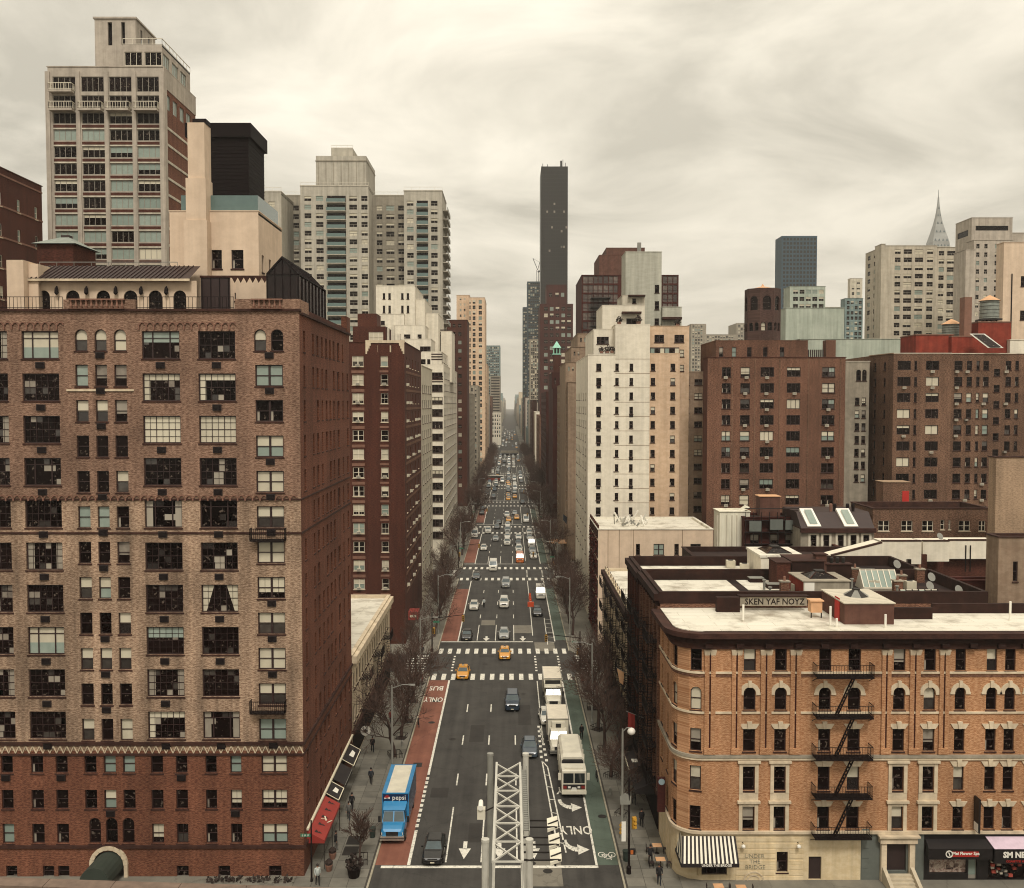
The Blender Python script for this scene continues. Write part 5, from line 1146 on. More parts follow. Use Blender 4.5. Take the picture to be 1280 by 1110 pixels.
# porch
m = MB(); a, b = oX(1100, 1075), oX(1142, 1075)
m.box(a, a + .45, -.35, 0, 0, Z_(Y, 1052), 'limestone'); m.box(b - .45, b, -.35, 0, 0, Z_(Y, 1052), 'limestone'); m.box(a - .15, b + .15, -.5, 0, Z_(Y, 1052), Z_(Y, 1044), 'limestone'); m.box(a - .3, b + .3, -.7, 0, Z_(Y, 1044), Z_(Y, 1042), 'limestone'); m.build('porch', T.root)
MB().box(a + .55, b - .55, .2, .28, .8, Z_(Y, 1055), 'door_dark').build('door', T.root)
for k in range(5): T.pbox('step', gx(1106), gx(1136), Y - 2.2 + .35 * k, Y - 1.85 + .35 * k, 0, .18 * (k + 1), 'stair_stone')
for p in (1103, 1138): MB().raw([(oX(p, 1090) - .15, -2.3, 0), (oX(p, 1090) + .15, -2.3, 0), (oX(p, 1090) + .15, -2.3, .5), (oX(p, 1090) - .15, -2.3, .5), (oX(p, 1090) - .15, -.4, 0), (oX(p, 1090) + .15, -.4, 0), (oX(p, 1090) + .15, -.4, 1.4), (oX(p, 1090) - .15, -.4, 1.4)], [(0, 1, 2, 3), (3, 2, 6, 7), (0, 3, 7, 4), (1, 5, 6, 2)], 'stair_stone').build('stoop_wall', T.root)
# spa shopfront
m = MB(); za, zb_ = Z_(Y, 1049), Z_(Y, 1068.5)
a, b = oX(1157, 1060), oX(1233, 1060)
m.raw([(a, 0, za), (b, 0, za), (b + .1, -.9, zb_ + .9), (a - .1, -.9, zb_ + .9), (b + .1, -.9, zb_), (a - .1, -.9, zb_), (a, 0, zb_), (b, 0, zb_)], [(3, 2, 1, 0), (5, 4, 2, 3), (6, 5, 3, 0), (4, 7, 1, 2), (6, 7, 4, 5)], 'sign_black'); aw = m.build('shop_awning', T.root)
ROTF = (R(90), 0, 0)
sx_ = oX(1203, 1061)
MB().box(oX(1184, 1061), oX(1217, 1061), -.95, -.92, Z_(Y, 1065), Z_(Y, 1058.5), 'sign_red').build('sign_panel', aw)
lettering('Mei Flower Spa', .36, 'sign_white', aw, (oX(1201, 1061), -.97, Z_(Y, 1060.7)), ROTF, .008)
m = MB(); 
for k in range(20): t = k / 20 * 2 * math.pi; m.bar((oX(1180.5, 1061) + .26 * math.cos(t), -.95, Z_(Y, 1061.5) + .26 * math.sin(t)), (oX(1180.5, 1061) + .26 * math.cos(t + .35), -.95, Z_(Y, 1061.5) + .26 * math.sin(t + .35)), .09, .03, 'sign_white', (0, 1, 0))
m.bar((oX(1180.5, 1061) - .05, -.95, Z_(Y, 1061.5) + .14), (oX(1180.5, 1061) + .06, -.95, Z_(Y, 1061.5) - .14), .08, .03, 'sign_white', (0, 1, 0)); m.build('emblem', aw)
mural, mt, mp_ = newmat('mural'); 
g = N(mt, 'ShaderNodeTexCoord'); n_ = N(mt, 'ShaderNodeTexNoise', inp={'Scale': 2.2, 'Detail': 5, 'Distortion': 1.2}); L(mt, g.outputs['Object'], n_.inputs['Vector']); rr_ = N(mt, 'ShaderNodeValToRGB'); L(mt, n_.outputs[0], rr_.inputs[0])
for i, (p, c_) in enumerate(((.3, '#2a1614'), (.45, '#8c7468'), (.55, '#b6a798'), (.7, '#7c3430'))):
    e = rr_.color_ramp.elements[i] if i < 2 else rr_.color_ramp.elements.new(p); e.position = p; e.color = lin(c_)
L(mt, rr_.outputs[0], mp_.inputs['Base Color']); mp_.inputs['Roughness'].default_value = .2
MB().box(oX(1162, 1080), oX(1209, 1080), .22, .27, Z_(Y, 1092), Z_(Y, 1068), 'mural').build('shop_window', T.root)
d_ = MB().box(oX(1211, 1080), oX(1222, 1080), .22, .27, .15, 2.5, 'grey_frame').build('shop_door', T.root); MB().box(oX(1212, 1080), oX(1221, 1080), .19, .21, .5, 2.3, 'teal_blind').build('pane', d_)
# news shop
m = MB(); a, b = oX(1232, 1055), oX(1312, 1055)
m.raw([(a, 0, Z_(Y, 1046)), (b, 0, Z_(Y, 1046)), (b, -1.0, Z_(Y, 1055)), (a + .3, -1.0, Z_(Y, 1055)), (a + .3, 0, Z_(Y, 1057)), (b, 0, Z_(Y, 1057))], [(3, 2, 1, 0), (4, 3, 0), (3, 4, 5, 2)], 'lilac'); m.build('shop_canopy', T.root)
sg = MB().box(a + .3, b, -1.0, -.5, Z_(Y, 1073), Z_(Y, 1056), 'sign_black').build('shop_sign', T.root)
lettering('SM NEWS P', .66, 'sign_white', sg, (oX(1237, 1063) + 2.3, -1.02, Z_(Y, 1062.3)), ROTF, .03, .98)
lettering('CIGARETTES MAGAZINE', .22, 'sign_red', sg, (oX(1237, 1063) + 2.1, -1.02, Z_(Y, 1070.2)), ROTF, .006)
MB().box(oX(1236, 1085), oX(1300, 1085), .25, .3, .2, Z_(Y, 1073), 'dark_glass').build('shop_window', T.root)
ms = MB()
plain('goods_a', '#a8483a', .6); plain('goods_b', '#b9ae9c', .6); plain('goods_c', '#4c4a46', .6)
for k in range(40): x, z, s_ = random.uniform(oX(1238, 1085), oX(1290, 1085)), random.uniform(.5, 2.6), random.uniform(.08, .2); ms.box(x - s_, x + s_, -.1, .1, z - s_ * .7, z + s_ * .7, random.choice(('goods_a', 'goods_b', 'goods_c', 'goods_b')))
tag(ms.build('news_display', T.root), kind='stuff')
# projecting vertical sign
m = MB().box(oX(1217, 1010), oX(1219, 1010), -1.0, -.1, Z_(Y, 1036), Z_(Y, 994), 'sign_black'); vs = m.build('blade_sign', T.root); MB().box(oX(1216.6, 1010), oX(1216.9, 1010), -.9, -.2, Z_(Y, 1035), Z_(Y, 1025), 'sign_white').build('sign_panel', vs)
for k, ch_ in enumerate('REFLEX'[:0]): pass
# striped awning of the corner restaurant
aw = put('striped_awning', None, T.root)
za, zb_ = Z_(Y, 1045), Z_(Y, 1069); xa, xb = oX(848, 1050), oX(919, 1060); n = 27
for k in range(n):
    x0_, x1_ = xa + (xb - xa) * k / n, xa + (xb - xa) * (k + 1) / n
    MB().raw([(x0_ * .94 + xb * .06, -.05, za), (x1_ * .94 + xb * .06, -.05, za), (x1_, -1.5, zb_), (x0_, -1.5, zb_), (x1_, -1.5, zb_ - .02), (x0_, -1.5, zb_ - .02)], [(3, 2, 1, 0), (5, 4, 2, 3)], 'awning_stripe' if k % 2 else 'black_awning').build('stripe', aw)
xt = xa * .94 + xb * .06
for k in range(8):       # short end facing the avenue
    y0_, y1_ = -1.5 + 3.6 * k / 8, -1.5 + 3.6 * (k + 1) / 8; t0_, t1_ = -.05 + 2.15 * k / 8, -.05 + 2.15 * (k + 1) / 8
    MB().raw([(xt, t0_, za), (xt, t1_, za), (xa, y1_, zb_), (xa, y0_, zb_)], [(0, 1, 2, 3)], 'black_awning' if k % 2 else 'awning_stripe').build('stripe', aw)
vl = MB().box(xa, xb, -1.52, -1.49, zb_ - .32, zb_, 'black_awning').build('valance', aw)
lettering('UNDER THE BRIDGE', .27, 'sign_white', vl, (oX(891, 1071), -1.54, zb_ - .15), ROTF, .006)
MB().box(xa - .03, xa, -1.5, 2.1, zb_ - .3, zb_, 'black_awning').build('valance', aw)
for k, w_ in enumerate(('UNDER', 'THE', 'BRIDGE')): lettering(w_, .5, 'siding_grey', T.root, (oX(943 + k * .5, 1075), -.06, Z_(Y, 1070 + 7 * k)), ROTF, -.012)
m = MB()
for k in range(10):
    a_, b_ = math.pi * k / 10, math.pi * (k + 1) / 10; xc = oX(942, 1105)
    for rr in (.55, .85): m.bar((xc + rr * math.cos(a_), -.05, .0 + rr * math.sin(a_)), (xc + rr * math.cos(b_), -.05, .0 + rr * math.sin(b_)), .1, .06, 'limestone', (0, 1, 0))
m.build('arch_ornament', T.root)
# roof, parapets and roof things of R1
fp = [(TX1 - 30, .0), (TX1 - 30, TY1 - Y), (BR - 30, TY1 - Y), (BR - 30, 2.2)] + [(X0 - 30 - 2.2 * math.cos(t), 2.2 - 2.2 * math.sin(t)) for t in [math.pi / 2 * k / 8 for k in range(1, 9)]]
rfm = MB(); rfm.prism([(x * 1.0, y_) for x, y_ in fp], zroof - .3, zroof + .04, 'roof_white'); rfm.build('roof', T.root)
T.finish()
ZR = zroof + .04
def roofY(py, z=ZR): return gr(CX, py, z).y
bk = Bld('roof_bulkhead', 'brown box stairhead with red door on the white tenement roof', 'stairhead', (30, 81, ZR)); 
x0, x1 = X_(81, 1056, 760), X_(81, 1118, 760); zt_ = Z_(81, 755)
m = MB(); bk.lb(m, x0, x1, 81, 87, ZR, zt_, 'bulkhead_brown'); bk.part('wall', m); m = MB(); bk.lb(m, x0 - .1, x1 + .1, 80.9, 87.1, zt_, zt_ + .1, 'concrete_pale'); bk.part('roof', m)
m = MB(); bk.lb(m, x0 - .04, x0, 82.2, 83.4, ZR, ZR + 2.0, 'door_red'); bk.part('door', m)
m = MB(); cx_, cy_ = (x0 + x1) / 2 - 30, 3.2
for i in range(8):
    t0, t1 = math.pi / 4 * i, math.pi / 4 * (i + 1); m.poly([(cx_ + 1.1 * math.cos(t0), cy_ + 1.3 * math.sin(t0), zt_ - ZR + .1), (cx_ + 1.1 * math.cos(t1), cy_ + 1.3 * math.sin(t1), zt_ - ZR + .1), (cx_ + .3 * math.cos(t1), cy_ + .35 * math.sin(t1), zt_ - ZR + .6), (cx_ + .3 * math.cos(t0), cy_ + .35 * math.sin(t0), zt_ - ZR + .6)], 'steel_grey' if i % 2 else 'iron_cover')
m.lathe([(.35, zt_ - ZR + .6), (.35, zt_ - ZR + .72)], 'iron_cover', 8, (cx_, cy_, 0)); bk.part('skylight', m)
for p, yb, yt in ((929, 777, 756), (1038, 783, 758), (1046, 784, 773), (1107, 785, 768), (1263, 776, 752)):
    Yv = roofY(yb); q = at(p, yb, Yv)
    m = MB(); m.lathe([(.1, 0), (.1, Z_(Yv, yt) - ZR)], 'sign_white', 8); m.lathe([(.16, 0), (.12, .15)], 'roof_white', 8); tag(m.build('vent_pipe', None, (q.x, Yv, ZR)), 'white vent pipe standing on the flat tenement roof', 'vent pipe', 'vent pipes on the tenement roof')

# ================================================================== R2-R4: dark tenements along the avenue behind R1
def avenue_tenement(label, y0, y1, zt, mat, roofm, x1, n, zs, parapet_m='parapet_brown', fes=(), group=None, pap=1.0):
    w_ = (y1 - y0) / n
    b = Bld('tenement', label, 'tenement', ((BR + x1) / 2, y0, 0))
    lh = grid([(w_ * (k + .5), 1.0) for k in range(n)], [(z, 1.85) for z in zs], 'dh')
    b.face((BR, y1), R(-90), y1 - y0, 0, zt, mat, lh, .18, 'brown_frame', 1); b.face((BR, y0), 0, x1 - BR, 0, zt, mat); b.face((x1, y1), R(180), x1 - BR, 0, zt, mat); b.face((x1, y0), R(90), y1 - y0, 0, zt, mat)
    m = MB(); b.lb(m, BR + .3, x1 - .3, y0 + .3, y1 - .3, zt - pap - .2, zt - pap, roofm); b.part('roof', m)
    m = MB(); 
    b.lb(m, BR - .1, x1 + .02, y0 - .02, y0 + .35, zt - pap, zt + .1, parapet_m); b.lb(m, BR - .1, x1 + .02, y1 - .35, y1 + .015, zt - pap, zt + .1, parapet_m); b.lb(m, BR - .1, BR + .3, y0 + .35, y1 - .35, zt - pap, zt + .1, parapet_m); b.lb(m, x1 - .35, x1 + .02, y0 + .35, y1 - .35, zt - pap, zt + .1, parapet_m); b.parts('parapet', m)
    m = MB(); b.lb(m, BR - .55, BR, y0, y1, zt - .75, zt - .1, 'parapet_brown')
    k = y0 + .3
    while k < y1 - .3: b.lb(m, BR - .4, BR - .02, k, k + .3, zt - 1.3, zt - .78, 'parapet_brown'); k += 1.3
    b.parts('cornice', m)
    m = MB()
    k = y0
    for k in range(n + 1): b.lb(m, BR - .22, BR - .01, min(y0 + w_ * k, y1 - .3), min(y0 + w_ * k, y1 - .3) + .3, 4.4, zt - 1.3, mat)
    b.parts('pilaster', m)
    for yc in fes: fire_escape(b.root, BR - b.o.x, yc - b.o.y, R(-90), [z - .15 for z in zs], 3.4, 1.05)
    m = MB(); b.lb(m, BR - .08, BR - .01, y0 + .3, y1 - .3, .3, 3.6, 'black_metal'); b.lb(m, BR - .3, BR - .01, y0, y1, 3.7, 4.3, 'brownstone_trim'); b.parts('shopfront', m)
    return b
zs = [4.7, 8.0, 11.3, 14.6, 17.9]
r2 = avenue_tenement('brown brick tenement hung with fire escapes behind the orange corner tenement', 87.75, 100, 22.6, 'brick_brown', 'roof_tar', 44, 5, zs, fes=(90.2, 96.6)); r2.finish()
r3 = avenue_tenement('second dark tenement with crowded fire escapes, white roof and low parapets', 100.05, 110.5, 22.3, 'brick_dark', 'roof_tar', 44, 5, zs, fes=(102.6, 108)); r3.finish()
r4 = avenue_tenement('lower cream walk-up with fire escapes before the cross street', 110.55, 139.5, 15.9, 'limestone', 'roof_white', 22, 13, zs[:4], 'limestone', fes=(114, 121, 128, 135), pap=.3); r4.finish()

# roof clutter, from front to back
def roofbox(name, label, p0, p1, ybase, ytop, depth_, mat, z=None, cat='roof structure', top=None, lid=.1, cap=True, Yf=None):
    zz = 21.7 if z is None else z; Yf = Yf or roofY(ybase, zz); xa, xb = X_(Yf, p0, ybase), X_(Yf, p1, ybase)
    o = thing(name, label, cat, ((xa + xb) / 2, Yf, zz)); w = (xb - xa) / 2; h = Z_(Yf, ytop) - zz
    MB().box(-w, w, 0, depth_, 0, h, mat).build('wall', o)
    if cap: MB().box(-w - .12, w + .12, -.12, depth_ + .12, h, h + lid, top or 'brownstone_trim').build('roof', o)
    return o, w, h, Yf
o, w, h, Yf = roofbox('parapet_wall', 'low party wall with black graffiti letters across the tenement roofs', 925, 1009, 757.5, 746, .5, 'concrete', 21.7, 'wall', 'parapet_brown')
lettering('SKEN YAF NOYZ', .78, 'black_metal', o, (.1, -.03, h * .45), ROTF, .004, .92, 'graffiti')
roofbox('parapet_wall', 'plain dark brown parapet wall beside the graffiti wall', 896, 925, 767, 747, .6, 'parapet_brown', 21.1, 'wall', cap=False)
o, w, h, Yf = roofbox('roof_box', 'small tan metal box on legs by the graffiti wall', 1014, 1028, 766, 752, .9, 'tank_roof', 21.7, 'vent box', 'tank_roof')
m = MB(); [m.bar((i * w * .9, .1, -.6), (i * w * .9, .1, 0), .08, .08, 'black_iron') for i in (-1, 1)]; m.build('leg', o)
def skylight_on(o, w, d, h, m1='dark_glass'):
    m = MB(); a, b = w * .6, d * .32; c = d / 2
    cs = [(-a, c - b), (a, c - b), (a, c + b), (-a, c + b)]; ct = [(-a * .3, c - b * .3), (a * .3, c - b * .3), (a * .3, c + b * .3), (-a * .3, c + b * .3)]
    for i in range(4): j = (i + 1) % 4; m.poly([(*cs[i], h), (*cs[j], h), (*ct[j], h + .5), (*ct[i], h + .5)], m1)
    m.box(-a * .34, a * .34, c - b * .34, c + b * .34, h + .48, h + .62, 'iron_cover')
    for i in range(4): m.bar((*cs[i], h + .02), (*ct[i], h + .52), .08, .08, 'brownstone_trim')
    m.build('skylight', o)
o, w, h, Yf = roofbox('roof_bulkhead', 'stairhead with orange side wall, small white notice and pyramid skylight', 1004, 1062, 748, 727, 4.5, 'concrete', 21.7, 'stairhead', 'concrete'); MB().box(-w - .03, -w, 0, 4.4, 0, h, 'paint_red').build('side_wall', o); MB().box(-w + .1, -w + 1.05, -.03, 0, .5, h - .1, 'sign_white').build('notice', o); skylight_on(o, w, 4.5, h + .1)
o, w, h, Yf = roofbox('roof_bulkhead', 'dark brown box stairhead behind the orange sided one', 990, 1030, 737, 702, 4, 'parapet_brown', 21.3, 'stairhead')
o, w, h, Yf = roofbox('chimney_stack', 'square brown chimney beside the dark stairhead', 1020, 1033, 735, 694, 1.1, 'bulkhead_brown', 21.3, 'chimney')
o, w, h, Yf = roofbox('chimney_stack', 'low twin chimney block with clay pots on the tenement roofs', 1033, 1064, 735, 706, 1.0, 'parapet_brown', 21.3, 'chimney')
for x in (-.6, .0, .6): MB().lathe([(.16, 0), (.2, .5), (.14, .6)], 'iron_cover', 8).build('chimney_pot', o, (x, .5, h + .1))
o, w, h, Yf = roofbox('roof_bulkhead', 'white topped low bulkhead with a dark skylight among the roofs', 951, 1004, 722, 697, 6, 'stucco_white', 21.3, 'stairhead', 'roof_white', .25); skylight_on(o, w, 6, h + .25)
o, w, h, Yf = roofbox('roof_bulkhead', 'narrow dark stairhead with sloping cap before the white bulkhead', 971, 988, 738, 704, 3, 'brick_dark', 21.3, 'stairhead')
def slope_skylight(label, p0, p1, ya, yb, Yf, n, rise=1.4, zz=21.5):
    xa, xb = X_(Yf, p0, yb), X_(Yf, p1, yb); w = (xb - xa) / 2; zlo, zhi = Z_(Yf, yb) - zz, Z_(Yf + 1.2, ya) - zz
    o = thing('sloped_skylight', label, 'skylight', ((xa + xb) / 2, Yf, zz))
    MB().box(-w - .1, w + .1, 0, .1, 0, zlo, 'stucco_white').build('curb', o)
    MB().raw([(-w, .1, 0), (w, .1, 0), (w, .1, zlo), (-w, .1, zlo), (-w, 1.3, zhi), (w, 1.3, zhi), (w, 2.5, 0), (-w, 2.5, 0)], [(4, 5, 6, 7), (0, 3, 4, 7), (2, 1, 6, 5)], 'stucco_white').build('housing', o)
    for k in range(n):
        a, b = -w + 2 * w * k / n + .05, -w + 2 * w * (k + 1) / n - .05
        MB().raw([(a, .0, zlo + .02), (b, .0, zlo + .02), (b, 1.25, zhi + .05), (a, 1.25, zhi + .05)], [(0, 1, 2, 3)], 'teal_blind' if label.startswith('upper') else ('dark_glass' if k % 3 else 'teal_blind')).build('pane', o)
    m = MB()
    for k in range(n + 1): x = -w + 2 * w * k / n; m.bar((x, -.02, zlo + .04), (x, 1.25, zhi + .08), .09, .07, 'white_frame' if label.startswith('upper') else 'black_iron')
    m.bar((-w, -.02, zlo), (w, -.02, zlo), .15, .15, 'white_frame'); m.bar((-w, 1.27, zhi), (w, 1.27, zhi), .15, .12, 'white_frame'); m.build('glazing_bar', o)
slope_skylight('upper sloped skylight with white bars and pale panes on the tenement roofs', 1080, 1124, 713, 735, 94, 6)
slope_skylight('lower sloped skylight with dark bars and mixed panes behind the parapet', 1131, 1179, 738, 757, 89.6, 6)
def dish(px, py, Yf, zz, r=.45):
    q = at(px, py, Yf); o = thing('satellite_dish', 'small grey satellite dish on a roof mast', 'satellite dish', (q.x, Yf, zz), 0, 'satellite dishes on the roofs')
    m = MB(); m.lathe([(.02, 0), (r * .5, .05), (r * .85, .14), (r, .22)], 'steel_grey', 12); d = m.build('dish', o, (0, 0, q.z - zz)); d.rotation_euler = (R(65), 0, R(20)); MB().tube((0, .1, 0), (0, .1, q.z - zz), .04, .04, 'black_iron', 6).build('mast', o)
for a in ((1120, 706, 98, 21.3), (1163, 722, 94, 21.3), (1161, 733, 92, 21.3), (1197, 738, 91, 21.3), (1174, 671, 118, 24)): dish(*a)
roofbox('parapet_wall', 'long dark parapet with stepped coping along the back of the white roof', 1118, 1166, 776, 760, .4, 'parapet_brown', 21.1, 'wall', cap=False)
roofbox('parapet_wall', 'low dark parapet behind the wide white roof', 1166, 1290, 768.5, 755, .4, 'parapet_brown', 21.1, 'wall', cap=False)
roofbox('roof_box', 'dark roof hatch box with wires by the satellite dishes', 1184, 1216, 760, 749, 1.5, 'parapet_brown', 21.1, 'roof hatch')
for x0_, x1_, y0_, y1_, z_, lab in ((14.3, 22.5, 88.3, 99.4, 21.61, 'white coated patch of flat roof behind the rounded tenement corner'), (23.5, 30.0, 94, 99.4, 21.61, 'white coated strip of roof beside the stairheads'), (14.3, 26.5, 100.6, 109.9, 21.31, 'white coated roof patch on the second dark tenement')):
    tag(MB().box(x0_, x1_, y0_, y1_, z_, z_ + .03, 'roof_white').build('roof_coating'), lab, 'roof patch')
random.seed(33)
for i in range(34):
    x_, y_ = random.uniform(24, 43), random.uniform(88.6, 109); z_ = 21.6 if y_ < 99.7 else 21.3
    if 99.2 < y_ < 101: continue
    k_ = i % 5
    if k_ == 0: tag(MB().lathe([(.12, 0), (.12, .9), (.2, .95), (.2, 1.05)], 'steel_grey', 8).build('vent_stack', None, (x_, y_, z_)), 'thin grey vent stack on the dark tenement roofs', 'vent', 'small vents on the dark roofs')
    elif k_ == 1: o = thing('roof_condenser', 'pale boxy condenser unit on the dark tenement roofs', 'air conditioner', (x_, y_, z_), random.uniform(-.2, .2), 'condensers on the dark roofs'); MB().box(-.5, .5, -.4, .4, .1, .9, 'ac_white').build('case', o); MB().lathe([(.3, 0), (.3, .04)], 'trim_dark', 10, (0, 0, .9)).build('fan', o)
    elif k_ == 2: tag(MB().bar((0, 0, .15), (random.uniform(-4, 4), random.uniform(-1, 1), .15), .12, .12, 'steel_grey').build('roof_conduit', None, (x_, y_, z_)), 'pipe run lying across the dark tenement roofs', 'pipe', 'pipe runs on the dark roofs')
    elif k_ == 3: o = thing('chimney_stack', 'small brick chimney on the dark tenement roofs', 'chimney', (x_, y_, z_), 0, 'small chimneys on the dark roofs'); MB().box(-.4, .4, -.3, .3, 0, 1.3, 'brick_brown').build('stack', o); MB().box(-.48, .48, -.38, .38, 1.3, 1.42, 'concrete').build('cap', o); MB().lathe([(.13, 0), (.11, .4)], 'terracotta', 8, (0, 0, 1.42)).build('pot', o)
    else: tag(MB().box(-.7, .7, -.5, .5, 0, .45, 'parapet_brown').box(-.75, .75, -.55, .55, .45, .52, 'steel_grey').build('roof_hatch', None, (x_, y_, z_)), 'low metal-lidded hatch on the dark tenement roofs', 'roof hatch', 'hatches on the dark roofs')
# infill houses between the tenements and the cross street
b = block('rear_wall_house', 'dark brick rear house with climbing stems below the white garden walls', 44.2, 62, 100, 102, 21.4, 'brick_deep', roof='roof_tar', parapet=.2)
for i, (p0, p1, yt, yb, Yf, lab) in enumerate(((1040, 1103, 679, 715, 116, 'white rendered wall with sloping top behind the chimneys'), (1103, 1152, 677, 712, 119, 'white rendered yard wall with a small dark window'), (1154, 1187, 677, 712, 121, 'white rendered yard wall by the rooftop dish'), (1187, 1246, 676, 708, 123, 'white rendered wall with black pipes at the end of the yards'))):
    xa, xb = X_(Yf, p0, 690), X_(Yf, p1, 690); zb_ = 20; o = thing('yard_wall', lab, 'wall', ((xa + xb) / 2, Yf, zb_)); w = (xb - xa) / 2; h = Z_(Yf, yt) - zb_
    zl = h - (1.6 if i == 0 else .0)
    MB().raw([(-w, 0, 0), (w, 0, 0), (w, 0, h), (-w, 0, zl), (-w, 3, 0), (w, 3, 0), (w, 3, h), (-w, 3, zl)], [(0, 1, 2, 3), (3, 2, 6, 7), (0, 3, 7, 4), (1, 5, 6, 2), (5, 4, 7, 6)], 'stucco_white').build('wall', o)
    MB().bar((-w, .2, zl + .08), (w, .2, h + .08), .5, .16, 'brownstone_trim').build('coping', o)
    if i == 1: MB().box(.6, 1.2, -.04, 0, h - 4, h - 2.2, 'dark_glass').build('window', o)
    if i == 3: [MB().box(x, x + .12, -.12, 0, h - 4, h - .6, 'black_iron').build('pipe', o) for x in (-1.0, -.4)]
    if i == 2: MB().box(-w - .8, -w + .4, -.3, 0, h - 4.2, h - 1.6, 'brick_dark').build('shutter', o)
b = block('rear_house', 'brown rear house filling the yards behind the tenement roofs', 22.5, 44, 111, 125, 21.2, 'parapet_brown', roof='roof_tar', parapet=.5)
b = block('rear_house', 'flat roofed rear house with white gravel roof beside the yards', 44.5, 66, 124, 138, 20.5, 'brick_dark', roof='roof_tar', parapet=.4)
# tan corner house at the right edge
xa = X_(96, 1248, 720)
b = block('corner_house', 'tan rendered house with one dark window beside the yard walls', xa, xa + 14, 96, 98.5, Z_(96, 672), 'stucco_tan', hp(96, xa, [(1267, 1273)], [(702, 727)], 'dh', 700, 0), coping='brownstone_trim', roof='roof_tar', detail=2)
xa = X_(128, 1245, 620)
b = block('party_wall_house', 'blank tan brick party wall rising beside the yard walls', xa, xa + 20, 128, 130, Z_(128, 572), 'brick_tan', coping='brownstone_trim')
# tarp wrapped house and scaffold
xa, xb = X_(141, 894, 660), X_(141, 931, 660)
tb = block('wrapped_house', 'house end wrapped in white weatherproof sheeting', xa, xb, 141 - 3, 148 - 6, Z_(138, 640), 'tarp_white', roof='roof_white', parapet=.1, finish=False, coping='tarp_white')
m = MB()
for p, yt in ((897, 700), (908, 690), (915, 685), (921, 688)): x = X_(138, p, 660); tb.lb(m, x - .06, x + .06, 137.9, 138, 14, Z_(138, 644), 'concrete_pale')
tb.parts('seam', m); m = MB(); x = X_(138, 908, 640); m.raw([(xa - tb.o.x, 0, Z_(138, 640)), (x - tb.o.x + .8, 0, Z_(138, 649)), (xb - tb.o.x, 0, Z_(138, 634)), (xb - tb.o.x, 3, Z_(138, 634)), (x - tb.o.x + .8, 3, Z_(138, 649))], [(1, 2, 3, 4)], 'tarp_white'); tb.part('flap', m); tb.finish()
xa, xb = X_(136, 931.5, 660), X_(136, 1001, 660)
sc_ = block('scaffolded_house', 'dark brick house behind netted scaffolding', xa, xb, 136.6, 142, Z_(136, 648), 'brick_deep', hp(136.6, xa, [(938, 949), (963, 974), (982, 994)], [(652, 664), (668, 680)], 'dh', 660, 6), parapet=.2, finish=False)
m = MB()
for k in range(8):
    x = xa + (xb - xa) * k / 7; m.tube((x - sc_.o.x, -.9, 14), (x - sc_.o.x, -.9, Z_(136, 640)), .05, .05, 'black_iron', 5)
for z in range(5): zz = Z_(136, 695) + 1.7 * z; m.bar((xa - sc_.o.x, -.9, zz), (xb - sc_.o.x, -.9, zz), .08, .08, 'black_iron'); m.box(xa - sc_.o.x, xb - sc_.o.x, -.85, -.1, zz - .06, zz, 'door_dark')
sc_.part('scaffold', m)
m = MB()
for p0, p1, y0, y1 in ((936, 951, 651, 664), (962, 978, 649, 662), (981, 996, 650, 662)): sc_.lb(m, X_(136, p0, 660), X_(136, p1, 660), 135.62, 135.65, Z_(136, y1), Z_(136, y0), 'siding_grey')
sc_.parts('netting', m); sc_.finish()
xq = X_(140, 949, 630); roofbox('roof_shed', 'rusty brown roof shed behind the scaffolded house', 950, 975, 648, 621, 2.5, 'bulkhead_brown', Z_(140, 648), 'roof shed', 'tank_roof', Yf=140)
# mansard row house
xa, xb = X_(132, 1001, 665), X_(132, 1093, 665); zt_ = Z_(132, 661)
mh = block('row_house', 'grey row house with white window surrounds and dark mansard roof', xa, xb, 132, 141, zt_, 'concrete', hp(132, xa, [(1013, 1020.5), (1029, 1036.5), (1047, 1054.5), (1063, 1070.5), (1079, 1086.5)], [(669, 683), (693, 707)], 'dh', 680, 4), parapet=.1, finish=False, detail=2, coping='brownstone_trim')
for p in (1013, 1029, 1047, 1063, 1079):
    for y0, y1 in ((669, 683), (693, 707)):
        m = MB(); a, b_ = X_(132, p, 680), X_(132, p + 7.5, 680); mh.lb(m, a - .3, a, 131.9, 132, Z_(132, y1 + 1.5), Z_(132, y0 - 2), 'white_frame'); mh.lb(m, b_, b_ + .3, 131.9, 132, Z_(132, y1 + 1.5), Z_(132, y0 - 2), 'white_frame'); mh.lb(m, a, b_, 131.9, 132, Z_(132, y0 - .2), Z_(132, y0 - 2), 'white_frame'); mh.part('window_surround', m)
m = MB(); z2 = Z_(134, 640); a, b_ = xa - mh.o.x, xb - mh.o.x
m.raw([(a, -.3, zt_), (b_, -.3, zt_), (b_, 2.2, z2), (a, 2.2, z2), (b_, 9, z2), (a, 9, z2), (b_, 9, zt_), (a, 9, zt_)], [(0, 1, 2, 3), (3, 2, 4, 5), (1, 6, 4, 2), (0, 3, 5, 7)], 'metal_roof'); rf = mh.part('mansard_roof', m)
m = MB(); mh.lb(m, xa - .1, xb + .1, 131.5, 132, zt_ - .5, zt_ + .1, 'brownstone_trim'); mh.part('cornice', m)
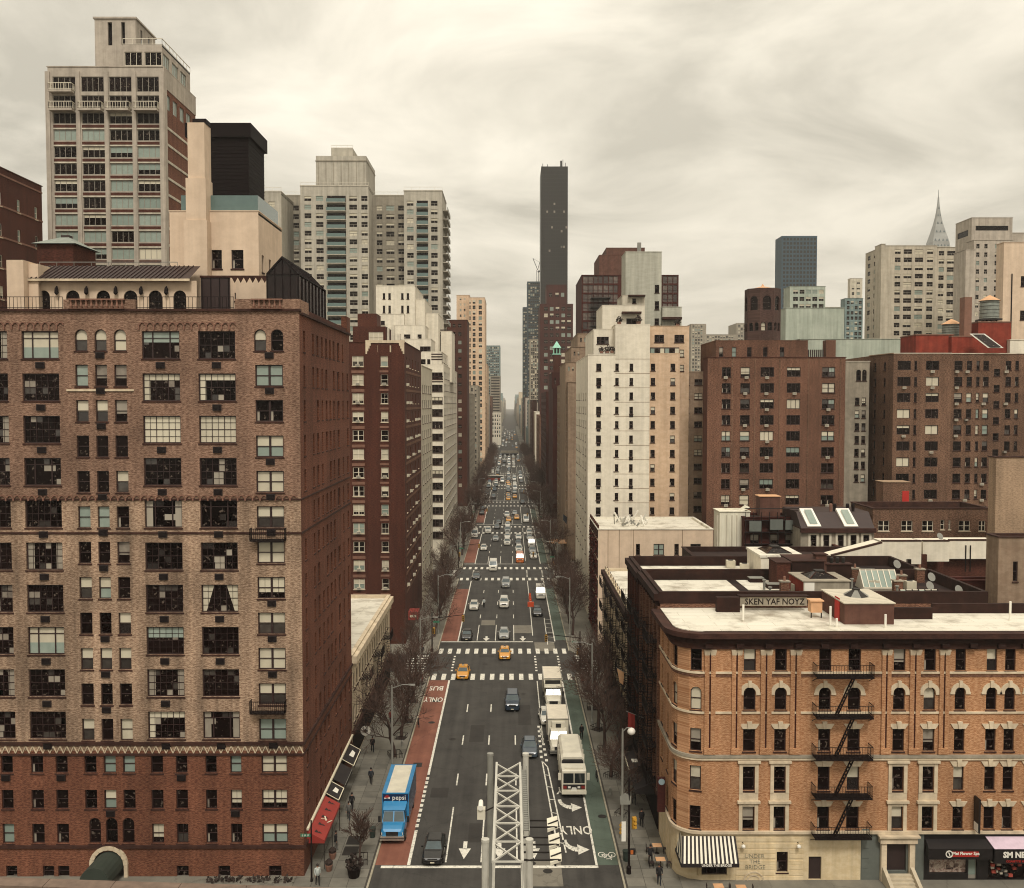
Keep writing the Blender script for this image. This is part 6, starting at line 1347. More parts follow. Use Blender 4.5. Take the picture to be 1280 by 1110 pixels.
for p in (1007, 1053):
    xs_ = X_(133, p, 640) - mh.o.x; m = MB(); zl, zh = zt_ + .35, z2 + .5
    m.raw([(xs_, -.1, zl), (xs_ + 1.9, -.1, zl), (xs_ + 1.3, 2.2, zh), (xs_ - .5, 2.2, zh), (xs_, .2, zl - .3), (xs_ + 1.9, .2, zl - .3), (xs_ + 1.3, 2.5, zh - .3), (xs_ - .5, 2.5, zh - .3)], [(0, 1, 2, 3), (0, 4, 5, 1), (1, 5, 6, 2), (3, 7, 4, 0)], 'sign_white'); s_ = m.build('roof_window', rf)
    MB().raw([(xs_ + .4, .12, zl + .32), (xs_ + 1.45, .12, zl + .32), (xs_ + 1.0, 1.75, zh - .12), (xs_ + .02, 1.75, zh - .12)], [(0, 1, 2, 3)], 'teal_blind').build('pane', rf)
for p in (1041, 1046, 1062, 1069): x = X_(134, p, 640) - mh.o.x; MB().lathe([(.2, 0), (.25, .9), (.18, 1.1)], 'terracotta' if p == 1041 else 'black_iron', 8, (x, 2.8, z2)).build('chimney_pot', rf)
mh.finish()
xa, xb = X_(138, 1091, 660), X_(138, 1238, 660)
bh = block('row_house', 'long brown brick row house with white framed windows behind the yards', xa, xb, 138, 147, Z_(138, 636), 'brick_brown2', hp(138, xa, [(1098, 1112), (1127, 1141), (1153, 1167), (1199, 1213), (1224, 1232)], [(651, 664), (673, 686)], 'pair', 655, 0) + hp(138, xa, [(1176, 1181), (1186, 1188.5)], [(650, 662)], 'dh', 655, 0), frame='white_frame', detail=2, coping='brownstone_trim')
o, w, h, Yf = roofbox('roof_bulkhead', 'grey brick stairhead with a bright red door behind the row houses', 1104, 1137, 632, 603, 3, 'brick_brown2', Z_(150, 632), 'stairhead', 'brick_tan', Yf=150); MB().box(w * .45, w * .95, -.06, 0, .1, 2.3, 'door_red').build('door', o)

# ================================================================== R5: beige corner building
Y = 158
xa, xb = 14.5, X_(Y, 891, 690); zt_ = Z_(Y, 662)
b = block('beige_building', 'blank beige rendered building with white flat roof and red brick side', xa, xb, Y, 175, zt_, 'stucco_cream', hp(Y, xa, [(863, 876)], [(680, 697)], 'dh', 690, 0) + hp(Y, xa, [(817, 830)], [(680, 694)], 'pair', 690, 3) + hp(Y, xa, [(795, 800), (843, 848.5)], [(680, 694)], 'dh', 690, 0), left=grid([(1.5 + 2.4 * k, 1.3) for k in range(7)], rows_z(4.8, 3.3, 1.9, 5), 'dh'), roof='roof_white', parapet=.25, finish=False, lmat='brick_dark', coping='roof_white', detail=2)
m = MB()
for p in (760, 774, 792, 853): x = X_(Y, p, 690); b.lb(m, x - .05, x + .05, Y - .02, Y, 0, zt_, 'stucco_tan')
b.parts('seam', m)
for k in range(5): b.pbox('string_course', xa - .08, xa, Y + .1, 175, 4.2 + 3.3 * k, 4.45 + 3.3 * k, 'limestone')
b.finish()
iv = MB()
plain('ivy_red', '#5c2018', .9, var=.4, scale=5)
for k in range(1400):
    c_ = Vector((xa - random.uniform(.02, .25), random.uniform(Y + .5, 174), random.uniform(1, 18))); s_ = random.uniform(.1, .22); d = Vector((random.uniform(-.4, .4), random.uniform(-1, 1), random.uniform(-1, 1))).normalized() * s_; e_ = d.orthogonal().normalized() * s_
    iv.poly([c_ - d, c_ - e_, c_ + d, c_ + e_], 'ivy_red')
tag(iv.build('ivy'), 'dark red ivy leaves covering the brick side of the beige building', 'ivy', kind='stuff')
rp = MB()
for k in range(26):
    q = at(random.uniform(770, 812), 645, 164); x, y_ = q.x + random.uniform(-.5, .5), random.uniform(162, 170); rp.bar((x, y_, zt_), (x + random.uniform(-1, 1), y_ + random.uniform(-1, 1), zt_ + random.uniform(.5, 2.0)), .12, .3, random.choice(('steel_grey', 'sign_white', 'steel_white')))
tag(rp.build('roof_equipment', None), 'tangle of pale ducts and antenna struts on the beige building roof', 'roof equipment', kind='stuff')

# ================================================================== R6: white apartment house with terraces
Y = 181
W6 = Bld('terraced_apartment_house', 'white and peach apartment house stepping up in terraces to a pale tower', 'apartment house', (24, Y, 0))
xL = 14.6
rw = rows_px(454.5, 17.97, 9, 14)
def z6(py, Yf=Y): return Z_(Yf, py)
ch = 1.6
x1_ = X_(Y, 769, 500); xm = X_(Y, 812, 500); xp = X_(Y, 850, 500)
sideh = [(u, 1.3, z6(q[1]), 1.35, 'dh') for q in rw[2:] for u in (3, 7, 11, 16, 22, 28)]
tier(W6, xL, x1_, Y, 214, 0, z6(444), 'stucco_white', hp(Y, xL, [(745, 751.2)], rw, 'dh', 560, 0), left=sideh)
tier(W6, x1_ - .01, xm, Y - .02, 206, 0, z6(406), 'stucco_white', hp(Y, x1_ - .01, [(767.5 + 0, 773), (786.5, 791)], rw, 'dh', 560, 0))
tier(W6, xm, xp, Y + .4, 204, 0, z6(442, Y), 'stucco_peach', hp(Y + .4, xm, [(813, 818.5), (837.5, 843.5)], rw, 'dh', 560, lambda i: (0, 0, 4, 1)[i % 4]), detail=1)
tier(W6, xm + .02, X_(Y + 3, 861, 500), Y + 3, 204, 0, z6(408, Y + 3), 'stucco_peach', hp(Y + 3, xm, [(818, 830), (843, 855)], [(418.5, 428)], 'pair', 420, 0) + hp(Y + 3, xm, [(849.5, 855)], [(437, 446), (456, 464)], 'dh', 440, 2))
m = MB(); W6.lb(m, xm + .1, xp - .1, Y + .5, Y + 2.9, z6(442), z6(434), 'brown_frame'); W6.part('sunroom', m)
for k in range(6): a, b_ = xm + .1 + (xp - xm - .2) * k / 6, xm + .1 + (xp - xm - .2) * (k + 1) / 6; W6.pbox('pane', a + .1, b_ - .1, Y + .44, Y + .5, z6(441.4), z6(435.5), ('teal_blind', 'dark_glass', 'blind')[k % 3])
rt = rows_px(474, 17.6, 7.5, 12)
tier(W6, xp, X_(Y + 4, 884.5, 560), Y + 4, 206, 0, z6(465, Y + 4), 'stucco_tan', hp(Y + 4, xp, [(851, 861), (867.5, 877.5)], rt, 'pair', 560))
tier(W6, X_(Y + 3, 742, 430), x1_, Y + 3, 204, 40, z6(412, Y + 3), 'stucco_white', hp(Y + 3, X_(Y + 3, 742, 430), [(746, 761)], [(421, 430)], 'trio', 425, 0))
tier(W6, X_(Y + 6, 753, 400), X_(Y + 6, 806, 400), Y + 6, 200, 44, z6(382, Y + 6), 'stucco_white', hp(Y + 6, X_(Y + 6, 753, 400), [(783, 796)], [(398, 405.5)], 'band', 400, 0))
tier(W6, X_(Y + 8, 778, 360), X_(Y + 8, 806, 360), Y + 8, 198, 44, z6(369.5, Y + 8), 'concrete_pale', hp(Y + 8, X_(Y + 8, 778, 360), [(790.5, 795)], [(373, 379)], 'dh', 375, 0))
wallmat('pale_green', '#aaa899', '#b3b1a2', .6, 2.2, .06, bump=.05)
tier(W6, X_(Y + 10, 782, 350), X_(Y + 10, 827, 350), Y + 10, 198, 44, z6(315, Y + 10), 'pale_green', hp(Y + 10, X_(Y + 10, 782, 350), [(818.5, 824)], [(356, 366), (376.5, 387), (398, 406)], 'dh', 370, 0))
tier(W6, X_(Y + 10, 827, 400), X_(Y + 10, 851, 400), Y + 9, 196, 44, z6(384, Y + 9), 'pale_green')
W6.pbox('awning_slab', X_(Y + 6, 777, 392), X_(Y + 6, 801, 392), Y + 4.8, Y + 6, z6(392.5, Y + 6), z6(390, Y + 6), 'brownstone_trim'); W6.pbox('awning_slab', X_(Y + 8, 785, 370), X_(Y + 8, 806, 370), Y + 7, Y + 8, z6(371, Y + 8), z6(369, Y + 8), 'brownstone_trim'); W6.pbox('awning_slab', X_(Y + 9, 827, 400), X_(Y + 9, 851, 400), Y + 7.5, Y + 9, z6(400, Y + 9), z6(397, Y + 9), 'brownstone_trim')
W6.pbox('roof_vent', X_(Y + 12, 797, 310), X_(Y + 12, 801.5, 310), Y + 12, Y + 12.6, z6(315, Y + 10), z6(303, Y + 12), 'steel_grey')
for h in range(14): W6.pbox('floor_joint', x1_, xm, Y - .045, Y - .02, z6(449 + 17.97 * h), z6(448.5 + 17.97 * h), 'stucco_tan')
for q in rw[1:]:
    for p in (748, 786.5 + 2.2): put('air_conditioner', AC, W6.root, (X_(Y, p, 560) - 24, .05, z6(q[1] + 4))) if random.random() < .4 else None
W6.finish()
plain('shrub_dark', '#2a1d16', .95, var=.4, scale=4)
def shrub(px, py, Yf, r, lab):
    q = at(px, py, Yf); m = MB()
    for k in range(90):
        d = Vector((random.gauss(0, 1), random.gauss(0, 1), random.gauss(0, 1))).normalized() * r * random.uniform(.4, 1); s_ = r * .22; a = Vector((random.gauss(0, 1), random.gauss(0, 1), random.gauss(0, 1))).normalized() * s_; b_ = a.orthogonal().normalized() * s_
        c_ = d + Vector((0, 0, r)); m.poly([c_ - a, c_ - b_, c_ + a, c_ + b_], 'shrub_dark')
    o = thing('shrub', lab, 'shrub', q, 0, 'shrubs on the roof terraces'); m.build('foliage', o); MB().box(-r * .5, r * .5, -r * .5, r * .5, -.1, .35, 'terracotta').build('planter', o)
for a in ((752, 441, 181.8, .6), (759, 441, 181.8, .7), (765, 440.5, 181.8, .6), (774, 404.5, 184, .7), (798, 404, 184, .8), (847, 407, 186, .7)): shrub(*a, 'dark potted shrub on a terrace of the white stepped apartment house')
# ================================================================== R7: dark glass-grid building behind it
Y = 290
G7 = Bld('glass_grid_block', 'dark brown glass grid apartment block behind the white terraced house', 'apartment block', (X_(Y, 790), Y, 0))
rw = rows_px(345, 11.5, 9.2, 14)
xa, xb = X_(Y, 727, 400), X_(Y, 848, 400)
tier(G7, xa, xb, Y, 316, 0, Z_(Y, 344), 'brick_deep', hp(Y, xa, [(729, 734.5), (735.5, 741), (742, 747), (748, 753), (754.5, 760), (761, 766), (767, 772), (828.5, 834), (835, 840.5), (841.5, 846.5)], rw[:8], 'smoke', 380), left=(), detail=1)
tier(G7, X_(Y + 4, 749, 330), X_(Y + 4, 778, 330), Y + 4, 312, Z_(Y, 344) - 1, Z_(Y + 4, 319), 'bulkhead_brown'); tier(G7, X_(Y + 8, 758, 320), X_(Y + 8, 806, 320), Y + 8, 312, Z_(Y, 344) - 1, Z_(Y + 8, 310), 'bulkhead_brown')
for k in range(5): G7.pbox('balcony', X_(Y, 738, 400), X_(Y, 762, 400), Y - 3, Y, Z_(Y, 374 + 11.6 * k), Z_(Y, 373 + 11.6 * k), 'iron_cover'); m = MB(); railing(m, [(X_(Y, 738, 400) - G7.o.x, -3, Z_(Y, 373 + 11.6 * k)), (X_(Y, 762, 400) - G7.o.x, -3, Z_(Y, 373 + 11.6 * k))], 1.1, 'black_iron', .7, .05); G7.part('railing', m)
G7.finish()
# ================================================================== R15/R16: brown apartment houses behind the low roofs
Y = 172
rw = rows_px(459, 20, 12, 10)
xa, xb = X_(Y, 884, 540), X_(Y, 1056, 540)
fh = hp(Y, xa, [(902, 913), (1027, 1043)], rw, 'pair', 540) + hp(Y, xa, [(925, 937)], rw, 'dh', 540) + hp(Y, xa, [(950, 967), (983, 1000)], rw, 'band', 540, lambda i: (0, 0, 4, 0, 5, 0, 0, 2)[i % 8])
b = block('apartment_house', 'broad brown brick apartment house with window units behind the beige building', xa, xb, Y, 175.9, Z_(Y, 447), 'brick_brown', fh, finish=False, coping='brick_dark', lmat='brick_dark')
for h in fh:
    if random.random() < .45: put('air_conditioner', ACW, b.root, (xa - b.o.x + h[0] + random.uniform(-.3, .3), 0, h[2] - .35))
m = MB()
for p in (915, 943, 974, 1010, 1050): x = X_(Y, p, 540); b.lb(m, x - .1, x + .1, Y - .08, Y, 0, Z_(Y, 448), 'brick_brown2')
b.parts('pilaster', m)
Yp = 176; xc, xd = X_(Yp, 895, 435), X_(Yp, 1010, 435)
tier(b, xc, xd, Yp, 190, 1.0, Z_(Yp, 426), 'brick_brown', hp(Yp, xc, [(899, 904), (915, 920.5), (934, 939.5), (954, 959.5), (975, 980.5)], [(434, 446)], 'dh', 440))
b.pbox('chimney', X_(Yp, 1033, 430), X_(Yp, 1045, 430), Yp, Yp + 2, Z_(Y, 448), Z_(Yp, 425), 'brick_brown')
m = MB()
for k in range(8): x = X_(Yp, 1011 + 2.6 * k, 440); b.lb(m, x - .1, x + .1, Yp, Yp + .2, Z_(Y, 447), Z_(Yp, 437), 'brown_frame')
b.part('terrace_rail', m)
b.finish()
# recessed grey strip with gothic tops
xa, xb = X_(178, 1056, 540), X_(178, 1086, 540)
b = block('gothic_block', 'narrow grey block with gothic arched top windows between brown apartment houses', xa, xb, 178, 196, Z_(178, 452), 'concrete', hp(178, xa, [(1069.5, 1075.5), (1077, 1082.5)], [(462, 476)], 'arch', 540, 0) + hp(178, xa, [(1068.5, 1074), (1077, 1082)], rows_px(497, 16, 9.5, 7), 'dh', 540), coping='concrete_pale')
# R16 in three planes
Y = 172
H16 = Bld('apartment_house', 'wide brown brick apartment house with angled bays below the red roof rooms', 'apartment house', (X_(Y, 1180), Y, 0))
rw = rows_px(451, 20.15, 11.5, 10)
xa, xb = X_(Y, 1116, 540), X_(Y, 1188, 540); zt_ = Z_(Y, 442)
# canted bay on the left
pA = (X_(181, 1086, 540), 181.0); w_ = math.hypot(xa - pA[0], Y - pA[1]); r = math.atan2(Y - pA[1], xa - pA[0])
H16.face(pA, r, w_, 0, zt_, 'brick_brown2', [(u, .8, Z_(Y, q[1]), 1.5, 'dh', 0) for q in rw for u in (2.2, 5.8)], .16, 'brown_frame', 1)
H16.face((xa, Y), 0, xb - xa, 0, zt_, 'brick_brown2', hp(Y, xa, [(1121, 1137.5), (1156.5, 1173)], rw, 'band', 540, lambda i: (0, 0, 0, 5, 4, 0, 5, 0)[i % 8]) + hp(Y, xa, [(1142, 1145.5)], rw, 'slit', 540, 0), .16, 'brown_frame', 1)
xc = X_(Y, 1300, 540)
H16.face((xb, Y + .8), 0, xc - xb, 0, zt_, 'brick_brown2', hp(Y + .8, xb, [(1192, 1202), (1207.5, 1214), (1228, 1235), (1256, 1263), (1283, 1290)], rw, 'dh', 540) + hp(Y + .8, xb, [(1219.5, 1223.5), (1268, 1272.5)], rw, 'slit', 540) + hp(Y + .8, xb, [(1241.5, 1249)], rows_px(461, 20.15, 9, 9), 'dh', 540, 0), .16, 'brown_frame', 1)
H16.face((xb, Y), R(90), .8, 0, zt_, 'brick_brown2'); H16.face((xc, Y + .8), R(90), 22, 0, zt_, 'brick_brown2'); H16.face((pA[0], 195), R(-90), 14, 0, zt_, 'brick_brown2')
m = MB(); m.prism([(pA[0] - H16.o.x + .2, 9.1), (xa - H16.o.x, .3), (xb - H16.o.x, .3), (xb - H16.o.x, 1), (xc - H16.o.x, 1), (xc - H16.o.x, 22), (pA[0] - H16.o.x + .2, 22)], zt_ - .8, zt_ - .5, 'roof_tar'); H16.part('roof', m)
m = MB(); H16.lb(m, xa, xb, Y - .1, Y + .3, zt_, zt_ + .15, 'concrete_pale'); H16.lb(m, xb, xc, Y + .7, Y + 1.1, zt_, zt_ + .15, 'concrete_pale'); m.bar((pA[0] - H16.o.x, pA[1] - Y, zt_ + .07), (xa - H16.o.x, 0, zt_ + .07), .4, .15, 'brick_tan'); H16.parts('coping', m)
for k in range(30):
    h_ = random.choice(rw); p = random.choice((1129, 1164, 1197, 1210, 1231, 1259)); put('air_conditioner', ACW, H16.root, (X_(Y, p, 540) - H16.o.x, .0 if p < 1188 else .8, Z_(Y, h_[1] + 3.5)))
# red roof rooms, stairhead with panel
for i, (p0, p1, yt, Yf) in enumerate(((1145, 1192, 419, 178), (1190, 1225, 421, 177), (1223, 1264, 403, 181))): H16.pbox('roof_room', X_(Yf, p0, 430), X_(Yf, p1, 430), Yf, Yf + 7, zt_ - 1, Z_(Yf, yt), 'paint_red'); H16.pbox('roof_room_coping', X_(Yf, p0, 430) - .1, X_(Yf, p1, 430) + .1, Yf - .1, Yf + 7.1, Z_(Yf, yt), Z_(Yf, yt) + .2, 'terracotta')
H16.pbox('chimney', X_(180, 1206, 400), X_(180, 1215, 400), 180, 182, zt_, Z_(180, 371), 'terracotta')
m = MB(); x0 = X_(Y, 1222, 430) - H16.o.x; m.raw([(x0 + 1.8, -.3, Z_(Y, 435)), (x0 + 4.6, -.3, Z_(Y, 435)), (x0 + 2.8, 3, Z_(175, 417)), (x0 + 0, 3, Z_(175, 417))], [(0, 1, 2, 3)], 'steel_white'); pn = H16.part('solar_frame', m)
MB().raw([(x0 + 2.15, -.36, Z_(Y, 434)), (x0 + 4.15, -.36, Z_(Y, 434)), (x0 + 2.5, 2.8, Z_(175, 418)), (x0 + .45, 2.8, Z_(175, 418))], [(0, 1, 2, 3)], 'dark_glass').build('solar_panel', pn)
H16.finish()
def water_tank(px, ytop, ybot, r, Yf, lab, ybase):
    q = at(px, ybot, Yf); zb = q.z; zt = Z_(Yf, ytop); z0 = Z_(Yf, ybase)
    o = thing('water_tank', lab, 'water tank', (q.x, Yf, z0))
    m = MB(); m.lathe([(r, zb - z0), (r * .97, zt - z0)], 'tank_grey', 20); t = m.build('tank', o, smooth=False)
    for k in range(5): MB().lathe([(r * 1.012, zb - z0 + (zt - zb) * (k + .4) / 5), (r * 1.012, zb - z0 + (zt - zb) * (k + .4) / 5 + .06)], 'iron_cover', 20).build('hoop', t)
    MB().lathe([(r * 1.12, 0), (r * .5, r * .38), (.08, r * .62)], 'tank_roof', 20).build('tank_roof', o, (0, 0, zt - z0))
    for k in range(4): a = math.pi / 4 + k * math.pi / 2; MB().bar((r * .75 * math.cos(a), r * .75 * math.sin(a), 0), (r * .75 * math.cos(a), r * .75 * math.sin(a), zb - z0), .25, .25, 'black_iron').build('leg', o)
    MB().box(-r, r, -r * .9, r * .9, zb - z0 - .3, zb - z0 - .02, 'iron_cover').build('platform', o)
water_tank(1237, 376, 398.5, 1.75, 184, 'large round grey roof tank with peach conical roof on the red roof room', 405)
water_tank(1189.5, 405.5, 420, 1.7, 186, 'smaller round grey roof tank behind the long red roof room', 428)

# ================================================================== R18: octagonal brick tower with arches
Yo = 214; R18 = Bld('arcaded_tower', 'octagonal brown brick water tower with arched openings above the apartment house', 'tower', (X_(Yo, 959, 400), Yo + 4, 0))
rad = (X_(Yo, 980, 400) - X_(Yo, 938, 400)) / 2 / .93; zt_ = Z_(Yo, 361)
wallmat('tower_brick', '#3f2c27', '#5a433b', 2, 6, .25)
pts = [(rad * math.cos(R(22.5 + 45 * k)), rad * math.sin(R(22.5 + 45 * k))) for k in range(8)]
for k in range(8):
    a, b_ = pts[k], pts[(k + 1) % 8]; w_ = math.hypot(b_[0] - a[0], b_[1] - a[1]); r = math.atan2(b_[1] - a[1], b_[0] - a[0])
    hs = [(w_ / 2, 1.9, Z_(Yo, 387), Z_(Yo, 369) - Z_(Yo, 387), 'arch', 0), (w_ * .27, 1.0, Z_(Yo, 413), 1.9, 'arch', 2 if k == 5 else 0), (w_ * .73, 1.0, Z_(Yo, 413), 1.9, 'arch', 0)]
    R18.face((a[0] + R18.o.x, a[1] + R18.o.y), r, w_, 20, zt_, 'tower_brick', hs, .3, 'brown_frame', 1)
m = MB(); m.prism(pts, zt_, zt_ + .3, 'tower_brick'); m.lathe([(rad * .8, zt_ + .3), (rad * .1, zt_ + 1.0), (.04, zt_ + 1.6)], 'tank_roof', 8); R18.part('roof', m); R18.finish()
block('podium_block', 'lower brown block carrying the arcaded brick tower', X_(208, 925), X_(208, 990), 208, 226, Z_(208, 432), 'brick_brown', roof='roof_tar')

# ================================================================== distant blocks right
wallmat('slab_blue', '#233d4a', '#294553', .3, .3, .1, bump=0); wallmat('pale_teal2', '#a3aa9b', '#adb3a4', .3, .3, .06, bump=0)
far('glass_office_slab', 'blue black glass office slab standing alone against the sky', 950, 975, 1019, 295, 'slab_blue', 23, [(977 + 4.2 * k, 979.8 + 4.2 * k) for k in range(10)], 5.2, 3.2, kind='louvre', side=0)
far('stone_block', 'pale green stone block with blank upper wall below the blue slab', 330, 981, 1054, 385, 'pale_teal2', 9, (), 10, 5, side=0)
far('stone_block', 'stepped pale stone block with ribbed plant floor', 345, 986, 1030, 358, 'pale_teal2', 8, [(990 + 8 * k, 996 + 8 * k) for k in range(5)], 9, 5, side=0)
far('glass_block', 'pale teal glass apartment block next to the cream slab', 420, 1055, 1077, 373, 'stone_teal', 6, [(1057 + 5 * k, 1060.5 + 5 * k) for k in range(4)], 6.5, 4.2, side=0)
far('glass_block', 'thin pale tower behind the teal glass block', 520, 1061, 1076, 348, 'concrete_pale', 4, [(1063, 1066), (1069, 1073)], 7, 3.5, side=0)
Yc = 341
b = far('cream_slab', 'long cream apartment slab with grid of dark windows below the spire', Yc, 1104, 1168, 307, 'slab_cream', 19, [(1116, 1123), (1127, 1137), (1141, 1151), (1156, 1163.5)], 10.2, 5.6, side=6, left=True, detail=1)
far('cream_slab', 'wing of the cream apartment slab with paired windows', Yc + 2, 1168, 1206, 309, 'slab_cream', 17, [(1170.5, 1177), (1181, 1191.5), (1193.5, 1198.5)], 10.2, 5.6, side=0, detail=1)
block('pier', 'tall blank pier at the corner of the cream slab', X_(Yc, 1099), X_(Yc, 1104), Yc, Yc + 6, Z_(Yc, 305), 'slab_cream')
far('beige_tower', 'beige tower with dark slot windows at its crown beside the spire', 300, 1214, 1262, 300, 'concrete_tan', 5, [(1217, 1221), (1227, 1231), (1240, 1250), (1254, 1260)], 10.6, 5.5, side=0, detail=1)
b = block('beige_tower', 'top block of the beige tower with long dark louvre slots', X_(306, 1215, 290), X_(306, 1266, 290), 306, 317, Z_(306, 272), 'concrete_tan', hp(306, X_(306, 1215, 290), [(1220, 1261)], [(282, 288)], 'louvre', 285), left=[(5, 7.5, Z_(306, 293), 1.9, 'louvre')], coping='concrete_tan')
b = block('beige_annex', 'beige lower block beside the louvred crown', X_(310, 1262, 300), X_(310, 1300, 300), 310, 313, Z_(310, 291), 'concrete_tan')
far('beige_tower', 'pale lower block stepping out before the beige tower', 296, 1204, 1216, 312, 'concrete_tan', 8, (), 10, 5, side=0)
Yr = 196; xa = X_(Yr, 1254, 380)
b = block('cream_side_house', 'cream rendered house side with a downpipe beside the yard walls', xa, xa + 16, Yr, 199, Z_(Yr, 303), 'stucco_cream', hp(Yr, xa, [(1276, 1286)], [(345, 358), (388, 400)], 'dh', 380, 0), finish=False, coping='stucco_cream'); b.pbox('downpipe', X_(Yr, 1264, 380), X_(Yr, 1265, 380), Yr - .2, Yr - .01, 30, Z_(Yr, 342), 'black_iron'); b.finish()
block('roof_room', 'white roof room with a black vent beside the red roof rooms', X_(180, 1263, 430), X_(180, 1290, 430), 180, 188, Z_(180, 425), 'stucco_white', cat='roof room', z0=Z_(180, 446))
block('flat_podium', 'grey flat-roofed block behind the brown apartment houses', X_(230, 1000, 435), X_(230, 1150, 435), 230, 250, Z_(230, 424), 'pale_teal2', roof='roof_tar')
# spire: stainless crown of arcs and needle
Ys = 1254; sp = Bld('spire_tower', 'slender stainless steel art deco spire rising behind the cream slab', 'skyscraper', (X_(Ys, 1172.5, 300), Ys, 0))
plain('stainless', '#83837e', .4, metal=.3, var=.15, scale=.1)
k_ = Ys / FPX
prof = [(10.8, 310), (10.0, 303), (7.2, 292), (4.6, 281), (2.8, 271), (1.7, 262), (1.0, 254), (.6, 246)]
m = MB(); m.loft([[(sx * w * k_, sy * w * k_, Z_(Ys, y_)) for sx, sy in ((-1, -1), (1, -1), (1, 1), (-1, 1))] for w, y_ in prof], 'stainless'); m.tube((0, 0, Z_(Ys, 262)), (0, 0, Z_(Ys, 237)), 1.0 * k_, .25, 'stainless', 8); sp.part('spire', m)
m = MB(); sp.lb(m, sp.o.x - 12 * k_, sp.o.x + 12 * k_, Ys - 12 * k_, Ys + 12 * k_, 0, Z_(Ys, 310), 'concrete_pale'); sp.part('shaft', m)
for j, (w, y_) in enumerate(prof[:6]):
    n = 5 - min(j, 3); m = MB()
    for i in range(n):
        xc = (i - (n - 1) / 2) * 2 * w / n * k_ * .95; h = 3.2 * k_
        m.raw([(xc - w / n * k_ * .55, -w * k_ - .25, Z_(Ys, y_) + .6), (xc + w / n * k_ * .55, -w * k_ - .25, Z_(Ys, y_) + .6), (xc, -w * k_ * .94 - .25, Z_(Ys, y_) + h + .6)], [(0, 1, 2)], 'office_glass')
    sp.parts('triangular_window', m)
sp.finish()
for p0, p1, yt, Yf, lab in ((863, 882, 405, 900, 'hazy stepped tower on the skyline past the terraced house'), (881, 921, 418, 980, 'hazy wide grey block on the skyline'), (920, 940, 404, 1050, 'hazy striped tower on the skyline beside the arcaded tower'), (1030, 1060, 384, 640, 'hazy grey block on the skyline below the teal glass block')):
    far('skyline_block', lab, Yf, p0, p1, yt, 'concrete', 40, [(p0 + 2 + 3.4 * k, p0 + 4.2 + 3.4 * k) for k in range(int((p1 - p0 - 3) / 3.4))], 4.2, 2.4, side=0)

# ================================================================== avenue blocks, right side
BRX = 14.6
def rfar(name, label, Y, p1, ytop, mat, depth_, **kw):
    return far(name, label, Y, CX + BRX * FPX / Y, p1, ytop, mat, depth_, left=True, **kw)
rfar('apartment_house', 'tan apartment house with blank flank and recessed roof tiers past the white house', 243, 740, 478, 'stucco_tan', 57, cols=(), pitch=12.5, h=6, side=5, detail=1, kind='dh')
for p0, p1, yt, Yf in ((707, 745, 453, 247), (714, 752, 434, 252), (722, 760, 417, 258)): far('roof_tier', {453: 'lowest tan roof tier of the tan apartment house', 434: 'middle peach roof tier of the tan apartment house', 417: 'topmost peach roof tier beside the glass grid block'}[yt], Yf, p0, p1, yt, 'stucco_tan', 30, [(p0 + 3, p0 + 5), (p0 + 8, p0 + 10)], 12, 5, side=0, ybot=yt + 13)
rfar('apartment_house', 'deep maroon brick block with few pale windows down the avenue', 392, 697, 490, 'brick_deep', 66, cols=[(688, 690.5)], pitch=8.6, h=4.5, side=9, detail=0)
rfar('brick_church_house', 'dark brick gabled hall below the green cupola', 330, 706, 486, 'brick_deep', 26, cols=(), side=0)
far('brick_hall', 'dark red brick hall carrying the green copper cupola', 345, 690, 722, 466, 'brick_deep', 30, [(693, 695), (699, 701)], 14, 8, side=0)
q = at(696, 443, 346); cu = thing('cupola', 'small green copper cupola with pointed roof on the dark brick hall', 'cupola', (q.x, 347, Z_(346, 466)))
zz = Z_(346, 466); MB().box(-1.3, 1.3, -1.3, 1.3, 0, Z_(346, 443) - zz - .1, 'brick_dark').build('base', cu)
m = MB(); m.box(-1.5, 1.5, -1.5, 1.5, Z_(346, 443) - zz - .1, Z_(346, 443) - zz + .3, 'green_copper'); [m.box(x - .15, x + .15, y_ - .15, y_ + .15, Z_(346, 443) - zz + .3, Z_(346, 435) - zz, 'green_copper') for x in (-1.1, 0, 1.1) for y_ in (-1.1, 1.1)]; m.build('lantern', cu)
m = MB(); zr = Z_(346, 435) - zz; [m.poly([(1.6 * a, 1.6 * b_, zr), (1.6 * c_, 1.6 * d_, zr), (0, 0, zr + 2.6)], 'green_copper') for a, b_, c_, d_ in ((-1, -1, 1, -1), (1, -1, 1, 1), (1, 1, -1, 1), (-1, 1, -1, -1))]; m.build('roof', cu); MB().box(-.7, .7, -.7, .7, Z_(346, 443) - zz + .3, zr, 'black_metal').build('louvre', cu)
Y = 600
b = far('office_tower', 'very dark brown office tower with stepped top before the tall black tower', Y, 675, 716, 380, 'brick_deep', 40, [(680 + 7.2 * k, 684.5 + 7.2 * k) for k in range(5)], 8.2, 4.6, side=0, detail=1)
far('office_tower', 'dark plant block on top of the very dark brown office tower', Y + 6, 683, 708, 356, 'brick_deep', 26, [(686, 690), (694, 698), (701, 705)], 22, 5, side=0, detail=1)
